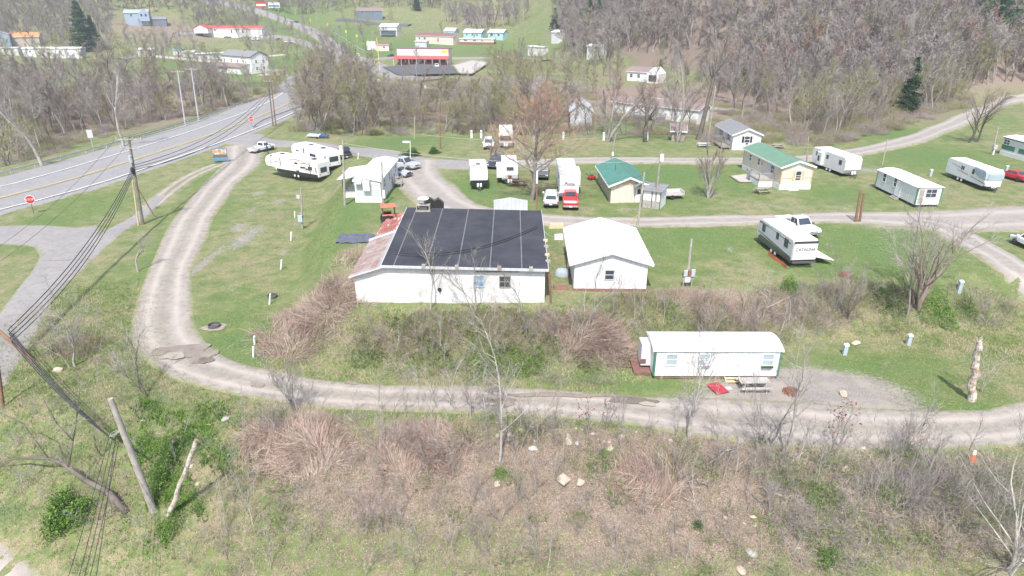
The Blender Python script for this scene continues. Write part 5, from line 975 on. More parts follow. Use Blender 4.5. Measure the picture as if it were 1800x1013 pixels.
cable('pale service wire from the workshop roof to the white garage',onroot(WS.root and WS,WS.L+.2,9,3.6),onroot(GAR,-.3,8,2.7),.5,.03,'pale_cable',name='service_wire',group='service wires')
cable('wire from the highway pole down to the left margin',tops[0],W(-60,470,70),1.2,.02,group='wires lower left'); cable('wire from the tall highway pole down to the left margin',tops[2],W(-60,500,66),1.2,.02,group='wires lower left')
cable('long pale wire crossing behind the camper row',b4+v4*.95,b10+v10*.85,1.2,.02,'pale_cable',group='service wires over the park',n=20); cable('long pale wire crossing above the back road',b13*1.0+Vector((0,0,5)),b11+v11*.9,1.0,.018,'pale_cable',group='service wires over the park',n=20)
cable('dark wire from the mobile home pole to the service pole',b6+v6*.95,b4+v4*.9,.3,.015,group='service wires at the mobile home'); cable('dark wire from the service pole to the mobile home',b7+v7*.95,b6+v6*.95,.8,.015,group='service wires at the mobile home')
cable('wire between the leaning grey pole and the dark pole',b9+v9*.97,b10+v10*.93,.3,.016,group='service wires at the cabin'); cable('wire from the leaning grey pole over the white garage',b9+v9*.95,b8+v8*1.0,.8,.016,group='service wires at the garage')
cable('wire between the twin poles beside the highway bridge and the steel poles',b5+v5*.97,b2+v2*.95,1.5,.02,group='wires beyond the highway'); cable('pale wire from the steel pole to the farmhouse',b5+v5*.96,P(395,125)+Vector((0,0,5)),1.0,.03,'pale_cable',group='wires beyond the highway')
# ------------------------------------------------------------------ guardrail, signs
def guardrail(label,pts,step,side=0):
    C=catmull([(*p,0) for p in pts],step); o=root('guardrail',(C[0].x,C[0].y,0),0,label,'guardrail'); off=Vector((C[0].x,C[0].y,0))
    q=[Vector((p.x,p.y,h1(p.x,p.y))) - off for p in C]
    for i in range(len(q)-1):
        a,b=q[i],q[i+1]; d=(b-a); n=Vector((-d.y,d.x,0)).normalized()*.04
        m=MB(); 
        for z0,z1,k in ((.45,.53,.3),(.53,.61,1),(.61,.69,.3),(.69,.77,1)):
            m.hexa([a+Vector((0,0,z0))-n*k,b+Vector((0,0,z0))-n*k,b+Vector((0,0,z0))+n*.2,a+Vector((0,0,z0))+n*.2],[a+Vector((0,0,z1))-n*k,b+Vector((0,0,z1))-n*k,b+Vector((0,0,z1))+n*.2,a+Vector((0,0,z1))+n*.2])
        m.build('rail',M['galvanised'],o)
        MB().box(a.x-.07,a.x+.07,a.y-.06,a.y+.06,a.z-.3,a.z+.75).build('post',M['galvanised'],o)
    return o
hwl=[]; Cn=catmull([(*p,0) for p in HW],3)
def offs(o,y0,y1):
    out=[]
    for i in range(1,len(Cn)-1):
        d=(Cn[i+1]-Cn[i-1]); n=Vector((-d.y,d.x,0)).normalized(); q=Cn[i]+n*o
        if y0<q.y<y1: out.append((q.x,q.y))
    return out
guardrail('long galvanised guardrail on the far side of the highway',offs(14.0,70,245)[::2],3.6)
guardrail('short guardrail on the near side of the highway at the bridge',[tuple(P(444,229)[:2]),tuple(P(462,216)[:2]),tuple(P(490,205)[:2]),tuple(P(520,194)[:2])],3.2)
guardrail('guardrail along the right side of the hill road',[tuple(P(655,96)[:2]),tuple(P(625,83)[:2]),tuple(P(600,66)[:2]),tuple(P(585,58)[:2])],6)
def stop_sign(label,base,top,face):
    b,t=up(base,top); o=root('stop_sign',b,face,label,'stop sign'); h=max(2.4,(t-b).z); s_=.62
    MB().tube((0,0,-.2),(0,0,h),.04,.04,6).build('post',M['bumper'],o)
    oc=[(s_*math.cos(math.pi/8+k*math.pi/4),s_*math.sin(math.pi/8+k*math.pi/4)) for k in range(8)]
    MB().hexa([(x,-.09,h+z-.3) for x,z in oc],[(x,-.06,h+z-.3) for x,z in oc]).build('border',M['sign_white'],o)
    MB().hexa([(x*.9,-.10,h+z*.9-.3) for x,z in oc],[(x*.9,-.091,h+z*.9-.3) for x,z in oc]).build('face',M['sign_red'],o)
    lettering(o,'STOP',(0,-.103,h-.3),(math.pi/2,0,0),.42,'sign_white',.002)
stop_sign('red stop sign at the side road below the highway',(60,376),(57,351),.5); stop_sign('red stop sign at the park entry by the guardrail',(444,226),(442,207),.3)
def blue_sign():
    b,t=up((389,286),(388,259)); o=root('sign_board',b,.15,'blue framed roadside sign with food pictures by the park entry','sign'); 
    k=1.35; h=2.7
    MB().box(-k,-k+.12,-.06,.06,-.2,h).box(k-.12,k,-.06,.06,-.2,h).box(-k+.12,k-.12,-.05,.05,h-.12,h).box(-k+.12,k-.12,-.05,.05,.35,.5).build('frame',M['sign_blue'],o)
    m=nmat('sign_picture'); mm,nt,bb=m; v=coord(nt); c=mix(nt,mr(nt,noise(nt,v,1.6,3),.42,.5),(.55,.62,.7),(.45,.22,.12)); c=mix(nt,mr(nt,noise(nt,v,3.1,2),.55,.62),c,(.75,.55,.3)); nt.links.new(c,bb.inputs['Base Color']); M['sign_picture']=mm
    MB().box(-k+.12,k-.12,-.03,.03,1.55,h-.13).build('picture',mm,o); MB().box(-k+.12,k-.12,-.03,.03,.95,1.5).build('text_panel',M['paint_grey'],o); MB().box(-k+.12,k-.12,-.03,.03,.51,.9).build('lower_panel',M['sign_blue'],o)
blue_sign()
def billboard(label,px,pw,m,m2=None):
    b=P(*px); s_=scale_at(b); w_=pw/s_; o=root('billboard',b,0,label,'billboard'); h=w_*.42
    MB().box(-w_/2,w_/2,-.2,.2,2.5,2.5+h).build('panel',M[m],o); 
    if m2: MB().box(-w_/2+.3,w_/2-.3,-.24,-.21,2.5+h*.15,2.5+h*.55).build('picture',M[m2],o)
    for x in (-w_/3,0,w_/3): MB().box(x-.15,x+.15,.2,.45,-.5,2.5+h).build('post',M['weathered_wood'],o)
billboard('left one of two billboards above the hill road, red and white',(460,18),18,'sign_red','sign_white'); billboard('right one of two billboards above the hill road, white and blue',(483,20),20,'sign_white','sign_blue')
for i,(x,y) in enumerate(((546,46),(577,54),(609,66),(628,74),(647,84))):
    b=P(x,y); o=root('marker_sign',b,0,'yellow marker sign on the verge of the hill road','road sign','yellow markers along the hill road'); MB().tube((0,0,0),(0,0,4.0),.1,.1,6).build('post',M['sign_yellow'],o); MB().box(-.5,.5,-.05,.05,3.0,4.6).build('plate',M['sign_yellow'],o)
b=P(165,265); o=root('back_of_sign',b,.3,'grey road sign seen from behind at the far guardrail','road sign'); MB().tube((0,0,-.5),(0,0,3.4),.05,.05,6).build('post',M['galvanised'],o); MB().box(-.5,.5,-.03,.03,2.6,4.2).build('plate',M['pale_metal'],o); o.name='road_sign'
# ------------------------------------------------------------------ small props
def bollard(label,base,top,m='pvc',r=.09,name='utility_pipe',group=None,tilt=0):
    b,t=up(base,top); o=MB().tube((0,0,-.2),(t.x-b.x+tilt,0,max(.5,t.z-b.z)),r,r,8).build(name,M[m]); o.location=b; tag(o,label,'pipe',group); return o
for (x,y,x2,y2,d) in ((447,606,447,591,'upper one of two in the green grass below the fire ring'),(445,628,445,610,'lower one of two in the green grass below the fire ring'),(493,474,495,457,'at the edge of the left bank above the stalk heap'),(473,535,475,517,'beside the dark manhole at the stalk heap'),(511,423,512,408,'on the left grass strip below the service pole'),(518,383,518,372,'just left of the service pole'),(629,280,630,269,'behind the fifth wheel campers')):
    bollard('white plastic pipe standing '+d,(x,y),(x2,y2))
for (x,y,x2,y2,d) in ((1484,624,1489,609,'beside the pale rock on the lower lawn'),(1596,607,1600,591,'on the lower lawn right of the pale rock'),(1685,514,1688,496,'on the bank at the foot of the right lawn'),(1635,310,1637,300,'on the lawn between shed trailer and covered camper'),(1768,303,1769,293,'beside the red coupe')):
    b,t=up((x,y),(x2,y2)); o=root('power_pedestal',b,0,'pale blue power pedestal '+d,'power pedestal'); h=max(.9,(t-b).z); MB().box(-.16,.16,-.12,.12,-.2,h).build('post',M['pale_blue_box'],o); MB().hexa([(-.19,-.16,h),(.19,-.16,h),(.19,.14,h),(-.19,.14,h)],[(-.19,-.12,h+.12),(.19,-.12,h+.12),(.19,.14,h+.16),(-.19,.14,h+.16)]).build('lid',M['plastic_white'],o)
for i,(x,y) in enumerate(((829,243),(846,243),(990,246),(1061,247),(1137,247))):
    b=P(x,y); o=root('power_pedestal',b,0,'white hookup post in the row along the far hedge line','power pedestal','white hookup posts along the hedge'); MB().box(-.2,.2,-.15,.15,-.1,1.5).build('post',M['pvc'],o); MB().box(-.15,.15,-.2,-.15,1.0,1.4).build('meter',M['galvanised'],o)
b=P(1207,503); o=root('meter_board',b,.1,'grey pole with electric meter boxes left of the grassy lane','meter pole'); t=W(1216,420,b.y)-b; MB().tube((0,0,-.3),tuple(t),.13,.1,8).build('pole',M['old_pole'],o); MB().box(-.55,.45,-.3,-.18,.7,1.1).box(-.5,-.42,-.28,-.2,-.2,.7).box(.3,.38,-.28,-.2,-.2,.7).build('board',M['old_pole'],o)
for x0_,x1_,z0_,z1_,mm in ((-.55,-.2,1.15,1.75,'galvanised'),(-.15,.1,1.2,1.7,'rust'),(.15,.5,1.1,1.8,'pale_blue_box'),(-.4,.1,.55,1.0,'plastic_white')): MB().box(x0_,x1_,-.45,-.301,z0_,z1_).build('meter_box',M[mm],o,bevel=.02)
def firering(label,px,r=.5,m='rust',brick=False):
    b=P(*px); o=root('fire_ring',b,0,label,'fire ring'); MB().lathe((0,0,0),[(r,-.1),(r,.28),(r-.05,.28),(r-.05,.02)],18).build('ring',M[m],o); MB().lathe((0,0,0),[(r-.05,.04),(0,.09)],18).build('ash',M['ash'],o)
    rr=random.Random(px[0])
    if brick:
        for i in range(11):
            a=i*.57; MB().hexa([(r*1.2*math.cos(a)-.1,r*1.2*math.sin(a)-.07,0),(r*1.2*math.cos(a)+.1,r*1.2*math.sin(a)-.07,0),(r*1.2*math.cos(a)+.1,r*1.2*math.sin(a)+.07,0),(r*1.2*math.cos(a)-.1,r*1.2*math.sin(a)+.07,0)],[(r*1.2*math.cos(a)-.09,r*1.2*math.sin(a)-.06,.2),(r*1.2*math.cos(a)+.09,r*1.2*math.sin(a)-.06,.22),(r*1.2*math.cos(a)+.09,r*1.2*math.sin(a)+.06,.2),(r*1.2*math.cos(a)-.09,r*1.2*math.sin(a)+.06,.18)]).build('brick',M['brick_red'],o)
firering('round steel fire ring in the green grass inside the loop road',(377,575),.55,'bumper'); firering('rusty fire ring heaped with bricks beside the picnic table',(1392,691),.5,'rust',True); firering('fire ring with reddish bricks right of the grey camper',(1487,485),.45,'rust',True)
firering('dark open ring beside the stalk heap on the left bank',(479,523),.5,'bumper'); firering('small fire ring on the lawn by the back road',(1369,318),.4,'brick_red',True)
blob('bare_soil_patch',377,576,19,8,'ring_soil',.05,21)
def picnic(label,px,rz,m='grey_wood',s=1.0):
    b=P(*px); o=root('picnic_table',b,rz,label,'picnic table')
    tp=MB(); [tp.box(-1.1*s,1.1*s,-.4*s+i*.165*s,-.4*s+i*.165*s+.145*s,.72*s,.77*s) for i in range(5)]; tp.build('tabletop',M[m],o)
    for y in (-.78,.62): MB().box(-1.1*s,1.1*s,y*s,(y+.26)*s,.42*s,.47*s).build('bench_seat',M[m],o)
    for x in (-.8,.75):
        for k in (-1,1): MB().hexa([(x*s,k*.65*s-.04,-.05),((x+.06)*s,k*.65*s-.04,-.05),((x+.06)*s,k*.65*s+.04,-.05),(x*s,k*.65*s+.04,-.05)],[(x*s,k*.25*s-.04,.72*s),((x+.06)*s,k*.25*s-.04,.72*s),((x+.06)*s,k*.25*s+.04,.72*s),(x*s,k*.25*s+.04,.72*s)]).build('leg',M[m],o)
        MB().box((x-.05)*s,x*s,-.8*s,.8*s,.36*s,.42*s).build('crossbar',M[m],o)
picnic('weathered picnic table in front of the long white park trailer',(1323,684),.03,s=1.05); picnic('brown picnic table on the lawn below the pale green roof',(1340,340),.3,'weathered_wood'); picnic('dark picnic table beyond the back road near the wood',(1367,261),.1,'weathered_wood')
picnic('grey green picnic table beside the cottage at the back road',(1236,259),.0,'pale_metal'); picnic('worn reddish picnic table under the big reddish tree',(912,327),-.2,'red_wood')
b=P(1262,684); o=MB().hexa([(-.6,-.75,0),(.5,-.75,0),(.5,.75,0),(-.6,.75,0)],[(-.6,-.75,.03),(.5,-.75,.03),(.5,.75,.03),(-.6,.75,.03)]).build('door_mat',M['red_carpet']); o.location=b+Vector((0,0,.08)); o.rotation_euler=(0,0,.3); tag(o,'dark red mat on the ground below the park trailer steps','mat')
b=P(1280,684); o=MB().box(-.25,.25,-.2,.2,0,.12).build('paving_stone',M['concrete'],bevel=.04); o.location=b; tag(o,'pale stone slab beside the dark red mat','stone')
# traffic cone
b=P(1708,811); o=root('traffic_cone',b,0,'orange traffic cone with a white top on the verge of the lower road','traffic cone'); MB().box(-.25,.25,-.25,.25,-.05,.06).build('base',M['orange_plastic'],o,bevel=.02); MB().lathe((0,0,.06),[(.24,0),(.13,.5),(.12,.52)],14).build('cone',M['orange_plastic'],o); MB().lathe((0,0,.06),[(.12,.52),(.08,.78),(.03,.82)],14).build('collar',M['sign_white'],o)
# tractor
b=P(694,396); b=Vector((b.x,b.y,b.z)); o=root('tractor',b,math.radians(15),'orange tractor with a canopy behind the rusty lean-to','tractor')
MB().box(-.4,2.1,-.35,.35,.8,1.35).box(2.1,2.3,-.3,.3,.7,1.3).build('bonnet',M['tractor_orange'],o,bevel=.06); MB().box(-1.3,-.3,-.5,.5,.7,1.0).build('deck',M['bumper'],o); MB().box(-1.0,-.5,-.3,.3,1.0,1.2).box(-1.1,-1.0,-.3,.3,1.0,1.65).build('seat',M['tyre'],o)
MB().box(-1.5,.3,-.8,.8,2.35,2.5).build('canopy',M['tractor_orange'],o,bevel=.08)
for x in (-1.3,.1):
    for y in (-.6,.6): MB().box(x-.04,x+.04,y-.04,y+.04,.9,2.36).build('canopy_post',M['bumper'],o)
for s_ in (-1,1):
    w_=MB().tube((-.8,s_*.75-.18,.75),(-.8,s_*.75+.18,.75),.78,.78,18).build('wheel',M['tyre'],o); MB().tube((-.8,s_*.94,.75),(-.8,s_*.97,.75),.4,.35,12).build('rim',M['tractor_orange'],w_)
    w_=MB().tube((1.7,s_*.65-.12,.42),(1.7,s_*.65+.12,.42),.42,.42,14).build('wheel',M['tyre'],o)
    MB().box(-1.4,-.2,s_*.72-.2,s_*.72+.2,1.45,1.55).build('fender',M['tractor_orange'],o,bevel=.04)
MB().box(2.3,2.8,-.7,.7,.25,.7).build('loader_bucket',M['tractor_orange'],o)
# black tarp
c=P(624,420); V=[];n=14
for i in range(n):
    for j in range(n):
        x=-1.9+3.8*i/(n-1); y=-1.5+3*j/(n-1); V.append((c.x+x+.12*math.sin(j*1.3),c.y+y+.1*math.sin(i*1.7),h1(c.x+x,c.y+y)+.1+.12*math.sin(x*4+y*2)*math.cos(y*5)))
o=npmesh('tarpaulin',V,[(i*n+j,(i+1)*n+j,(i+1)*n+j+1,i*n+j+1) for i in range(n-1) for j in range(n-1)],M['tarp']); tag(o,'crumpled dark tarpaulin spread on the grass left of the lean-to','tarpaulin')
# jet ski on trailer + gear, white block, board
b=P(553,243); o=root('jet_ski',b,math.radians(170),'white and green jet ski on a small trailer across the entry road','jet ski'); MB().prism_y([(-1.4,.55),(-1.5,.9),(.2,1.0),(1.0,.95),(1.7,.6),(1.2,.4),(-1.2,.4)],-.5,.5).build('hull',M['white_paint'],o,bevel=.1); MB().prism_y([(-1.2,.95),(-.9,1.25),(.1,1.2),(.5,1.4),(.9,1.05)],-.25,.25).build('seat',M['green_trim'],o,bevel=.06); MB().box(-1.6,2.2,-.05,.05,.25,.35).box(-1.0,-.8,-.8,.8,.25,.35).build('trailer_frame',M['galvanised'],o)
for s_ in(-1,1): MB().tube((-.9,s_*.8-.07,.25),(-.9,s_*.8+.07,.25),.25,.25,12).build('wheel',M['tyre'],o)
vehicle('sedan','small dark blue utility cart behind the jet ski trailer',(572,243),(563,243),'blue',cat='cart',name='utility_cart').scale=(.55,.7,.75)
def person():
    b=P(471,271); o=root('person',b,math.radians(150),'person in dark clothes standing at the open door of the white pickup','person')
    js=[((0,0,.95),.14),((0,0,1.2),.16),((.03,0,1.42),.15),((.05,0,1.52),.06),((.07,0,1.68),.105),((.06,0,1.78),.07),((.03,.2,1.42),.07),((.15,.26,1.15),.05),((.4,.2,1.2),.04),((.03,-.2,1.42),.07),((.1,-.26,1.12),.05),((.3,-.22,1.0),.04),((0,.1,.88),.11),((.03,.11,.48),.075),((0,.12,.08),.05),((.14,.12,.03),.045),((0,-.1,.88),.11),((-.03,-.11,.48),.075),((-.06,-.12,.08),.05),((.08,-.12,.03),.045)]
    ed=[(0,1),(1,2),(2,3),(3,4),(4,5),(2,6),(6,7),(7,8),(2,9),(9,10),(10,11),(0,12),(12,13),(13,14),(14,15),(0,16),(16,17),(17,18),(18,19)]
    me=bpy.data.meshes.new('body'); me.from_pydata([j[0] for j in js],ed,[]); ob=bpy.data.objects.new('body',me); COL.objects.link(ob); ob.parent=o
    sk=ob.modifiers.new('skin','SKIN'); ob.modifiers.new('sub','SUBSURF').levels=1
    for v,(p,r) in zip(me.skin_vertices[0].data,js): v.radius=(r,r)
    me.skin_vertices[0].data[0].use_root=True; me.materials.append(M['denim'])
    MB().lathe((.075,0,1.58),[(.0,.0),(.085,.04),(.1,.12),(.085,.2),(0,.23)],12).build('head_skin',M['skin'],o,smooth=True); MB().lathe((.055,0,1.66),[(.1,.0),(.112,.08),(.09,.15),(0,.18)],12).build('hair',M['hair'],o,smooth=True)
person()
b=P(459,271)
# misc lumber, flat trailer deck, white debris
b=P(1178,348); o=root('flat_trailer',b,.1,'low grey utility trailer with a wooden deck behind the porch shed','trailer'); MB().box(-1.6,1.6,-.9,.9,.5,.62).build('deck',M['grey_wood'],o); g=MB(); g.box(-1.6,1.6,.88,.93,.62,1.0).box(1.55,1.6,-.9,.88,.62,1.1); g.build('side_rail',M['pale_metal'],o)
for s_ in(-1,1): MB().tube((0,s_*.85-.08,.3),(0,s_*.85+.08,.3),.3,.3,12).build('wheel',M['tyre'],o)
b=P(1040,316); o=root('push_mower',b,.5,'small red mower on the grass left of the green roofed cabin','mower'); MB().box(-.5,.5,-.3,.3,.15,.55).build('body',M['sign_red'],o,bevel=.08); MB().box(-.3,.2,-.2,.2,.56,.8).build('engine',M['bumper'],o,bevel=.04); MB().path([(-.5,-.2,.5),(-1.1,-.2,1.1),(-1.1,.2,1.1),(-.5,.2,.5)],.03,5).build('handle',M['bumper'],o)
for s_ in(-1,1): MB().tube((.3,s_*.33-.04,.15),(.3,s_*.33+.04,.15),.16,.16,10).build('wheel',M['tyre'],o); MB().tube((-.35,s_*.33-.04,.18),(-.35,s_*.33+.04,.18),.18,.18,10).build('wheel',M['tyre'],o)
b=P(897,384); o=root('roadside_panel',b,.05,'pale ribbed metal panel standing behind the workshop roof edge','panel'); MB().prism_y([(-2,0),(2.1,0),(2.1,2.2),(0,2.6),(-2,2.3)],-.1,.1).build('panel',M['pale_metal'],o); MB().box(-1.9,-1.7,.1,.7,0,1.9).box(1.7,1.9,.1,.7,0,1.9).build('leg',M['galvanised'],o)
b=P(763,374); o=root('grill_cover',b,.1,'black folded cover behind the workshop roof','cover'); MB().prism_y([(-1.3,0),(1.2,0),(1.3,1.3),(.6,1.9),(.1,1.6),(-.5,2.0),(-1.2,1.4)],-.4,.4).build('cover',M['paint_black'],o,bevel=.05)
# clutter between workshop and garage
for i,(x,y,w_,h_,m_,lab,cat_) in enumerate(((978,400,.9,.5,'fresh_wood','stack of pale pallets behind the workshop right wall','pallet'),(982,420,.5,.5,'plastic_white','white box on the grass between workshop and garage','box'),(1003,447,.5,1.2,'brown_trim','dark board leaning at the garage left wall, upper one','board'),(1004,470,.4,1.0,'pale_metal','pale board leaning at the garage left wall, lower one','board'),(986,507,.7,.2,'brick_red','red brick heap between the workshop and garage','brick heap'))):
    b=P(x,y); o=MB().hexa([(-w_,-.4,-.1),(w_,-.4,-.1),(w_,.4,-.1),(-w_,.4,-.1)],[(-w_*.9,-.3,h_),(w_*.9,-.35,h_*.9),(w_*.85,.35,h_),(-w_*.9,.3,h_*.95)]).build(cat_.replace(' ','_'),M[m_],bevel=.03); o.location=b; tag(o,lab,cat_)
b=P(988,484); o=MB().lathe((0,0,0),[(.75,0),(.7,.5),(.5,.8),(0,.95)],12).build('covered_mound',M['cover_grey'],smooth=True); o.location=b; o.scale=(1,.8,.8); tag(o,'grey covered mound against the garage left wall','cover')
# orange fence under grey camper
pts=[P(1350,448),P(1362,458),P(1374,466),P(1382,474)]; m=MB()
for a_,c_ in zip(pts[:-1],pts[1:]): m.hexa([a_,c_,c_+Vector((0,.04,0)),a_+Vector((0,.04,0))],[a_+Vector((0,0,.45)),c_+Vector((0,0,.35)),c_+Vector((0,.04,.35)),a_+Vector((0,.04,.45))])
o=m.build('plastic_fence',M['orange_plastic']); tag(o,'low orange plastic fence strip along the grey camper','fence')
# broken standing dead trunk and birch log
def rough_trunk(name,label,cat,p0,p1,r0,r1,m,seed=0,branches=0):
    rr=random.Random(seed); p0=Vector(p0); p1=Vector(p1); n=9; pts=[]; rs=[]
    for i in range(n+1):
        f=i/n; pts.append(p0.lerp(p1,f)+Vector((rr.uniform(-1,1),rr.uniform(-1,1),0))*r0*.35*(1 if 0<i<n else 0)); rs.append((r0*(1-f)+r1*f)*rr.uniform(.85,1.15))
    o=root(name,p0,0,label,cat); q=[p-p0 for p in pts]; mb=MB(); mb.path(q,rs,10); 
    if branches:
        for k in range(3): mb.tube(q[-1],q[-1]+Vector((rr.uniform(-.2,.2),rr.uniform(-.1,.1),rr.uniform(.2,.6))),r1*.5,.01,5)
    mb.build('trunk',M[m],o); return o,q
m,nt,bb=nmat('birch_bark'); v=coord(nt); c=mix(nt,mr(nt,noise(nt,v,2.2,6,.75),.46,.6),(.56,.53,.48),(.30,.20,.13)); c=mix(nt,mr(nt,noise(nt,v,7,4,.8),.55,.62),c,(.16,.13,.11)); nt.links.new(c,bb.inputs['Base Color']); bb.inputs['Roughness'].default_value=.9; bump(nt,bb,noise(nt,v,9,4),.7,.05); M['birch_bark']=m
b,t=up((1708,704),(1722,600)); rough_trunk('dead_tree','thick broken dead trunk with flaking pale bark on the lower right lawn','dead tree',b,t,.34,.17,'birch_bark',3,1)
b,t=up((297,908),(345,773)); rough_trunk('dead_tree','white barked branchless stem leaning right, beside the bare grey pole','dead tree',b,t,.17,.12,'birch_bark',4)
# rocks
def rock(label,px,r,m='rock_pale',seed=0,group=None):
    rr=random.Random(seed*7+px[0]); b=P(*px); bm=__import__('bmesh').new(); __import__('bmesh').ops.create_icosphere(bm,subdivisions=3,radius=1)
    k=[Vector((rr.uniform(-1,1),rr.uniform(-1,1),rr.uniform(-1,1))).normalized() for _ in range(9)]; kk=[rr.uniform(.55,.9) for _ in k]
    for v in bm.verts:
        for n_,d_ in zip(k,kk):
            e=v.co.dot(n_)-d_
            if e>0: v.co-=n_*e
        v.co.x*=r*rr.uniform(.99,1.01)*1.15; v.co.y*=r*.8; v.co.z*=r*.6
    me=bpy.data.meshes.new('rock'); bm.to_mesh(me); bm.free(); me.materials.append(M[m]); o=bpy.data.objects.new('rock',me); COL.objects.link(o); o.location=b+Vector((0,0,r*.2)); o.rotation_euler=(0,0,rr.uniform(0,3)); tag(o,label,'rock',group); return o
for (x,y,r,d) in ((991,845,.55,'largest pale boulder on the foreground bank'),(1020,850,.4,'half buried pale boulder right of the largest one'),(1000,778,.42,'yellowish boulder just below the lower road'),(1014,780,.22,'small grey rock touching the yellowish boulder'),(875,852,.3,'yellowish rock beside the fern patch on the bank'),(1503,605,.42,'pale rock on the lower lawn beside a power pedestal'),(1485,827,.35,'pale stone slab lying in leaves below the verge'),(1437,854,.3,'rounded white rock in the ivy on the right bank'),(398,737,.32,'grey stone in the weeds left of the front stalk heap'),(102,652,.4,'yellowish stone at the foot of the left sapling'),(1482,694,.4,'flat pale stone in the gravel beside the lawn'),(938,790,.35,'grey rock under the bank edge below the wet road patch'),(1072,790,.3,'tan rock on the bank right of the yellowish boulder'),(1318,973,.4,'tall grey rock at the bottom right of the bank'),(1302,1003,.35,'yellow rock at the bottom margin right of centre'),(915,757,.3,'tan rock at the verge below the muddy ruts')):
    rock(d,(x,y),r,'rock_grey' if 'grey' in d else 'rock_pale')
RS=[]
rr=random.Random(11)
for i in range(46):
    x,y=(rr.gauss(1010,110),rr.gauss(762,14)) if i<26 else (rr.gauss(1560,150),rr.gauss(795,14)) if i<34 else (rr.gauss(300,60),rr.gauss(760,40)) if i<40 else (rr.gauss(1330,30),rr.gauss(940,40))
    rock('small pale stone scattered on the bank below the lower road',(int(x),int(max(740,min(990,y)))),rr.uniform(.08,.22),seed=i,group='small stones on the bank')
# ------------------------------------------------------------------ bare trees
def slivers(A,B,w,rng,simple=False):
    """thin tapering twigs: arrays of base, tip, base width -> verts, tris"""
    A=np.array(A,float);B=np.array(B,float);w=np.array(w,float)[:,None]; d=B-A; L=np.linalg.norm(d,axis=1,keepdims=True)+1e-9
    r=rng.normal(size=A.shape); s=np.cross(d,r); s/=np.linalg.norm(s,axis=1,keepdims=True)+1e-9
    if simple:
        n=len(A); return np.stack([A-s*w/2,A+s*w/2,B],1).reshape(-1,3),np.arange(n*3).reshape(n,3)
    Mx=(A+B)/2+rng.normal(size=A.shape)*L*.06
    V=np.stack([A-s*w/2,A+s*w/2,Mx-s*w*.36,Mx+s*w*.36,B],1).reshape(-1,3); n=len(A); b=np.arange(n)[:,None]*5
    Fc=np.concatenate([b+np.array([0,1,3]),b+np.array([0,3,2]),b+np.array([2,3,4])]); return V,Fc
def tubes(segs):
    V=[];Fc=[];k=0
    for p0,p1,r0,r1,n in segs:
        d=(p1-p0); 
        if d.length<1e-5: continue
        d.normalize(); a=d.orthogonal().normalized(); b=d.cross(a)
        for p,r in ((p0,r0),(p1,r1)):
            for i in range(n):
                t=2*math.pi*i/n; V.append(p+a*(math.cos(t)*r)+b*(math.sin(t)*r))
        for i in range(n):
            j=(i+1)%n; Fc.append((k+i,k+j,k+n+j)); Fc.append((k+i,k+n+j,k+n+i))
        k+=2*n
    return np.array([tuple(v) for v in V]).reshape(-1,3),np.array(Fc,int).reshape(-1,3)
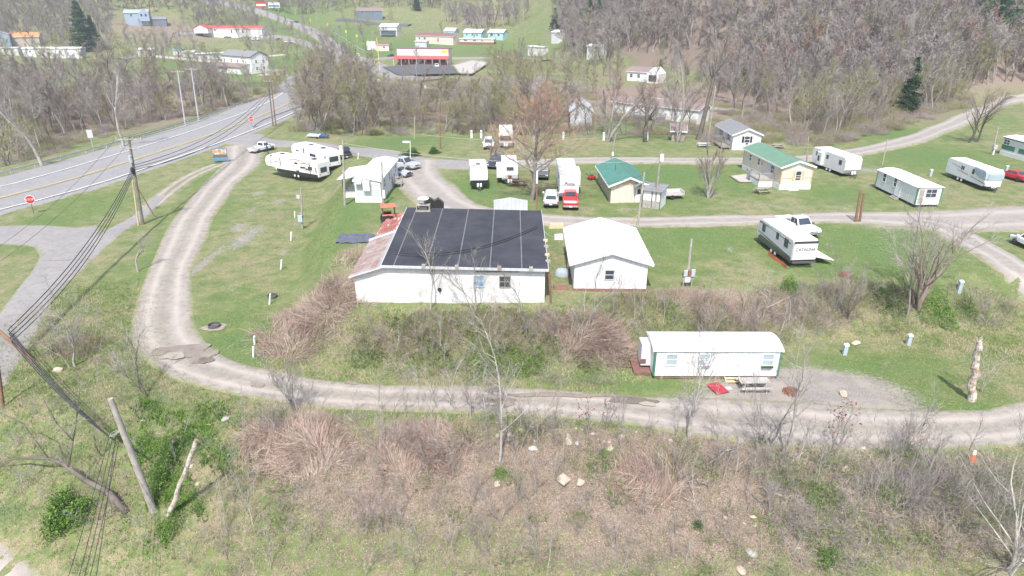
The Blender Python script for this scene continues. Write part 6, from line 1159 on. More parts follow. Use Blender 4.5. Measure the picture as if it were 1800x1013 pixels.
def gen_tree(seed,h=12,stems=1,r0=.2,first=.3,ang=45,spread=.42,n1=11,n2=6,n3=7,twig=.8,tw=.03,lean=0,up_=.25,wob=.12,droop=0,leaf=0,leafsize=.1):
    """returns (trunk segs, crown segs, twig A,B,w, leaf points)"""
    rr=random.Random(seed); T0=[];T1=[];A=[];B=[];Wd=[];LF=[]
    def rdir(d,an):
        a=d.orthogonal().normalized(); a.rotate(Matrix.Rotation(rr.uniform(0,6.283),3,d)); v=d.copy(); v.rotate(Matrix.Rotation(an,3,a)); return v
    def grow(p,d,L,r,lev,out,nseg,f0,nch):
        pts=[p]; seg=L/nseg; dirs=[]
        for i in range(nseg):
            d=(d+Vector((rr.gauss(0,wob),rr.gauss(0,wob),rr.gauss(0,wob)*.6+up_*(.25 if lev else .1)-droop*lev*.1))).normalized(); q=pts[-1]+d*seg
            ra=r*(1-i/nseg*.85); rb=r*(1-(i+1)/nseg*.85); out.append((pts[-1],q,ra,rb,6 if lev==0 else (4 if ra>.04 else 3))); pts.append(q); dirs.append(d.copy())
        if lev==2: return
        for k in range(nch):
            f=f0+(1-f0)*((k+rr.random())/nch); i=min(int(f*nseg),nseg-1); t=f*nseg-i; pp=pts[i].lerp(pts[i+1],t); rc=r*(1-f*.85)*.62
            an=math.radians(ang*rr.uniform(.6,1.25)*(1-.3*f)); dd=rdir(dirs[i],an)
            if lev==0:
                LL=h*spread*(1.05-.65*((f-f0)/(1-f0+1e-6)))*rr.uniform(.65,1.2); grow(pp,dd,LL,max(rc,.018),1,T1,4,.2,n2)
            elif lev==1:
                LL=L*rr.uniform(.32,.6)*(1.1-.5*f); e=pp+(dd+Vector((0,0,up_*.5))).normalized()*LL; A.append(pp);B.append(e);Wd.append(max(tw*1.3,rc*1.2))
                for m in range(n3):
                    g=rr.uniform(.15,1); s=pp.lerp(e,g); td=(rdir(dd,math.radians(rr.uniform(20,60)))+Vector((0,0,up_*.4-droop))).normalized(); l2=twig*rr.uniform(.5,1.3)*(LL*.35+.35); A.append(s);B.append(s+td*l2);Wd.append(tw*rr.uniform(.7,1.2))
                    if leaf and rr.random()<leaf: LF.append(s+td*l2*rr.random())
        # leader twigs
        for m in range(n3):
            td=rdir(dirs[-1],math.radians(rr.uniform(5,40))); A.append(pts[-1]);B.append(pts[-1]+td*twig*rr.uniform(.6,1.4));Wd.append(tw)
    for s in range(stems):
        a=rr.uniform(0,6.283); tilt=math.radians(lean) if stems==1 else math.radians(rr.uniform(5,20)); d=Vector((math.sin(tilt)*math.cos(a),math.sin(tilt)*math.sin(a),math.cos(tilt)))
        hh=h*(1 if s==0 else rr.uniform(.6,.95)); grow(Vector((rr.uniform(-.15,.15)*(stems>1),rr.uniform(-.15,.15)*(stems>1),-.3)),d,hh,r0*(1 if s==0 else rr.uniform(.6,.9)),0,T0,8,first,n1 if stems==1 else max(5,int(n1*1.6/stems)))
    return T0,T1,A,B,Wd,LF
def leafquads(P_,size,rng):
    P_=np.array(P_,float).reshape(-1,3); n=len(P_); a=rng.normal(size=(n,3)); a/=np.linalg.norm(a,axis=1,keepdims=True); b=np.cross(a,rng.normal(size=(n,3))); b/=np.linalg.norm(b,axis=1,keepdims=True)
    s=size*rng.uniform(.6,1.3,(n,1)); V=np.stack([P_-a*s,P_-b*s*.55,P_+a*s,P_+b*s*.55],1).reshape(-1,3); k=np.arange(n)[:,None]*4
    return V,np.concatenate([k+np.array([0,1,2]),k+np.array([0,2,3])])
VAR={}
def variant(key,bark,twigm,leafm=None,leafsize=.1,**k):
    T0,T1,A,B,Wd,LF=gen_tree(**k); rng=np.random.default_rng(k['seed'])
    v0,f0=tubes(T0); v1,f1=tubes(T1); v2,f2=slivers(A,B,Wd,rng,key[0]=='h')
    parts=[(v1,f1,0),(v2,f2,1)]
    if LF: v3,f3=leafquads(LF,leafsize,rng); parts.append((v3,f3,2))
    V=[];Fc=[];mi=[];o=0
    for v,f,m in parts: V.append(v);Fc.append(f+o);mi.append(np.full(len(f),m));o+=len(v)
    tm=npmesh('trunk',v0,f0,[M[bark]],link=False,smooth=True)
    cm=npmesh('crown',np.concatenate(V),np.concatenate(Fc),[M[bark],M[twigm]]+([M[leafm]] if LF else []),np.concatenate(mi),link=False)
    allv=np.concatenate([v0]+V); allf=np.concatenate([f0]+[f+len(v0) for f in Fc]); am=np.concatenate([np.zeros(len(f0),int),np.concatenate(mi)])
    VAR[key]=dict(trunk=tm,crown=cm,h=k.get('h',12),all=(allv,allf,am),mats=[bark,twigm]+([leafm] if LF else [])); return VAR[key]
def whole(key):
    v=VAR[key]
    if 'mesh' not in v: v['mesh']=npmesh('bare_tree',v['all'][0],v['all'][1],[M[q] for q in v['mats']],v['all'][2],link=False)
    return v['mesh']
def tree(key,p,h,label,group=None,parts=True,rz=None,name='bare_tree',cat='tree',wide=1,lean=(0,0),rnd=random.Random(3)):
    s=h/VAR[key]['h']; rz=rnd.uniform(0,6.28) if rz is None else rz
    if parts:
        o=root(name,p,rz,label,cat,group); 
        for q in ('trunk','crown'):
            c=bpy.data.objects.new(q,VAR[key][q]); COL.objects.link(c); c.parent=o
    else:
        o=bpy.data.objects.new(name,whole(key)); COL.objects.link(o); o.location=p; o.rotation_euler=(0,0,rz); tag(o,label,cat,group)
    o.scale=(s*wide,s*wide,s); o.rotation_euler=(lean[0],lean[1],rz); return o
# forest kinds (medium detail, shared)
for i in range(5):
    variant('f%d'%i,['bark_grey','bark_mauve','bark_grey','bark_dark','bark_pale'][i],['bark_mauve','bark_grey','bark_mauve','bark_brown','bark_grey'][i],seed=20+i,h=15,r0=.22,first=.38,ang=42,spread=.30,n1=15,n2=9,n3=9,twig=1.0,tw=.038)
variant('g0','bark_grey','bark_olive','leaf_yellow',.09,seed=31,h=12,r0=.18,first=.25,ang=48,spread=.38,n1=12,n2=7,n3=8,twig=.9,tw=.04,leaf=.5)
variant('g1','bark_brown','bark_olive','leaf_yellow',.09,seed=32,h=10,stems=3,r0=.14,first=.2,ang=45,spread=.38,n1=12,n2=6,n3=8,twig=.9,tw=.04,leaf=.35)
variant('r0','bark_grey','bark_red','leaf_orange',.06,seed=33,h=13,r0=.22,first=.28,ang=50,spread=.42,n1=14,n2=7,n3=8,twig=.8,tw=.035,leaf=.3)
for i in range(4): variant('c%d'%i,['bark_dark','bark_grey','bark_pale','bark_brown'][i],['bark_brown','bark_olive','bark_brown','bark_grey'][i],seed=40+i,h=13,stems=[1,2,1,3][i],r0=.2,first=.28,ang=50,spread=.36,n1=14,n2=9,n3=9,twig=1.0,tw=.036,wob=.2)
for i in range(3): variant('h%d'%i,['bark_dark','bark_grey','bark_pale'][i],['bark_mauve','bark_grey','bark_mauve'][i],seed=50+i,h=15,r0=.26,first=.35,ang=42,spread=.30,n1=11,n2=6,n3=6,twig=1.5,tw=.11)
variant('hr','bark_dark','bark_red',seed=54,h=13,r0=.26,first=.3,ang=45,spread=.34,n1=11,n2=6,n3=6,twig=1.5,tw=.11)
variant('hg','bark_dark','bark_olive',seed=55,h=12,r0=.26,first=.25,ang=48,spread=.36,n1=9,n2=5,n3=5,twig=1.5,tw=.10)
# saplings (fine)
for i in range(6):
    variant('s%d'%i,['bark_pale','bark_pale','bark_pale','bark_mauve','bark_grey','bark_white'][i],['bark_pale','bark_mauve','stalk','bark_mauve','bark_pale','bark_pale'][i],seed=60+i,h=4.5,stems=[1,3,2,4,1,1][i],r0=.036,first=.2,ang=34,spread=.34,n1=9,n2=5,n3=3,twig=.7,tw=.013,wob=.10,up_=.35)
# brush: many thin stems
for i in range(3):
    rr=random.Random(70+i); A=[];B=[];Wd=[]
    for k in range(170):
        a=rr.uniform(0,6.283); q=rr.random()**.6*1.3; b=Vector((q*math.cos(a),q*math.sin(a),0)); t=Vector((math.cos(a)*rr.uniform(.1,.9),math.sin(a)*rr.uniform(.1,.9),rr.uniform(.8,1.9))); A.append(b);B.append(b+t);Wd.append(.022)
        for m in range(5):
            f=rr.uniform(.3,1); s=b+t*f; A.append(s);B.append(s+Vector((rr.gauss(0,.35),rr.gauss(0,.35),rr.uniform(-.1,.5))));Wd.append(.014)
    v,f=slivers(A,B,Wd,np.random.default_rng(i)); nm=['bark_brown','bark_mauve','bark_olive'][i]; VAR['b%d'%i]=dict(h=2,all=(v,f,np.zeros(len(f),int)),mats=[nm])
def inpoly(x,y,poly):
    c=False; n=len(poly)
    for i in range(n):
        a,b=poly[i],poly[(i+1)%n]
        if (a[1]>y)!=(b[1]>y) and x<(b[0]-a[0])*(y-a[1])/(b[1]-a[1])+a[0]: c=not c
    return c
def scatter(pxpoly,n,seed,md=2.0,world=None,avoid=()):
    w=world or [tuple(P(*p)[:2]) for p in pxpoly]; xs=[p[0] for p in w]; ys=[p[1] for p in w]; r=random.Random(seed); out=[]; k=0
    while len(out)<n and k<n*60:
        k+=1; x=r.uniform(min(xs),max(xs)); y=r.uniform(min(ys),max(ys))
        if inpoly(x,y,w) and all((x-a)**2+(y-b)**2>md*md for a,b in out) and all((x-a)**2+(y-b)**2>c*c for a,b,c in avoid): out.append((x,y))
    return out
AV=[(o.location.x,o.location.y,7) for o in sc.objects if o.type=='EMPTY' and not o.parent and o.get('category') in('house','trailer','mobile home','cottage','garage','barn','shed','building','cabin')]
rt=random.Random(5)
def wood(pxpoly,n,seed,keys,hr,label,group,md=2.2,parts=False,cat='tree'):
    for x,y in scatter(pxpoly,n,seed,md,avoid=AV):
        tree(rt.choice(keys),(x,y,h1(x,y)-.1),rt.uniform(*hr),label,group,parts,wide=rt.uniform(.85,1.2),lean=(rt.gauss(0,.04),rt.gauss(0,.04)),cat=cat)
wood([(0,292),(150,240),(300,208),(400,190),(420,170),(300,165),(150,165),(0,175)],85,1,['f0','f1','f2','f3','f4','c0','c2'],(11,17),'bare grey tree in the creek wood beyond the highway guardrail','trees in the creek wood left',2.8)
0 and wood([(0,170),(150,150),(300,140),(380,150),(300,112),(150,112),(0,112)],26,2,['f1','c1','g0','f3'],(8,12),'bare tree in front of the trailers on the left hill','trees below the left hill trailers',3.5,False)
wood([(520,232),(600,238),(700,240),(860,235),(1000,238),(1000,205),(860,196),(700,184),(560,172),(528,190)],80,3,['c0','c1','c2','c3','g1','f3','c1'],(7.5,12.5),'bare twiggy tree in the creek thicket behind the entry road','trees in the creek thicket',2.2)
0 and wood([(530,175),(600,182),(660,176),(650,142),(560,130),(520,140)],20,4,['c1','g0','c0','c3'],(7,10),'bare tree between the highway and the store car park','trees by the store',3,False)
wood([(830,130),(960,132),(1060,170),(1050,200),(990,170),(880,160)],12,5,['g0','g1','g0','c1'],(8,12),'pale green budding tree near the footpath fork','budding trees by the footpath',3.5,False)
wood([(960,120),(1095,120),(1080,182),(1010,160)],16,6,['g1','f1','c3','g0'],(8,12),'bare tree on the flat left of the hillside houses','trees left of the hillside houses',3.5,False)
wood([(1000,238),(1240,242),(1235,228),(1000,226)],15,7,['c0','c3','f3','f4'],(8,13),'bare tree along the hedge line behind the park','trees along the hedge line',2.4)
wood([(1380,250),(1470,250),(1560,226),(1640,200),(1700,172),(1500,190),(1400,205)],44,8,['f0','f1','f2','g0','c3','g1','f3'],(8,13),'bare tree at the front edge of the right hillside wood','front trees of the hillside wood',2.4,False)

0 and wood([(1170,120),(1300,170),(1400,200),(1560,190),(1700,150),(1795,120),(1795,60),(1300,70),(1170,80)],60,9,['f0','f1','f2','f3','f4'],(12,17),'tall bare tree on the lower slope of the right hillside wood','slope trees of the hillside wood',4,False)
wood([(680,62),(760,60),(900,58),(960,66),(940,75),(690,72)],5,10,['h1','hg'],(8,11),'bare tree by the cottages on the centre hill','trees by the hill cottages',5,False)
for i,(x,y,h,k,d) in enumerate(((640,75,10,'f3','left of the white porch house'),(612,52,9,'c1','on the verge below the dark slate house'),(500,122,9,'c1','right of the farmhouse lawn'),(330,58,10,'f1','left end of the long red roofed building'),(470,78,9,'c3','beside the side lane below the hill road'),(733,140,12,'f4','standing in front of the car park'),(915,142,15,'f4','tall and pale beside the concrete pad'),(360,150,11,'c0','on the slope below the farmhouse'),(402,150,11,'f3','just below the farmhouse front wing'),(880,118,10,'g0','at the end of the store street'),(200,100,11,'f2','at the lane behind the very long mobile home'),(280,110,12,'f0','at the lane in front of the white trailer home'),(860,20,12,'h0','on the hill field'),(560,140,12,'c0','at the highway bend by the store'))):
    tree(k,P(x,y),h,'bare tree '+d,parts=False)
# hillside woods as one mass each
def mass(name,pts_,keys,hr,seed,step=0):
    rng=np.random.default_rng(seed); bykey={}
    for i,(x,y) in enumerate(pts_): bykey.setdefault(keys[rng.integers(len(keys))],[]).append((x,y))
    mats=[]; V=[];Fc=[];mi=[];o=0
    for k,ps in bykey.items():
        v,f,m=VAR[k]['all']; ps=np.array(ps); n=len(ps); z=H(ps[:,0],ps[:,1])-.2; a=rng.uniform(0,6.283,n); s=rng.uniform(hr[0],hr[1],n)/VAR[k]['h']; wd=s*rng.uniform(.85,1.25,n)
        ca,sa=np.cos(a)*wd,np.sin(a)*wd
        X=ps[:,0:1]+ca[:,None]*v[:,0]-sa[:,None]*v[:,1]; Y=ps[:,1:2]+sa[:,None]*v[:,0]+ca[:,None]*v[:,1]; Z=z[:,None]+s[:,None]*v[:,2]
        V.append(np.stack([X,Y,Z],-1).reshape(-1,3)); Fc.append((f[None]+(np.arange(n)*len(v))[:,None,None]).reshape(-1,3)+o); o+=n*len(v)
        base=[]; 
        for q in VAR[k]['mats']:
            if q not in mats: mats.append(q)
            base.append(mats.index(q))
        mi.append(np.tile(np.array(base)[m],n))
    ob=npmesh(name,np.concatenate(V),np.concatenate(Fc),[M[q] for q in mats],np.concatenate(mi)); tag(ob,kind='stuff'); return ob
def hillpts(n,seed,test,xr,yr,md):
    r=np.random.default_rng(seed); out=[]; cell={}
    X=r.uniform(*xr,n*26); Y=r.uniform(*yr,n*26); Z=H(X,Y)
    for x,y,z in zip(X,Y,Z):
        if not test(x,y,z): continue
        c=(int(x//md),int(y//md))
        if c in cell: continue
        cell[c]=1; out.append((x,y))
        if len(out)>=n: break
    return out
def yb_(x): return float(np.interp(x,[-700,-420,-300,-200,-100,0,50,75,110,160,300,700],[300,330,345,395,410,395,300,195,172,190,200,220]))
def pj(x,y,z):
    dz=z-CH; dep=y*math.cos(T)-dz*math.sin(T); return 900+F*x/dep, 506.5-F*(y*math.sin(T)+dz*math.cos(T))/dep
def rt_(x,y,z):
    if z<.6 or z>52 or x<30 or y<yb_(x)+8: return False
    px,py=pj(x,y,z)
    if px>1640 and py>150: return False
    if 1085<px<1260 and 95<py<260: return False
    return px<2050
mass('hillside_woodland',hillpts(2300,3,rt_,(30,420),(165,640),3.3),['h0','h1','h2','h0','h1','h2','h1','h0','hr','h2','hg'],(11,17),3)
def lt_(x,y,z):
    px,py=pj(x,y,z)
    if px<-120 or px>1250 or z>70: return False
    if px<345: return y>yb_(x)+(30 if px<200 else 130) and not (200<px<345 and 42<py<80)
    if px<600: return (py<(52-(px-345)*.12) and not (py>10 and abs(py-(5+(px-350)*.19))<9)) or (py<8)
    if px<780: return py<16
    if px<925: return (py<58-(abs(px-850)*.25) and py>26) or py<6
    if px<985: return py<2
    return py<100-(1000-px)*.0 and z>1
mass('far_woodland',hillpts(3400,4,lt_,(-560,260),(320,900),4.2),['h0','h1','h2','h1','hg'],(10,15),5)
mp=scatter([(0,170),(150,150),(300,140),(380,150),(300,112),(150,112),(0,112)],40,2,3)+scatter([(530,175),(600,182),(660,176),(650,142),(560,130),(520,140)],26,4,2.6)+scatter([(0,300),(150,245),(300,212),(500,160),(420,150),(150,150),(0,165)],70,44,3)+scatter([(520,230),(700,236),(1000,236),(1000,205),(700,184),(530,185)],60,45,3)
mass('left_hill_woodland',scatter([(0,112),(200,112),(345,118),(350,88),(300,84),(180,84),(0,84)],30,81,3.5)+scatter([(345,58),(600,98),(600,70),(520,52),(345,40)],46,82,4)+scatter([(350,118),(520,118),(520,98),(470,92)],12,84,4),['f1','c3','f0','f3','c1'],(8,13.5),59)
mass("belt_woodland",scatter([(560,156),(720,166),(860,182),(1000,192),(1000,200),(860,190),(700,178),(560,165)],22,83,3.5),["f1","c3","g1"],(5,8),58)
mass('budding_woodland',scatter([(1400,235),(1480,240),(1500,200),(1420,195)],14,73,2.5)+scatter([(1600,200),(1700,170),(1700,145),(1620,160)],16,74,2.5)+scatter([(870,180),(960,170),(960,130),(860,140)],10,75,3),['g0','g1'],(9,13),49)
mass('hillfoot_woodland',scatter([(1250,205),(1400,210),(1560,192),(1700,152),(1795,128),(1795,95),(1500,100),(1260,140)],130,71,3.2)+scatter([(1140,150),(1260,190),(1260,140),(1180,120)],14,72,4),['f0','f1','f2','g0','f3','f4'],(9,15),39)
mass('hill_thicket',scatter([(190,88),(340,84),(345,52),(200,60)],26,61,4)+scatter([(465,88),(585,112),(600,104),(500,80)],24,62,3.5)+scatter([(300,40),(520,62),(480,38),(330,20)],34,63,5)+scatter([(600,30),(640,80),(700,58),(690,20)],16,64,6)+scatter([(340,150),(500,140),(510,165),(420,178),(330,170)],22,65,3.5)+scatter([(830,135),(1050,140),(1060,110),(950,100),(860,112)],30,66,4),['f1','c3','c1','f3','g0'],(6,11),29)
mass('highway_bend_woodland',scatter([(512,186),(560,205),(650,205),(650,150),(578,133),(548,150)],46,47,2.6),['c1','f3','g0','c0','f1'],(10,15),19)
mass('creek_woodland',mp,['f1','c1','f3','c3','c0','g1'],(7,12.5),9)
# conifers
def conifer(key,mt,h=14,seed=1,wide=.26,layers=30,br=9,bare=.08,pine=False):
    rr=random.Random(seed); rng=np.random.default_rng(seed); T0=[(Vector((0,0,-.3)),Vector((0,0,h*.5)),.28,.18,7),(Vector((0,0,h*.5)),Vector((0,0,h)),.18,.03,6)]; A=[];B=[];Wd=[];LF=[]
    for i in range(layers):
        f=bare+(1-bare)*i/layers; z=h*f
        for k in range(br):
            a=rr.uniform(0,6.283); L=h*wide*(1-f)**(.75 if not pine else .4)*rr.uniform(.6,1.15)*(1 if not pine else rr.choice((.5,1,1.2))); e=Vector((math.cos(a)*L,math.sin(a)*L,z-L*.18+(L*.3 if pine else 0))); b=Vector((0,0,z)); A.append(b);B.append(e);Wd.append(.07)
            for m in range(int(10+L*7)):
                g=rr.uniform(.2,1.02); LF.append(b.lerp(e,g)+Vector((rr.gauss(0,.16+.1*L*.3),rr.gauss(0,.16+.1*L*.3),rr.gauss(-.05,.12))))
    v0,f0=tubes(T0); v2,f2=slivers(A,B,Wd,rng); v3,f3=leafquads(LF,.24,rng); tm=npmesh('trunk',v0,f0,[M['bark_dark']],link=False)
    V=np.concatenate([v2,v3]); Fc=np.concatenate([f2,f3+len(v2)]); mi=np.concatenate([np.zeros(len(f2),int),np.ones(len(f3),int)])
    VAR[key]=dict(trunk=tm,crown=npmesh('crown',V,Fc,[M['bark_dark'],M[mt]],mi,link=False),h=h,mats=['bark_dark',mt])
conifer('spruce','needle',14,1); conifer('pine','needle_pine',14,2,.30,22,7,.35,True)
for k,x,y,h,d in (('spruce',152,90,27,'tall dark spruce in the left hill woods behind the long mobile home'),('spruce',170,88,19,'shorter dark spruce beside the tall one in the left woods'),('spruce',2,130,9,'dark conifer cut off by the left margin'),('spruce',733,19,14,'round dark evergreen at the top edge left of the field'),('pine',1733,94,26,'spreading pale green pine in the upper right wood'),
    ('spruce',1035,62,19,'left one of two dark spruces right of the hill field'),('spruce',1051,63,18,'right one of two dark spruces right of the hill field'),('spruce',975,52,12,'dark bushy evergreen at the right end of the hill field'),('spruce',988,55,11,'evergreen at the wood edge below the field corner'),('spruce',1625,150,14,'narrow dark evergreen in the middle of the right wood'),('spruce',1592,200,13,'narrow dark evergreen at the front of the right wood'),('spruce',1160,130,6,'small evergreen behind the hillside house'),('spruce',1208,132,3,'small round evergreen above the stone wall on the hillside')):
    tree(k,P(x,y),h,d,name='conifer',wide=1.3 if 'round' in d or 'bushy' in d or 'tall dark' in d else 1)
# ------------------------------------------------------------------ single trees near the camera
def hero(label,base,top,key,bark,twigm,wide=1,rz=0,leafm=None,ls=.05,**k):
    b,t=up(base,top); h=max(1,(t-b).z); variant(key,bark,twigm,leafm,ls,h=h,**k); return tree(key,b,h,label,wide=wide,rz=rz)
hero('big spreading maple with reddish buds standing among the campers',(934,352),(928,180),'k1','bark_grey','bark_red',wide=1.15,seed=101,r0=.3,first=.22,ang=60,spread=.62,n1=30,n2=13,n3=11,twig=.9,tw=.022,leafm='leaf_orange',ls=.06,leaf=.6,wob=.16)
hero('many stemmed bare tree on the mown lawn left of the long green roof',(1245,348),(1250,248),'k2','bark_pale','bark_brown',seed=102,stems=6,r0=.2,first=.25,ang=30,spread=.40,n1=24,n2=10,n3=8,twig=.6,tw=.02,wob=.09)
hero('tall bare tree leaning right at the top of the right bank',(1612,541),(1655,362),'k3','bark_brown','bark_grey',seed=103,stems=6,r0=.15,first=.15,ang=36,spread=.5,n1=26,n2=8,n3=5,twig=1.0,tw=.016,wob=.08,wide=1.35,rz=.2)
hero('slender bare tree beside the tall leaning tree on the right bank',(1592,560),(1618,350),'k4','bark_grey','bark_grey',seed=104,r0=.09,first=.3,ang=35,spread=.32,n1=10,n2=6,n3=4,twig=.9,tw=.018,lean=5)
hero('white barked sapling tree in front of the lower road, centre of the photo',(878,812),(872,545),'k5','bark_white','bark_pale',seed=105,r0=.10,first=.2,ang=48,spread=.36,n1=18,n2=7,n3=3,twig=.8,tw=.015,lean=2,wob=.07)
hero('multi stemmed bare tree at the verge above the front stalk heap',(522,724),(520,628),'k6','bark_grey','bark_grey',seed=106,stems=5,r0=.09,first=.25,ang=38,spread=.5,n1=14,n2=7,n3=4,twig=.8,tw=.014)
hero('pale bare sapling on the slope left of the loop road bend',(127,646),(113,520),'k7','bark_pale','bark_pale',seed=107,stems=3,r0=.09,first=.2,ang=48,spread=.6,n1=14,n2=8,n3=5,twig=.9,tw=.014)
hero('small pale crooked tree below the highway pole',(243,478),(240,415),'k8','bark_pale','bark_pale',seed=108,r0=.12,first=.35,ang=48,spread=.5,n1=8,n2=7,n3=5,twig=.7,tw=.015,wob=.2)
hero('dark thin tree on the bank at the loop road bend',(262,700),(238,590),'k9','bark_dark','bark_grey',seed=109,stems=2,r0=.08,first=.2,ang=45,spread=.55,n1=10,n2=8,n3=5,twig=.9,tw=.014,lean=8)
hero('bare tree against the workshop wall, left of its windows',(757,545),(740,408),'k10','bark_pale','bark_grey',seed=110,r0=.09,first=.3,ang=38,spread=.42,n1=13,n2=7,n3=5,twig=.7,tw=.014)
hero('bare two stemmed tree in front of the workshop windows',(835,548),(845,430),'k11','bark_pale','bark_grey',seed=111,stems=3,r0=.08,first=.3,ang=35,spread=.38,n1=12,n2=7,n3=5,twig=.7,tw=.014)
hero('thin bare tree near the right corner of the workshop wall',(918,548),(925,455),'k12','bark_pale','bark_grey',seed=112,r0=.07,first=.2,ang=35,spread=.36,n1=9,n2=6,n3=4,twig=.6,tw=.013)
hero('thin tall tree in front of the white garage',(1038,560),(1030,420),'k13','bark_pale','bark_grey',seed=113,stems=2,r0=.06,first=.3,ang=30,spread=.32,n1=9,n2=6,n3=4,twig=.7,tw=.013)
hero('bare sapling on the verge in front of the park trailer',(1212,768),(1222,590),'k14','bark_pale','bark_pale',seed=114,stems=3,r0=.09,first=.25,ang=42,spread=.48,n1=14,n2=8,n3=4,twig=.8,tw=.014)
hero('dark bare tree leaning over the road right of the park trailer',(1352,782),(1362,640),'k15','bark_grey','bark_grey',seed=115,stems=2,r0=.09,first=.3,ang=42,spread=.5,n1=12,n2=7,n3=4,twig=.9,tw=.014,lean=6)
hero('tall pale tree rising in front of the lower road by the fire ring',(1372,800),(1408,575),'k16','bark_white','bark_pale',seed=116,r0=.10,first=.25,ang=40,spread=.38,n1=14,n2=7,n3=4,twig=.8,tw=.014,lean=5)
hero('twisting thin tree at the verge left of the traffic cone',(1590,800),(1550,690),'k17','bark_pale','bark_pale',seed=117,stems=3,r0=.06,first=.2,ang=45,spread=.5,n1=10,n2=6,n3=4,twig=.8,tw=.013)
hero('sumac with dark red seed heads beside the lower road',(1460,800),(1520,700),'k18','bark_grey','bark_grey',seed=118,stems=3,r0=.05,first=.4,ang=45,spread=.5,n1=7,n2=4,n3=2,twig=.4,tw=.016,leafm='sumac',ls=.09,leaf=.9)
hero('sumac with dark red seed heads left of the muddy road edge',(1040,760),(1050,690),'k19','bark_grey','bark_grey',seed=119,stems=3,r0=.04,first=.4,ang=45,spread=.5,n1=7,n2=4,n3=2,twig=.4,tw=.014,leafm='sumac',ls=.08,leaf=.9)
hero('pale branching birch filling the lower right corner',(1776,1010),(1800,770),'k20','bark_white','bark_pale',seed=120,stems=4,r0=.12,first=.1,ang=42,spread=.55,n1=20,n2=9,n3=5,twig=.9,tw=.013)
hero('left one of two wide bare trees by the rising back road',(1703,251),(1700,160),'k21','bark_dark','bark_brown',seed=121,r0=.22,first=.2,ang=52,spread=.62,n1=14,n2=9,n3=7,twig=.9,tw=.028,wob=.15)
hero('right one of two wide bare trees by the rising back road',(1716,250),(1735,165),'k22','bark_dark','bark_brown',seed=122,r0=.22,first=.2,ang=52,spread=.62,n1=14,n2=9,n3=7,twig=.9,tw=.028,wob=.15)
hero('forked dark bare tree at the road left of the camper with slide out',(861,291),(852,222),'k23','bark_dark','bark_red',seed=123,stems=2,r0=.16,first=.25,ang=45,spread=.42,n1=13,n2=8,n3=6,twig=.8,tw=.024)
hero('very tall leaning dark tree left of the cottage at the wood edge',(1226,246),(1272,52),'k24','bark_dark','bark_grey',seed=124,r0=.5,first=.5,ang=50,spread=.26,n1=16,n2=8,n3=6,twig=1.0,tw=.035,lean=5)
hero('tall pale double trunked tree behind the garden shed',(1190,250),(1250,75),'k25','bark_pale','bark_grey',seed=125,stems=2,r0=.3,first=.4,ang=40,spread=.28,n1=16,n2=8,n3=7,twig=1.0,tw=.035)
hero('dark forked tree with ivy right of the weathered barn',(1135,250),(1130,150),'k26','bark_dark','bark_grey',seed=126,r0=.4,first=.3,ang=48,spread=.42,n1=14,n2=8,n3=6,twig=1.0,tw=.03,wob=.2)
hero('tall grey tree directly right of the weathered barn',(1066,249),(1062,105),'k27','bark_grey','bark_red',seed=127,stems=2,r0=.35,first=.35,ang=42,spread=.34,n1=15,n2=8,n3=7,twig=1.0,tw=.035)
hero('white limbed dead tree at the front of the right hillside wood',(1600,190),(1590,95),'k28','bark_white','bark_white',seed=128,r0=.35,first=.3,ang=55,spread=.5,n1=12,n2=6,n3=2,twig=1.0,tw=.05,wob=.22)
hero('pale sycamore beyond the guardrail, leaning left, nearest the pole',(218,258),(150,110),'k29','bark_white','bark_pale',seed=129,r0=.3,first=.45,ang=45,spread=.3,n1=12,n2=7,n3=5,twig=1.0,tw=.035,lean=6)
hero('pale sycamore beyond the guardrail near the left margin',(75,292),(45,120),'k30','bark_white','bark_pale',seed=130,r0=.32,first=.4,ang=45,spread=.3,n1=12,n2=7,n3=5,twig=1.0,tw=.035,lean=5)
hero('bare shrubby tree behind the brush on the bank below the grey camper',(1490,560),(1500,440),'k31','bark_brown','bark_grey',seed=131,stems=6,r0=.06,first=.2,ang=35,spread=.4,n1=20,n2=7,n3=5,twig=.8,tw=.016)
hero('leafless tree behind the park trailer roof',(1240,600),(1245,520),'k32','bark_pale','bark_brown',seed=132,stems=5,r0=.05,first=.2,ang=35,spread=.45,n1=18,n2=7,n3=5,twig=.7,tw=.014)
hero('pale dead sapling with drooping limbs below the grey camper',(1340,560),(1345,470),'k33','bark_white','bark_pale',seed=133,r0=.06,first=.3,ang=60,spread=.5,n1=8,n2=4,n3=3,twig=.7,tw=.016)
hero('pale branching sapling beside the broken dead trunk',(1722,690),(1760,600),'k34','bark_pale','bark_pale',seed=134,stems=2,r0=.05,first=.2,ang=45,spread=.5,n1=9,n2=6,n3=4,twig=.7,tw=.012)
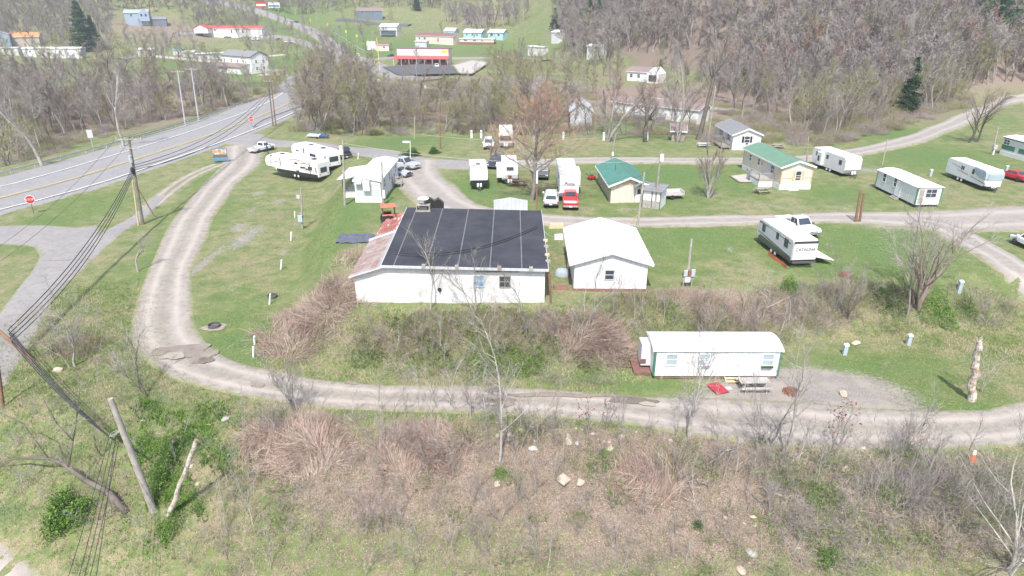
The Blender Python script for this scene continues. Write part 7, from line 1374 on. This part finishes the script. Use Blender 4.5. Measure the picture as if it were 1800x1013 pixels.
# uprooted leaning tree, lower left
def fallen():
    b=P(222,902); o=root('leaning_tree',b,0,'dark bare tree leaning far left below the cables in the lower left corner','tree'); A=[];B=[];Wd=[];rr=random.Random(9)
    L=[W(222,902,b.y),W(190,865,b.y+.6),W(150,845,b.y+1.1),W(110,815,b.y+1.8),W(85,806,b.y+2.2),W(30,806,b.y+3),W(-30,818,b.y+3.4)]; br=[W(120,822,b.y+1.6),W(128,775,b.y+2),W(100,745,b.y+2.4),W(75,700,b.y+3)]; br2=[W(128,775,b.y+2),W(135,735,b.y+2.4),W(140,680,b.y+3)]; br3=[W(85,806,b.y+2.2),W(40,745,b.y+3),W(-10,720,b.y+3.6)]
    mb=MB(); mb.path([p-b for p in L],[.24,.2,.17,.13,.09,.06,.03],8); o1=mb.build('trunk',M['bark_dark'],o,smooth=True)
    mb=MB()
    for q,r in ((br,.07),(br2,.05),(br3,.05)):
        mb.path([p-b for p in q],[r,r*.8,r*.55,r*.3][:len(q)],5)
    S_=[]
    for q in (L[2:],br,br2,br3):
        for a,c in zip(q[:-1],q[1:]):
            for k in range(16):
                p=a.lerp(c,rr.random())-b; d=Vector((rr.gauss(-.3,.6),rr.gauss(.1,.6),rr.gauss(.4,.5))).normalized(); l=rr.uniform(.5,1.9); A.append(p);B.append(p+d*l);Wd.append(.022)
                for m in range(5):
                    s=p+d*l*rr.random(); A.append(s);B.append(s+(d+Vector((rr.gauss(0,.7),rr.gauss(0,.7),rr.gauss(0,.5)))).normalized()*rr.uniform(.2,.8));Wd.append(.011)
    v,f=slivers(A,B,Wd,np.random.default_rng(4)); k=len(mb.v); mb.build('limb',M['bark_dark'],o,smooth=True); npmesh('crown',v,f,[M['bark_grey']],parent=o)
    A=[];B=[];Wd=[]
    for k in range(420):
        p=P(160+rr.gauss(20,28),880+rr.gauss(0,32)); d=Vector((rr.gauss(-.3,.7),rr.gauss(0,.7),rr.uniform(.0,1))).normalized(); A.append(p);B.append(p+d*rr.uniform(.5,1.6));Wd.append(.02)
    v,f=slivers(A,B,Wd,rng=np.random.default_rng(5)); o=npmesh('dead_vines',v,f,[M['bark_brown']]); tag(o,'tangle of dead vines at the foot of the dark leaning tree','dead vines')
fallen()
print('TREES',sum(1 for o in sc.objects))
# ------------------------------------------------------------------ stalk heaps, brush, saplings, bushes
def stalks(label,px,rx,ry,n,seed,hmax=1.9,red=.35,dens=1.0,name='stalk_thicket',mats=('stalk','stalk_red'),flat=.5,dome=0.0,w=.024,cat='dead stalks'):
    rng=np.random.default_rng(seed); c=P(*px); a=P(px[0]+rx,px[1]); b=P(px[0],px[1]+ry); RX=abs(a.x-c.x); RY=abs(b.y-c.y)*1.0
    q=np.sqrt(rng.random(n))*(1+.28*np.abs(rng.normal(0,1,n))*(rng.random(n)<.45)); t=rng.uniform(0,6.283,n); x=c.x+RX*q*np.cos(t)*1.05; y=c.y+RY*q*np.sin(t)*1.05
    # stalks fan out in bundles: flow angle varies smoothly
    ang=2.2*np.sin(x*.9+seed)+1.8*np.cos(y*1.1+seed*2)+rng.normal(0,.55,n); el=np.where(rng.random(n)<flat,rng.uniform(.0,.45,n),rng.uniform(.5,1.4,n)); L=rng.uniform(.7,1.35,n)*hmax*np.maximum(.35,1.05-.45*q**2)
    z0=H(x,y)+dome*np.maximum(0,1-q**2)*rng.random(n)
    A=np.stack([x,y,z0],1); B=A+np.stack([np.cos(ang)*np.cos(el)*L,np.sin(ang)*np.cos(el)*L,np.sin(el)*L+.05],1); B[:,2]=np.maximum(B[:,2],H(B[:,0],B[:,1])+.05)
    V,Fc=slivers(A,B,np.full(n,w)*rng.uniform(.6,1.4,n),rng); mi=(rng.random(n)<red*(.4+.9*np.sin(x*.8+y*.6+seed)**2)).astype(int); mi=np.tile(mi,3)
    V2=V-np.array([c.x,c.y,c.z]); o=npmesh(name,V2,Fc,[M[m] for m in mats],mi); o.location=c; tag(o,label,cat); return o
stalks('large heap of reddish tan knotweed stalks left of the workshop',(552,560),78,66,6000,1,2.0,.5,dome=.8,w=.026,flat=.65)
stalks('heap of straw coloured dead stalks in the foreground below the loop road',(516,785),88,58,6500,2,1.7,.35,dome=.6,w=.024,flat=.6)
stalks('reddish dead stalk heap left of the white barked tree',(742,788),85,55,5000,3,1.5,.5,dome=.5,flat=.6,w=.022)
stalks('brown dead stalk heap on the bank left of the park trailer',(1052,605),62,42,2800,4,1.6,.6,dome=.6,w=.03,flat=.6)
stalks('small dead stalk heap under the dark tarpaulin',(618,455),25,18,700,5,1.0,.4)
stalks('reddish upright stalks on the foreground bank right of centre',(1140,840),60,55,1700,6,1.9,.6,flat=.4)
stalks('brown brush heap at the bottom right under the corner birch',(1650,860),120,60,3600,7,1.6,.5,mats=('bark_mauve','bark_pale'),name='brush_thicket',flat=.45,w=.02,dome=.5,cat='brush')
stalks('reddish twig clump at the foot of the pale sapling left of the bend',(135,612),38,20,700,8,1.3,.8,flat=.3,mats=('bark_red','bark_brown'),name='brush_thicket',cat='brush')
for i,(x,y,rx,ry,n,m) in enumerate(((1230,545,100,36,4200,0),(1410,540,90,38,3800,1),(1110,545,55,30,1800,2),(950,585,120,45,4200,0),(820,570,110,35,3000,2),(1530,520,90,26,2400,0),(1720,545,60,34,1700,1),(720,600,90,38,2600,2),(860,640,110,22,1500,2),(1330,590,60,18,1200,1))):
    stalks('tangled brown brush on the bank, patch %s'%('behind the park trailer roof|below the grey camper|below the white garage|between workshop and white barked tree|in front of the workshop wall|around the shrubby tree on the right bank|at the right margin of the bank|right of the large stalk heap|just above the lower road at centre|right of the park trailer'.split('|')[i]),(x,y),rx,ry,int(n*.7),20+i,1.0,.5,name='brush_thicket',mats=[('bark_brown','stalk_red'),('bark_mauve','bark_brown'),('bark_olive','bark_brown')][m],flat=.25,w=.019,dome=.35,cat='brush')
# leafy bushes
def bush(label,px,rx,rz,n,m,seed,size=.06,ry=None,name='bush',stems=True,loc=None):
    rng=np.random.default_rng(seed); c=loc or P(*px); s=1/scale_at(c); RX=rx*s; RZ=rz*s; RY=RX*.85 if ry is None else ry*s
    d=rng.normal(size=(n,3)); d/=np.linalg.norm(d,axis=1,keepdims=True); r=rng.random(n)[:,None]**.33; lump=1+.28*np.sin(d[:,:1]*5+seed)+.2*np.sin(d[:,1:2]*7+d[:,2:]*6+seed*3)
    Q=d*r*lump*np.array([RX,RY,RZ]); Q[:,2]=np.abs(Q[:,2])*.95
    gx=H(Q[:,0]+c.x,Q[:,1]+c.y)-c.z; Q[:,2]+=gx
    o=root(name,c,0,label,'bush'); V,Fc=leafquads(Q,size,rng); npmesh('foliage',V,Fc,[M[m],M['leaf_dark']],np.tile((rng.random(n)<.25).astype(int),2),parent=o)
    k=max(12,n//60); A=np.zeros((k,3)); A[:,0]=rng.normal(0,RX*.2,k); A[:,1]=rng.normal(0,RY*.2,k); A[:,2]=H(A[:,0]+c.x,A[:,1]+c.y)-c.z-.05; B=Q[rng.integers(0,n,k)]; V,Fc=slivers(A,B,np.full(k,.03),rng); npmesh('stem',V,Fc,[M['bark_brown']],parent=o); return o
bush('low round dark green hedge bush beside the silver pickup',(724,274),18,12,2600,'leaf_dark',1,.09); bush('round dark green shrub near the brown pole with stays',(763,270),11,11,1700,'leaf_dark',2,.08)
bush('bright green honeysuckle bush at the foot of the dark leaning tree',(118,915),38,42,5200,'leaf_green',3,.075); bush('bright green round bush at the bottom edge right of centre',(1452,990),17,28,2200,'leaf_green',4,.05)
bush('dark evergreen bush on the bank left of the tall leaning tree',(1560,530),30,20,2600,'leaf_dark',5,.07); bush('large green bush below the tall leaning tree',(1650,555),36,22,3400,'leaf_green',6,.065); bush('green bush right of the tall leaning tree foot',(1700,545),22,15,1600,'leaf_green',7,.06)
bush('green bush on the bank directly below the grey camper',(1390,505),22,16,1700,'leaf_green',8,.06); bush('dark green bush at the back road thicket behind the entry hedge',(660,238),14,10,1100,'leaf_dark',9,.1)
bush('wide green honeysuckle patch on the bank left of the white barked tree',(860,640),50,24,4200,'leaf_green',10,.06); bush('green honeysuckle patch on the bank right of the white barked tree',(925,648),32,20,2400,'leaf_green',11,.06)
bush('green bush at the foot of the front stalk heap tree on the verge',(480,735),26,10,1200,'leaf_green',12,.05); bush('tall green weeds between the bare pole and the white stem',(285,850),22,40,3000,'leaf_green',13,.05,ry=40); bush('green weeds at the foot of the white stem',(300,935),24,22,1800,'leaf_green',14,.05); bush('green bush left behind the bare grey pole',(255,790),28,22,1800,'leaf_green',15,.055)
bush('small green bush behind the park trailer, low on the bank',(1180,548),20,14,900,'leaf_green',16,.06); bush('green ivy clump on the lower right foreground bank',(1440,880),30,26,1800,'leaf_green',17,.05); bush('green ivy clump right of the ivy covered bank rocks',(1560,870),34,20,1700,'leaf_green',18,.05); bush('small evergreen sprig on the bank beside the fern patch',(1228,925),10,10,420,'leaf_dark',19,.05); bush('green plants at the upper bank below the sumac',(1340,775),18,10,500,'leaf_green',20,.05)
bush('green fern patch below the yellowish boulder',(880,835),18,12,700,'leaf_green',21,.05); bush('green bush on the slope at the loop road bend',(255,715),22,16,1100,'leaf_green',22,.055); bush('green ivy patch right of the yellowish boulder',(1060,815),38,16,1400,'leaf_green',23,.05)
# saplings in the foreground
rs=random.Random(8)
for poly,n,md,hr,lab,grp in (([(420,700),(1700,790),(1780,1005),(300,1005),(420,860)],150,.75,(1.6,4.4),'thin bare sapling on the foreground bank','saplings on the foreground bank'),
    ([(640,545),(960,552),(1000,600),(960,650),(640,640)],26,.8,(1.8,3.6),'thin bare sapling on the bank below the workshop','saplings below the workshop'),
    ([(1010,540),(1480,520),(1500,575),(1400,590),(1130,585),(1010,600)],34,.9,(2,4),'thin bare sapling in the brush behind the park trailer','saplings behind the park trailer'),
    ([(640,705),(900,715),(880,740),(640,730)],12,.7,(2,4.5),'thin bare sapling at the verge of the lower road','saplings at the lower road verge'),
    ([(0,720),(230,700),(380,760),(400,1000),(120,990),(0,930)],18,1.4,(1.2,3),'thin bare sapling on the lower left slope','saplings on the lower left slope'),
    ([(60,560),(240,600),(220,690),(40,680)],8,1.6,(1.6,3),'thin bare sapling left of the loop road bend','saplings left of the bend'),
    ([(1300,770),(1660,800),(1660,830),(1300,810)],9,1.2,(2.5,5),'thin bare sapling at the verge right of the park trailer','saplings at the right verge')):
    for x,y in scatter(poly,n,rs.randint(1,999),md):
        tree(rs.choice(['s0','s1','s2','s3','s4','s5']),(x,y,h1(x,y)),rs.uniform(*hr),lab,grp,False,name='sapling',cat='sapling',lean=(rs.gauss(0,.12),rs.gauss(0,.12)))
# undergrowth masses (nobody could count these)
def brushmass(name,polys,seed,keys=('b0','b1','b2')):
    pts=[]
    for poly,n,md in polys: pts+=scatter(poly,n,seed,md)
    o=mass(name,pts,list(keys),(1.0,2.6),seed); return o
brushmass('undergrowth',[([(0,300),(150,250),(320,205),(510,165),(480,150),(400,145),(150,150),(0,165)],520,1.2),([(520,232),(700,238),(860,234),(1000,236),(1240,240),(1240,222),(1000,200),(860,192),(700,180),(520,165)],520,1.1),([(1240,255),(1460,258),(1560,235),(1640,208),(1720,172),(1600,180),(1380,205),(1240,225)],420,1.1),([(1250,225),(1400,222),(1560,200),(1700,160),(1700,140),(1400,180),(1250,190)],200,1.6),([(520,165),(700,178),(860,190),(1000,196),(1060,170),(960,135),(830,140),(640,145)],240,2)],12)
for i,(bm_,sd) in enumerate((('bark_pale',81),('stalk',82),('bark_mauve',83),('leaf_green',84))):
    rr=random.Random(sd); A=[];B=[];Wd=[]
    for k in range(46):
        a=rr.uniform(0,6.283); q=rr.random()*.5; b=Vector((q*math.cos(a),q*math.sin(a),-.05)); t=Vector((math.cos(a)*rr.uniform(0,.8)+rr.gauss(0,.2),math.sin(a)*rr.uniform(0,.8),rr.uniform(.25,1.2))); A.append(b);B.append(b+t);Wd.append(.013)
        for m in range(3):
            f=rr.uniform(.3,1); s_=b+t*f; A.append(s_);B.append(s_+Vector((rr.gauss(0,.22),rr.gauss(0,.22),rr.uniform(-.05,.35))));Wd.append(.009)
    v,f=slivers(A,B,Wd,np.random.default_rng(sd)); m_=np.zeros(len(f),int); mats_=[bm_]
    if i==3: v3,f3=leafquads([tuple(b.lerp(a,rr.random())) for a,b in zip(A,B)],.05,np.random.default_rng(9)); mats_=['bark_brown','leaf_green']; m_=np.concatenate([m_,np.ones(len(f3),int)]); f=np.concatenate([f,f3+len(v)]); v=np.concatenate([v,v3])
    VAR['q%d'%i]=dict(h=1.2,all=(v,f,m_),mats=mats_)
fp=scatter([(400,740),(960,742),(1300,792),(1560,812),(1860,815),(1860,1012),(330,1012)],620,91,.32)
mass('low_scrub',fp,['q0','q1','q2','q0','q2','q1','q3'],(.5,1.5),91)
mass('low_scrub',scatter([(1330,800),(1780,815),(1800,960),(1500,1010),(1380,1000)],230,94,.35),['q2','q3','q0','q1'],(.7,1.7),94)
mass('low_scrub',scatter([(620,550),(960,556),(1480,525),(1780,520),(1800,560),(1480,590),(1100,600),(1080,680),(720,670),(600,640)],260,92,.4),['q0','q3','q2','q1','q3'],(.6,1.6),92)
mass('low_scrub',scatter([(60,560),(250,590),(330,690),(430,740),(330,1010),(160,1012),(0,900),(0,720)],150,93,.6),['q0','q3','q1','q1'],(.5,1.2),93)
# ------------------------------------------------------------------ grass tufts and leaf litter
def pts_in(poly,n,seed):
    w=[tuple(P(*p)[:2]) for p in poly]; r=np.random.default_rng(seed); xs=[p[0] for p in w]; ys=[p[1] for p in w]; X=r.uniform(min(xs),max(xs),n*3); Y=r.uniform(min(ys),max(ys),n*3); ok=np.zeros(len(X),bool)
    for i in range(len(w)):
        ax,ay=w[i]; bx,by=w[(i+1)%len(w)]; c=((ay>Y)!=(by>Y)); xi=(bx-ax)*(Y-ay)/((by-ay) or 1e-9)+ax; ok^=c&(X<xi)
    return X[ok][:n],Y[ok][:n]
def tufts(name,poly,n,seed,mats,hh=(.1,.35),w=.02,probs=None,blades=4):
    X,Y=pts_in(poly,n,seed); r=np.random.default_rng(seed+1); X=X+r.normal(0,1.0,len(X)); Y=Y+r.normal(0,.9,len(X)); n=len(X)
    if 'weeds' in name:
        g=np.sin(X*1.3+1.7*np.sin(Y*.9))+np.sin(Y*1.9+1.5*np.sin(X*1.2))+.6*np.sin(X*4.1+Y*3.3); cx,cy=X.mean(),Y.mean(); g=g-((X-cx)/X.std())**2*.35-((Y-cy)/Y.std())**2*.35+.45; k=r.random(n)<1/(1+np.exp(-3*g)); X,Y=X[k],Y[k]; n=len(X)
    cl=np.sin(X*1.1+2*np.sin(Y*.7))+np.sin(Y*1.6+1.5*np.sin(X*.9)); X=np.repeat(X,blades)+r.normal(0,.06,n*blades); Y=np.repeat(Y,blades)+r.normal(0,.06,n*blades); cl=np.repeat(cl,blades)
    m=len(X); A=np.stack([X,Y,H(X,Y)-.02],1); h=r.uniform(*hh,m); B=A+np.stack([r.normal(0,.5,m)*h,r.normal(0,.5,m)*h,h],1); d=r.normal(size=(m,3)); d[:,2]=0; d/=np.linalg.norm(d,axis=1,keepdims=True)
    V=np.stack([A-d*w,A+d*w,B],1).reshape(-1,3); Fc=np.arange(m*3).reshape(m,3); k=((cl+r.normal(0,.7,m))>0.35).astype(int); k=np.where(r.random(m)<.18,len(mats)-1,k)
    o=npmesh(name,V,Fc,[M[q] for q in mats],np.minimum(k,len(mats)-1)); tag(o,kind='stuff'); return o
FG=[(-60,1012),(-60,720),(250,690),(330,668),(460,715),(900,735),(1300,782),(1500,800),(1860,790),(1860,1012)]
tufts('dry_grass',[(-60,600),(40,560),(120,500),(240,500),(262,560),(262,620),(330,675),(460,715),(300,1012),(160,1012),(0,930),(-60,900)],16000,1,['grass_blade','straw','leaf_green'],(.08,.32),.018)
tufts('dry_grass',[(300,1012),(460,715),(900,735),(1300,782),(1500,800),(1860,790),(1860,1012)],24000,2,['straw','stalk','grass_blade'],(.08,.34),.014)
tufts('bank_grass',[(600,545),(960,550),(1140,520),(1500,505),(1800,520),(1850,640),(1480,590),(1370,590),(1120,600),(1100,690),(700,675),(480,660),(480,620)],20000,3,['straw','grass_blade','leaf_green'],(.08,.3),.018)
tufts('lawn_grass',[(340,560),(350,480),(420,330),(620,320),(600,460),(600,520),(480,560),(470,650),(380,640)],12000,4,['grass_blade','leaf_green','straw'],(.04,.13),.02,blades=3)
tufts('lawn_grass',[(1130,515),(1130,405),(1580,395),(1700,430),(1800,520),(1500,495)],9000,5,['grass_blade','leaf_green','straw'],(.04,.12),.022,blades=3)
tufts('lawn_grass',[(1480,600),(1820,610),(1840,725),(1700,745),(1600,740),(1560,690),(1480,640)],9000,6,['grass_blade','leaf_green','straw'],(.04,.13),.02,blades=3)
tufts('leafy_weeds',[(640,560),(960,555),(1100,560),(1100,650),(700,660),(600,640)],7000,7,['leaf_green','leaf_dark','leaf_green'],(.05,.3),.045,blades=5)
tufts('leafy_weeds',[(250,700),(420,730),(400,880),(330,960),(250,900),(230,780)],6000,8,['leaf_green','leaf_dark','leaf_green'],(.05,.35),.04,blades=5)
tufts('leafy_weeds',[(1350,810),(1560,820),(1620,900),(1500,1010),(1350,960)],4500,9,['leaf_green','leaf_dark','leaf_green'],(.05,.25),.035,blades=5)
def litter(poly,n,seed):
    X,Y=pts_in(poly,n,seed); r=np.random.default_rng(seed); X=X+r.normal(0,.8,len(X)); Y=Y+r.normal(0,.5,len(X)); Q=np.stack([X,Y,H(X,Y)+r.uniform(.01,.08,len(X))],1); V,Fc=leafquads(Q,.055,r); V[:,2]=(V[:,2]-np.repeat(Q[:,2],4))*.5+np.repeat(Q[:,2],4)
    o=npmesh('leaf_litter',V,Fc,[M['leaf_dead'],M['stalk'],M['rock_pale']],np.tile(r.choice(3,len(X),p=[.62,.33,.05]),2)); tag(o,kind='stuff')
litter([(560,760),(960,745),(1300,790),(1700,805),(1860,860),(1860,1012),(420,1012)],46000,3)
# fallen branches
rb=random.Random(31); A=[];B=[];Wd=[]
for X_,Y_ in [pts_in([(420,760),(960,750),(1300,795),(1800,810),(1840,1012),(300,1012)],900,41)]:
    for x,y in zip(X_,Y_):
        a=rb.uniform(0,6.283); L=rb.uniform(.3,1.8); p=Vector((x,y,h1(x,y)+rb.uniform(0,.25))); q=Vector((x+L*math.cos(a),y+L*math.sin(a),0)); q.z=h1(q.x,q.y)+rb.uniform(.02,.5); A.append(p);B.append(q);Wd.append(rb.choice((.012,.02,.03)))
v,f=slivers(A,B,Wd,np.random.default_rng(41)); o=npmesh('fallen_twigs',v,f,[M['bark_pale'],M['bark_brown']],np.tile((np.random.default_rng(1).random(len(A))<.5).astype(int),3)); tag(o,kind='stuff')
for i,(a_,c_,d) in enumerate((((1318,870),(1368,935),'long pale fallen branch on the right foreground bank'),((1372,880),(1330,862),'short fallen branch crossing the long pale one'),((398,835),(404,852),'short white stick left of the front stalk heap'),((1240,820),(1330,775),'pale fallen pole on the upper right bank'),((1395,815),(1445,775),'dead branch leaning out of the brush at the right verge'),((1225,850),(1245,862),'short broken branch on the leafy bank'))):
    p,q=P(*a_),P(*c_); n=5; L=[p.lerp(q,k/n)+Vector((rb.uniform(-.1,.1),0,.12+.3*math.sin(k*.9+i)**2)) for k in range(n+1)]; o=root('fallen_branch',p,0,d,'branch'); mb=MB().path([x-p for x in L],[.06,.055,.045,.035,.025,.012],6); mb.build('branch',M['bark_pale'],o,smooth=True)
    A=[L[k]-p for k in (2,3,3,4,4)]; B=[x+Vector((rb.gauss(0,.4),rb.gauss(0,.4),rb.uniform(0,.4))) for x in A]; v,f=slivers(A,B,[.03]*5,np.random.default_rng(i)); [npmesh('twig',v[k*5:k*5+5],[(0,1,3),(0,3,2),(2,3,4)],[M['bark_pale']],parent=o) for k in range(5)]
HAZE=0.00036
# ------------------------------------------------------------------ camera, sun, sky, air
cam=bpy.data.objects.new('camera',bpy.data.cameras.new('camera')); COL.objects.link(cam); sc.camera=cam
cam.location=(0,0,CH); cam.rotation_euler=(math.pi/2-T,0,0); cam.data.sensor_width=36; cam.data.lens=F/1800*36; cam.data.clip_end=6000
EL=math.radians(56); AZ=math.radians(188)
sd=Vector((math.sin(AZ)*math.cos(EL),math.cos(AZ)*math.cos(EL),math.sin(EL)))
sun=bpy.data.objects.new('sun',bpy.data.lights.new('sun','SUN')); COL.objects.link(sun)
sun.data.energy=3.6; sun.data.angle=math.radians(.8); sun.data.color=(1,.965,.91); sun.rotation_euler=sd.to_track_quat('Z','Y').to_euler(); sun.location=(0,0,80)
w=bpy.data.worlds.new('World'); sc.world=w; w.use_nodes=True; nt=w.node_tree
sk=nt.nodes.new('ShaderNodeTexSky'); sk.sky_type='NISHITA'; sk.sun_disc=False; sk.sun_elevation=EL; sk.sun_rotation=AZ; sk.dust_density=2.5; sk.air_density=1
bg=nt.nodes['Background']; nt.links.new(sk.outputs[0],bg.inputs[0]); bg.inputs[1].default_value=.15
vs=sc.view_settings; vs.view_transform='Standard'; vs.look='None'; vs.exposure=.70; vs.gamma=1
if HAZE:
    hz=MB().box(-770,770,-30,1260,-14,175).build('haze',[]); tag(hz,kind='stuff')
    hm=bpy.data.materials.new('haze'); hm.use_nodes=True; n=hm.node_tree; n.nodes.clear()
    pv=n.nodes.new('ShaderNodeVolumePrincipled'); pv.inputs['Color'].default_value=(.9,.93,1,1); pv.inputs['Density'].default_value=HAZE; pv.inputs['Anisotropy'].default_value=.2
    n.links.new(pv.outputs[0],n.nodes.new('ShaderNodeOutputMaterial').inputs['Volume']); hz.data.materials.append(hm)
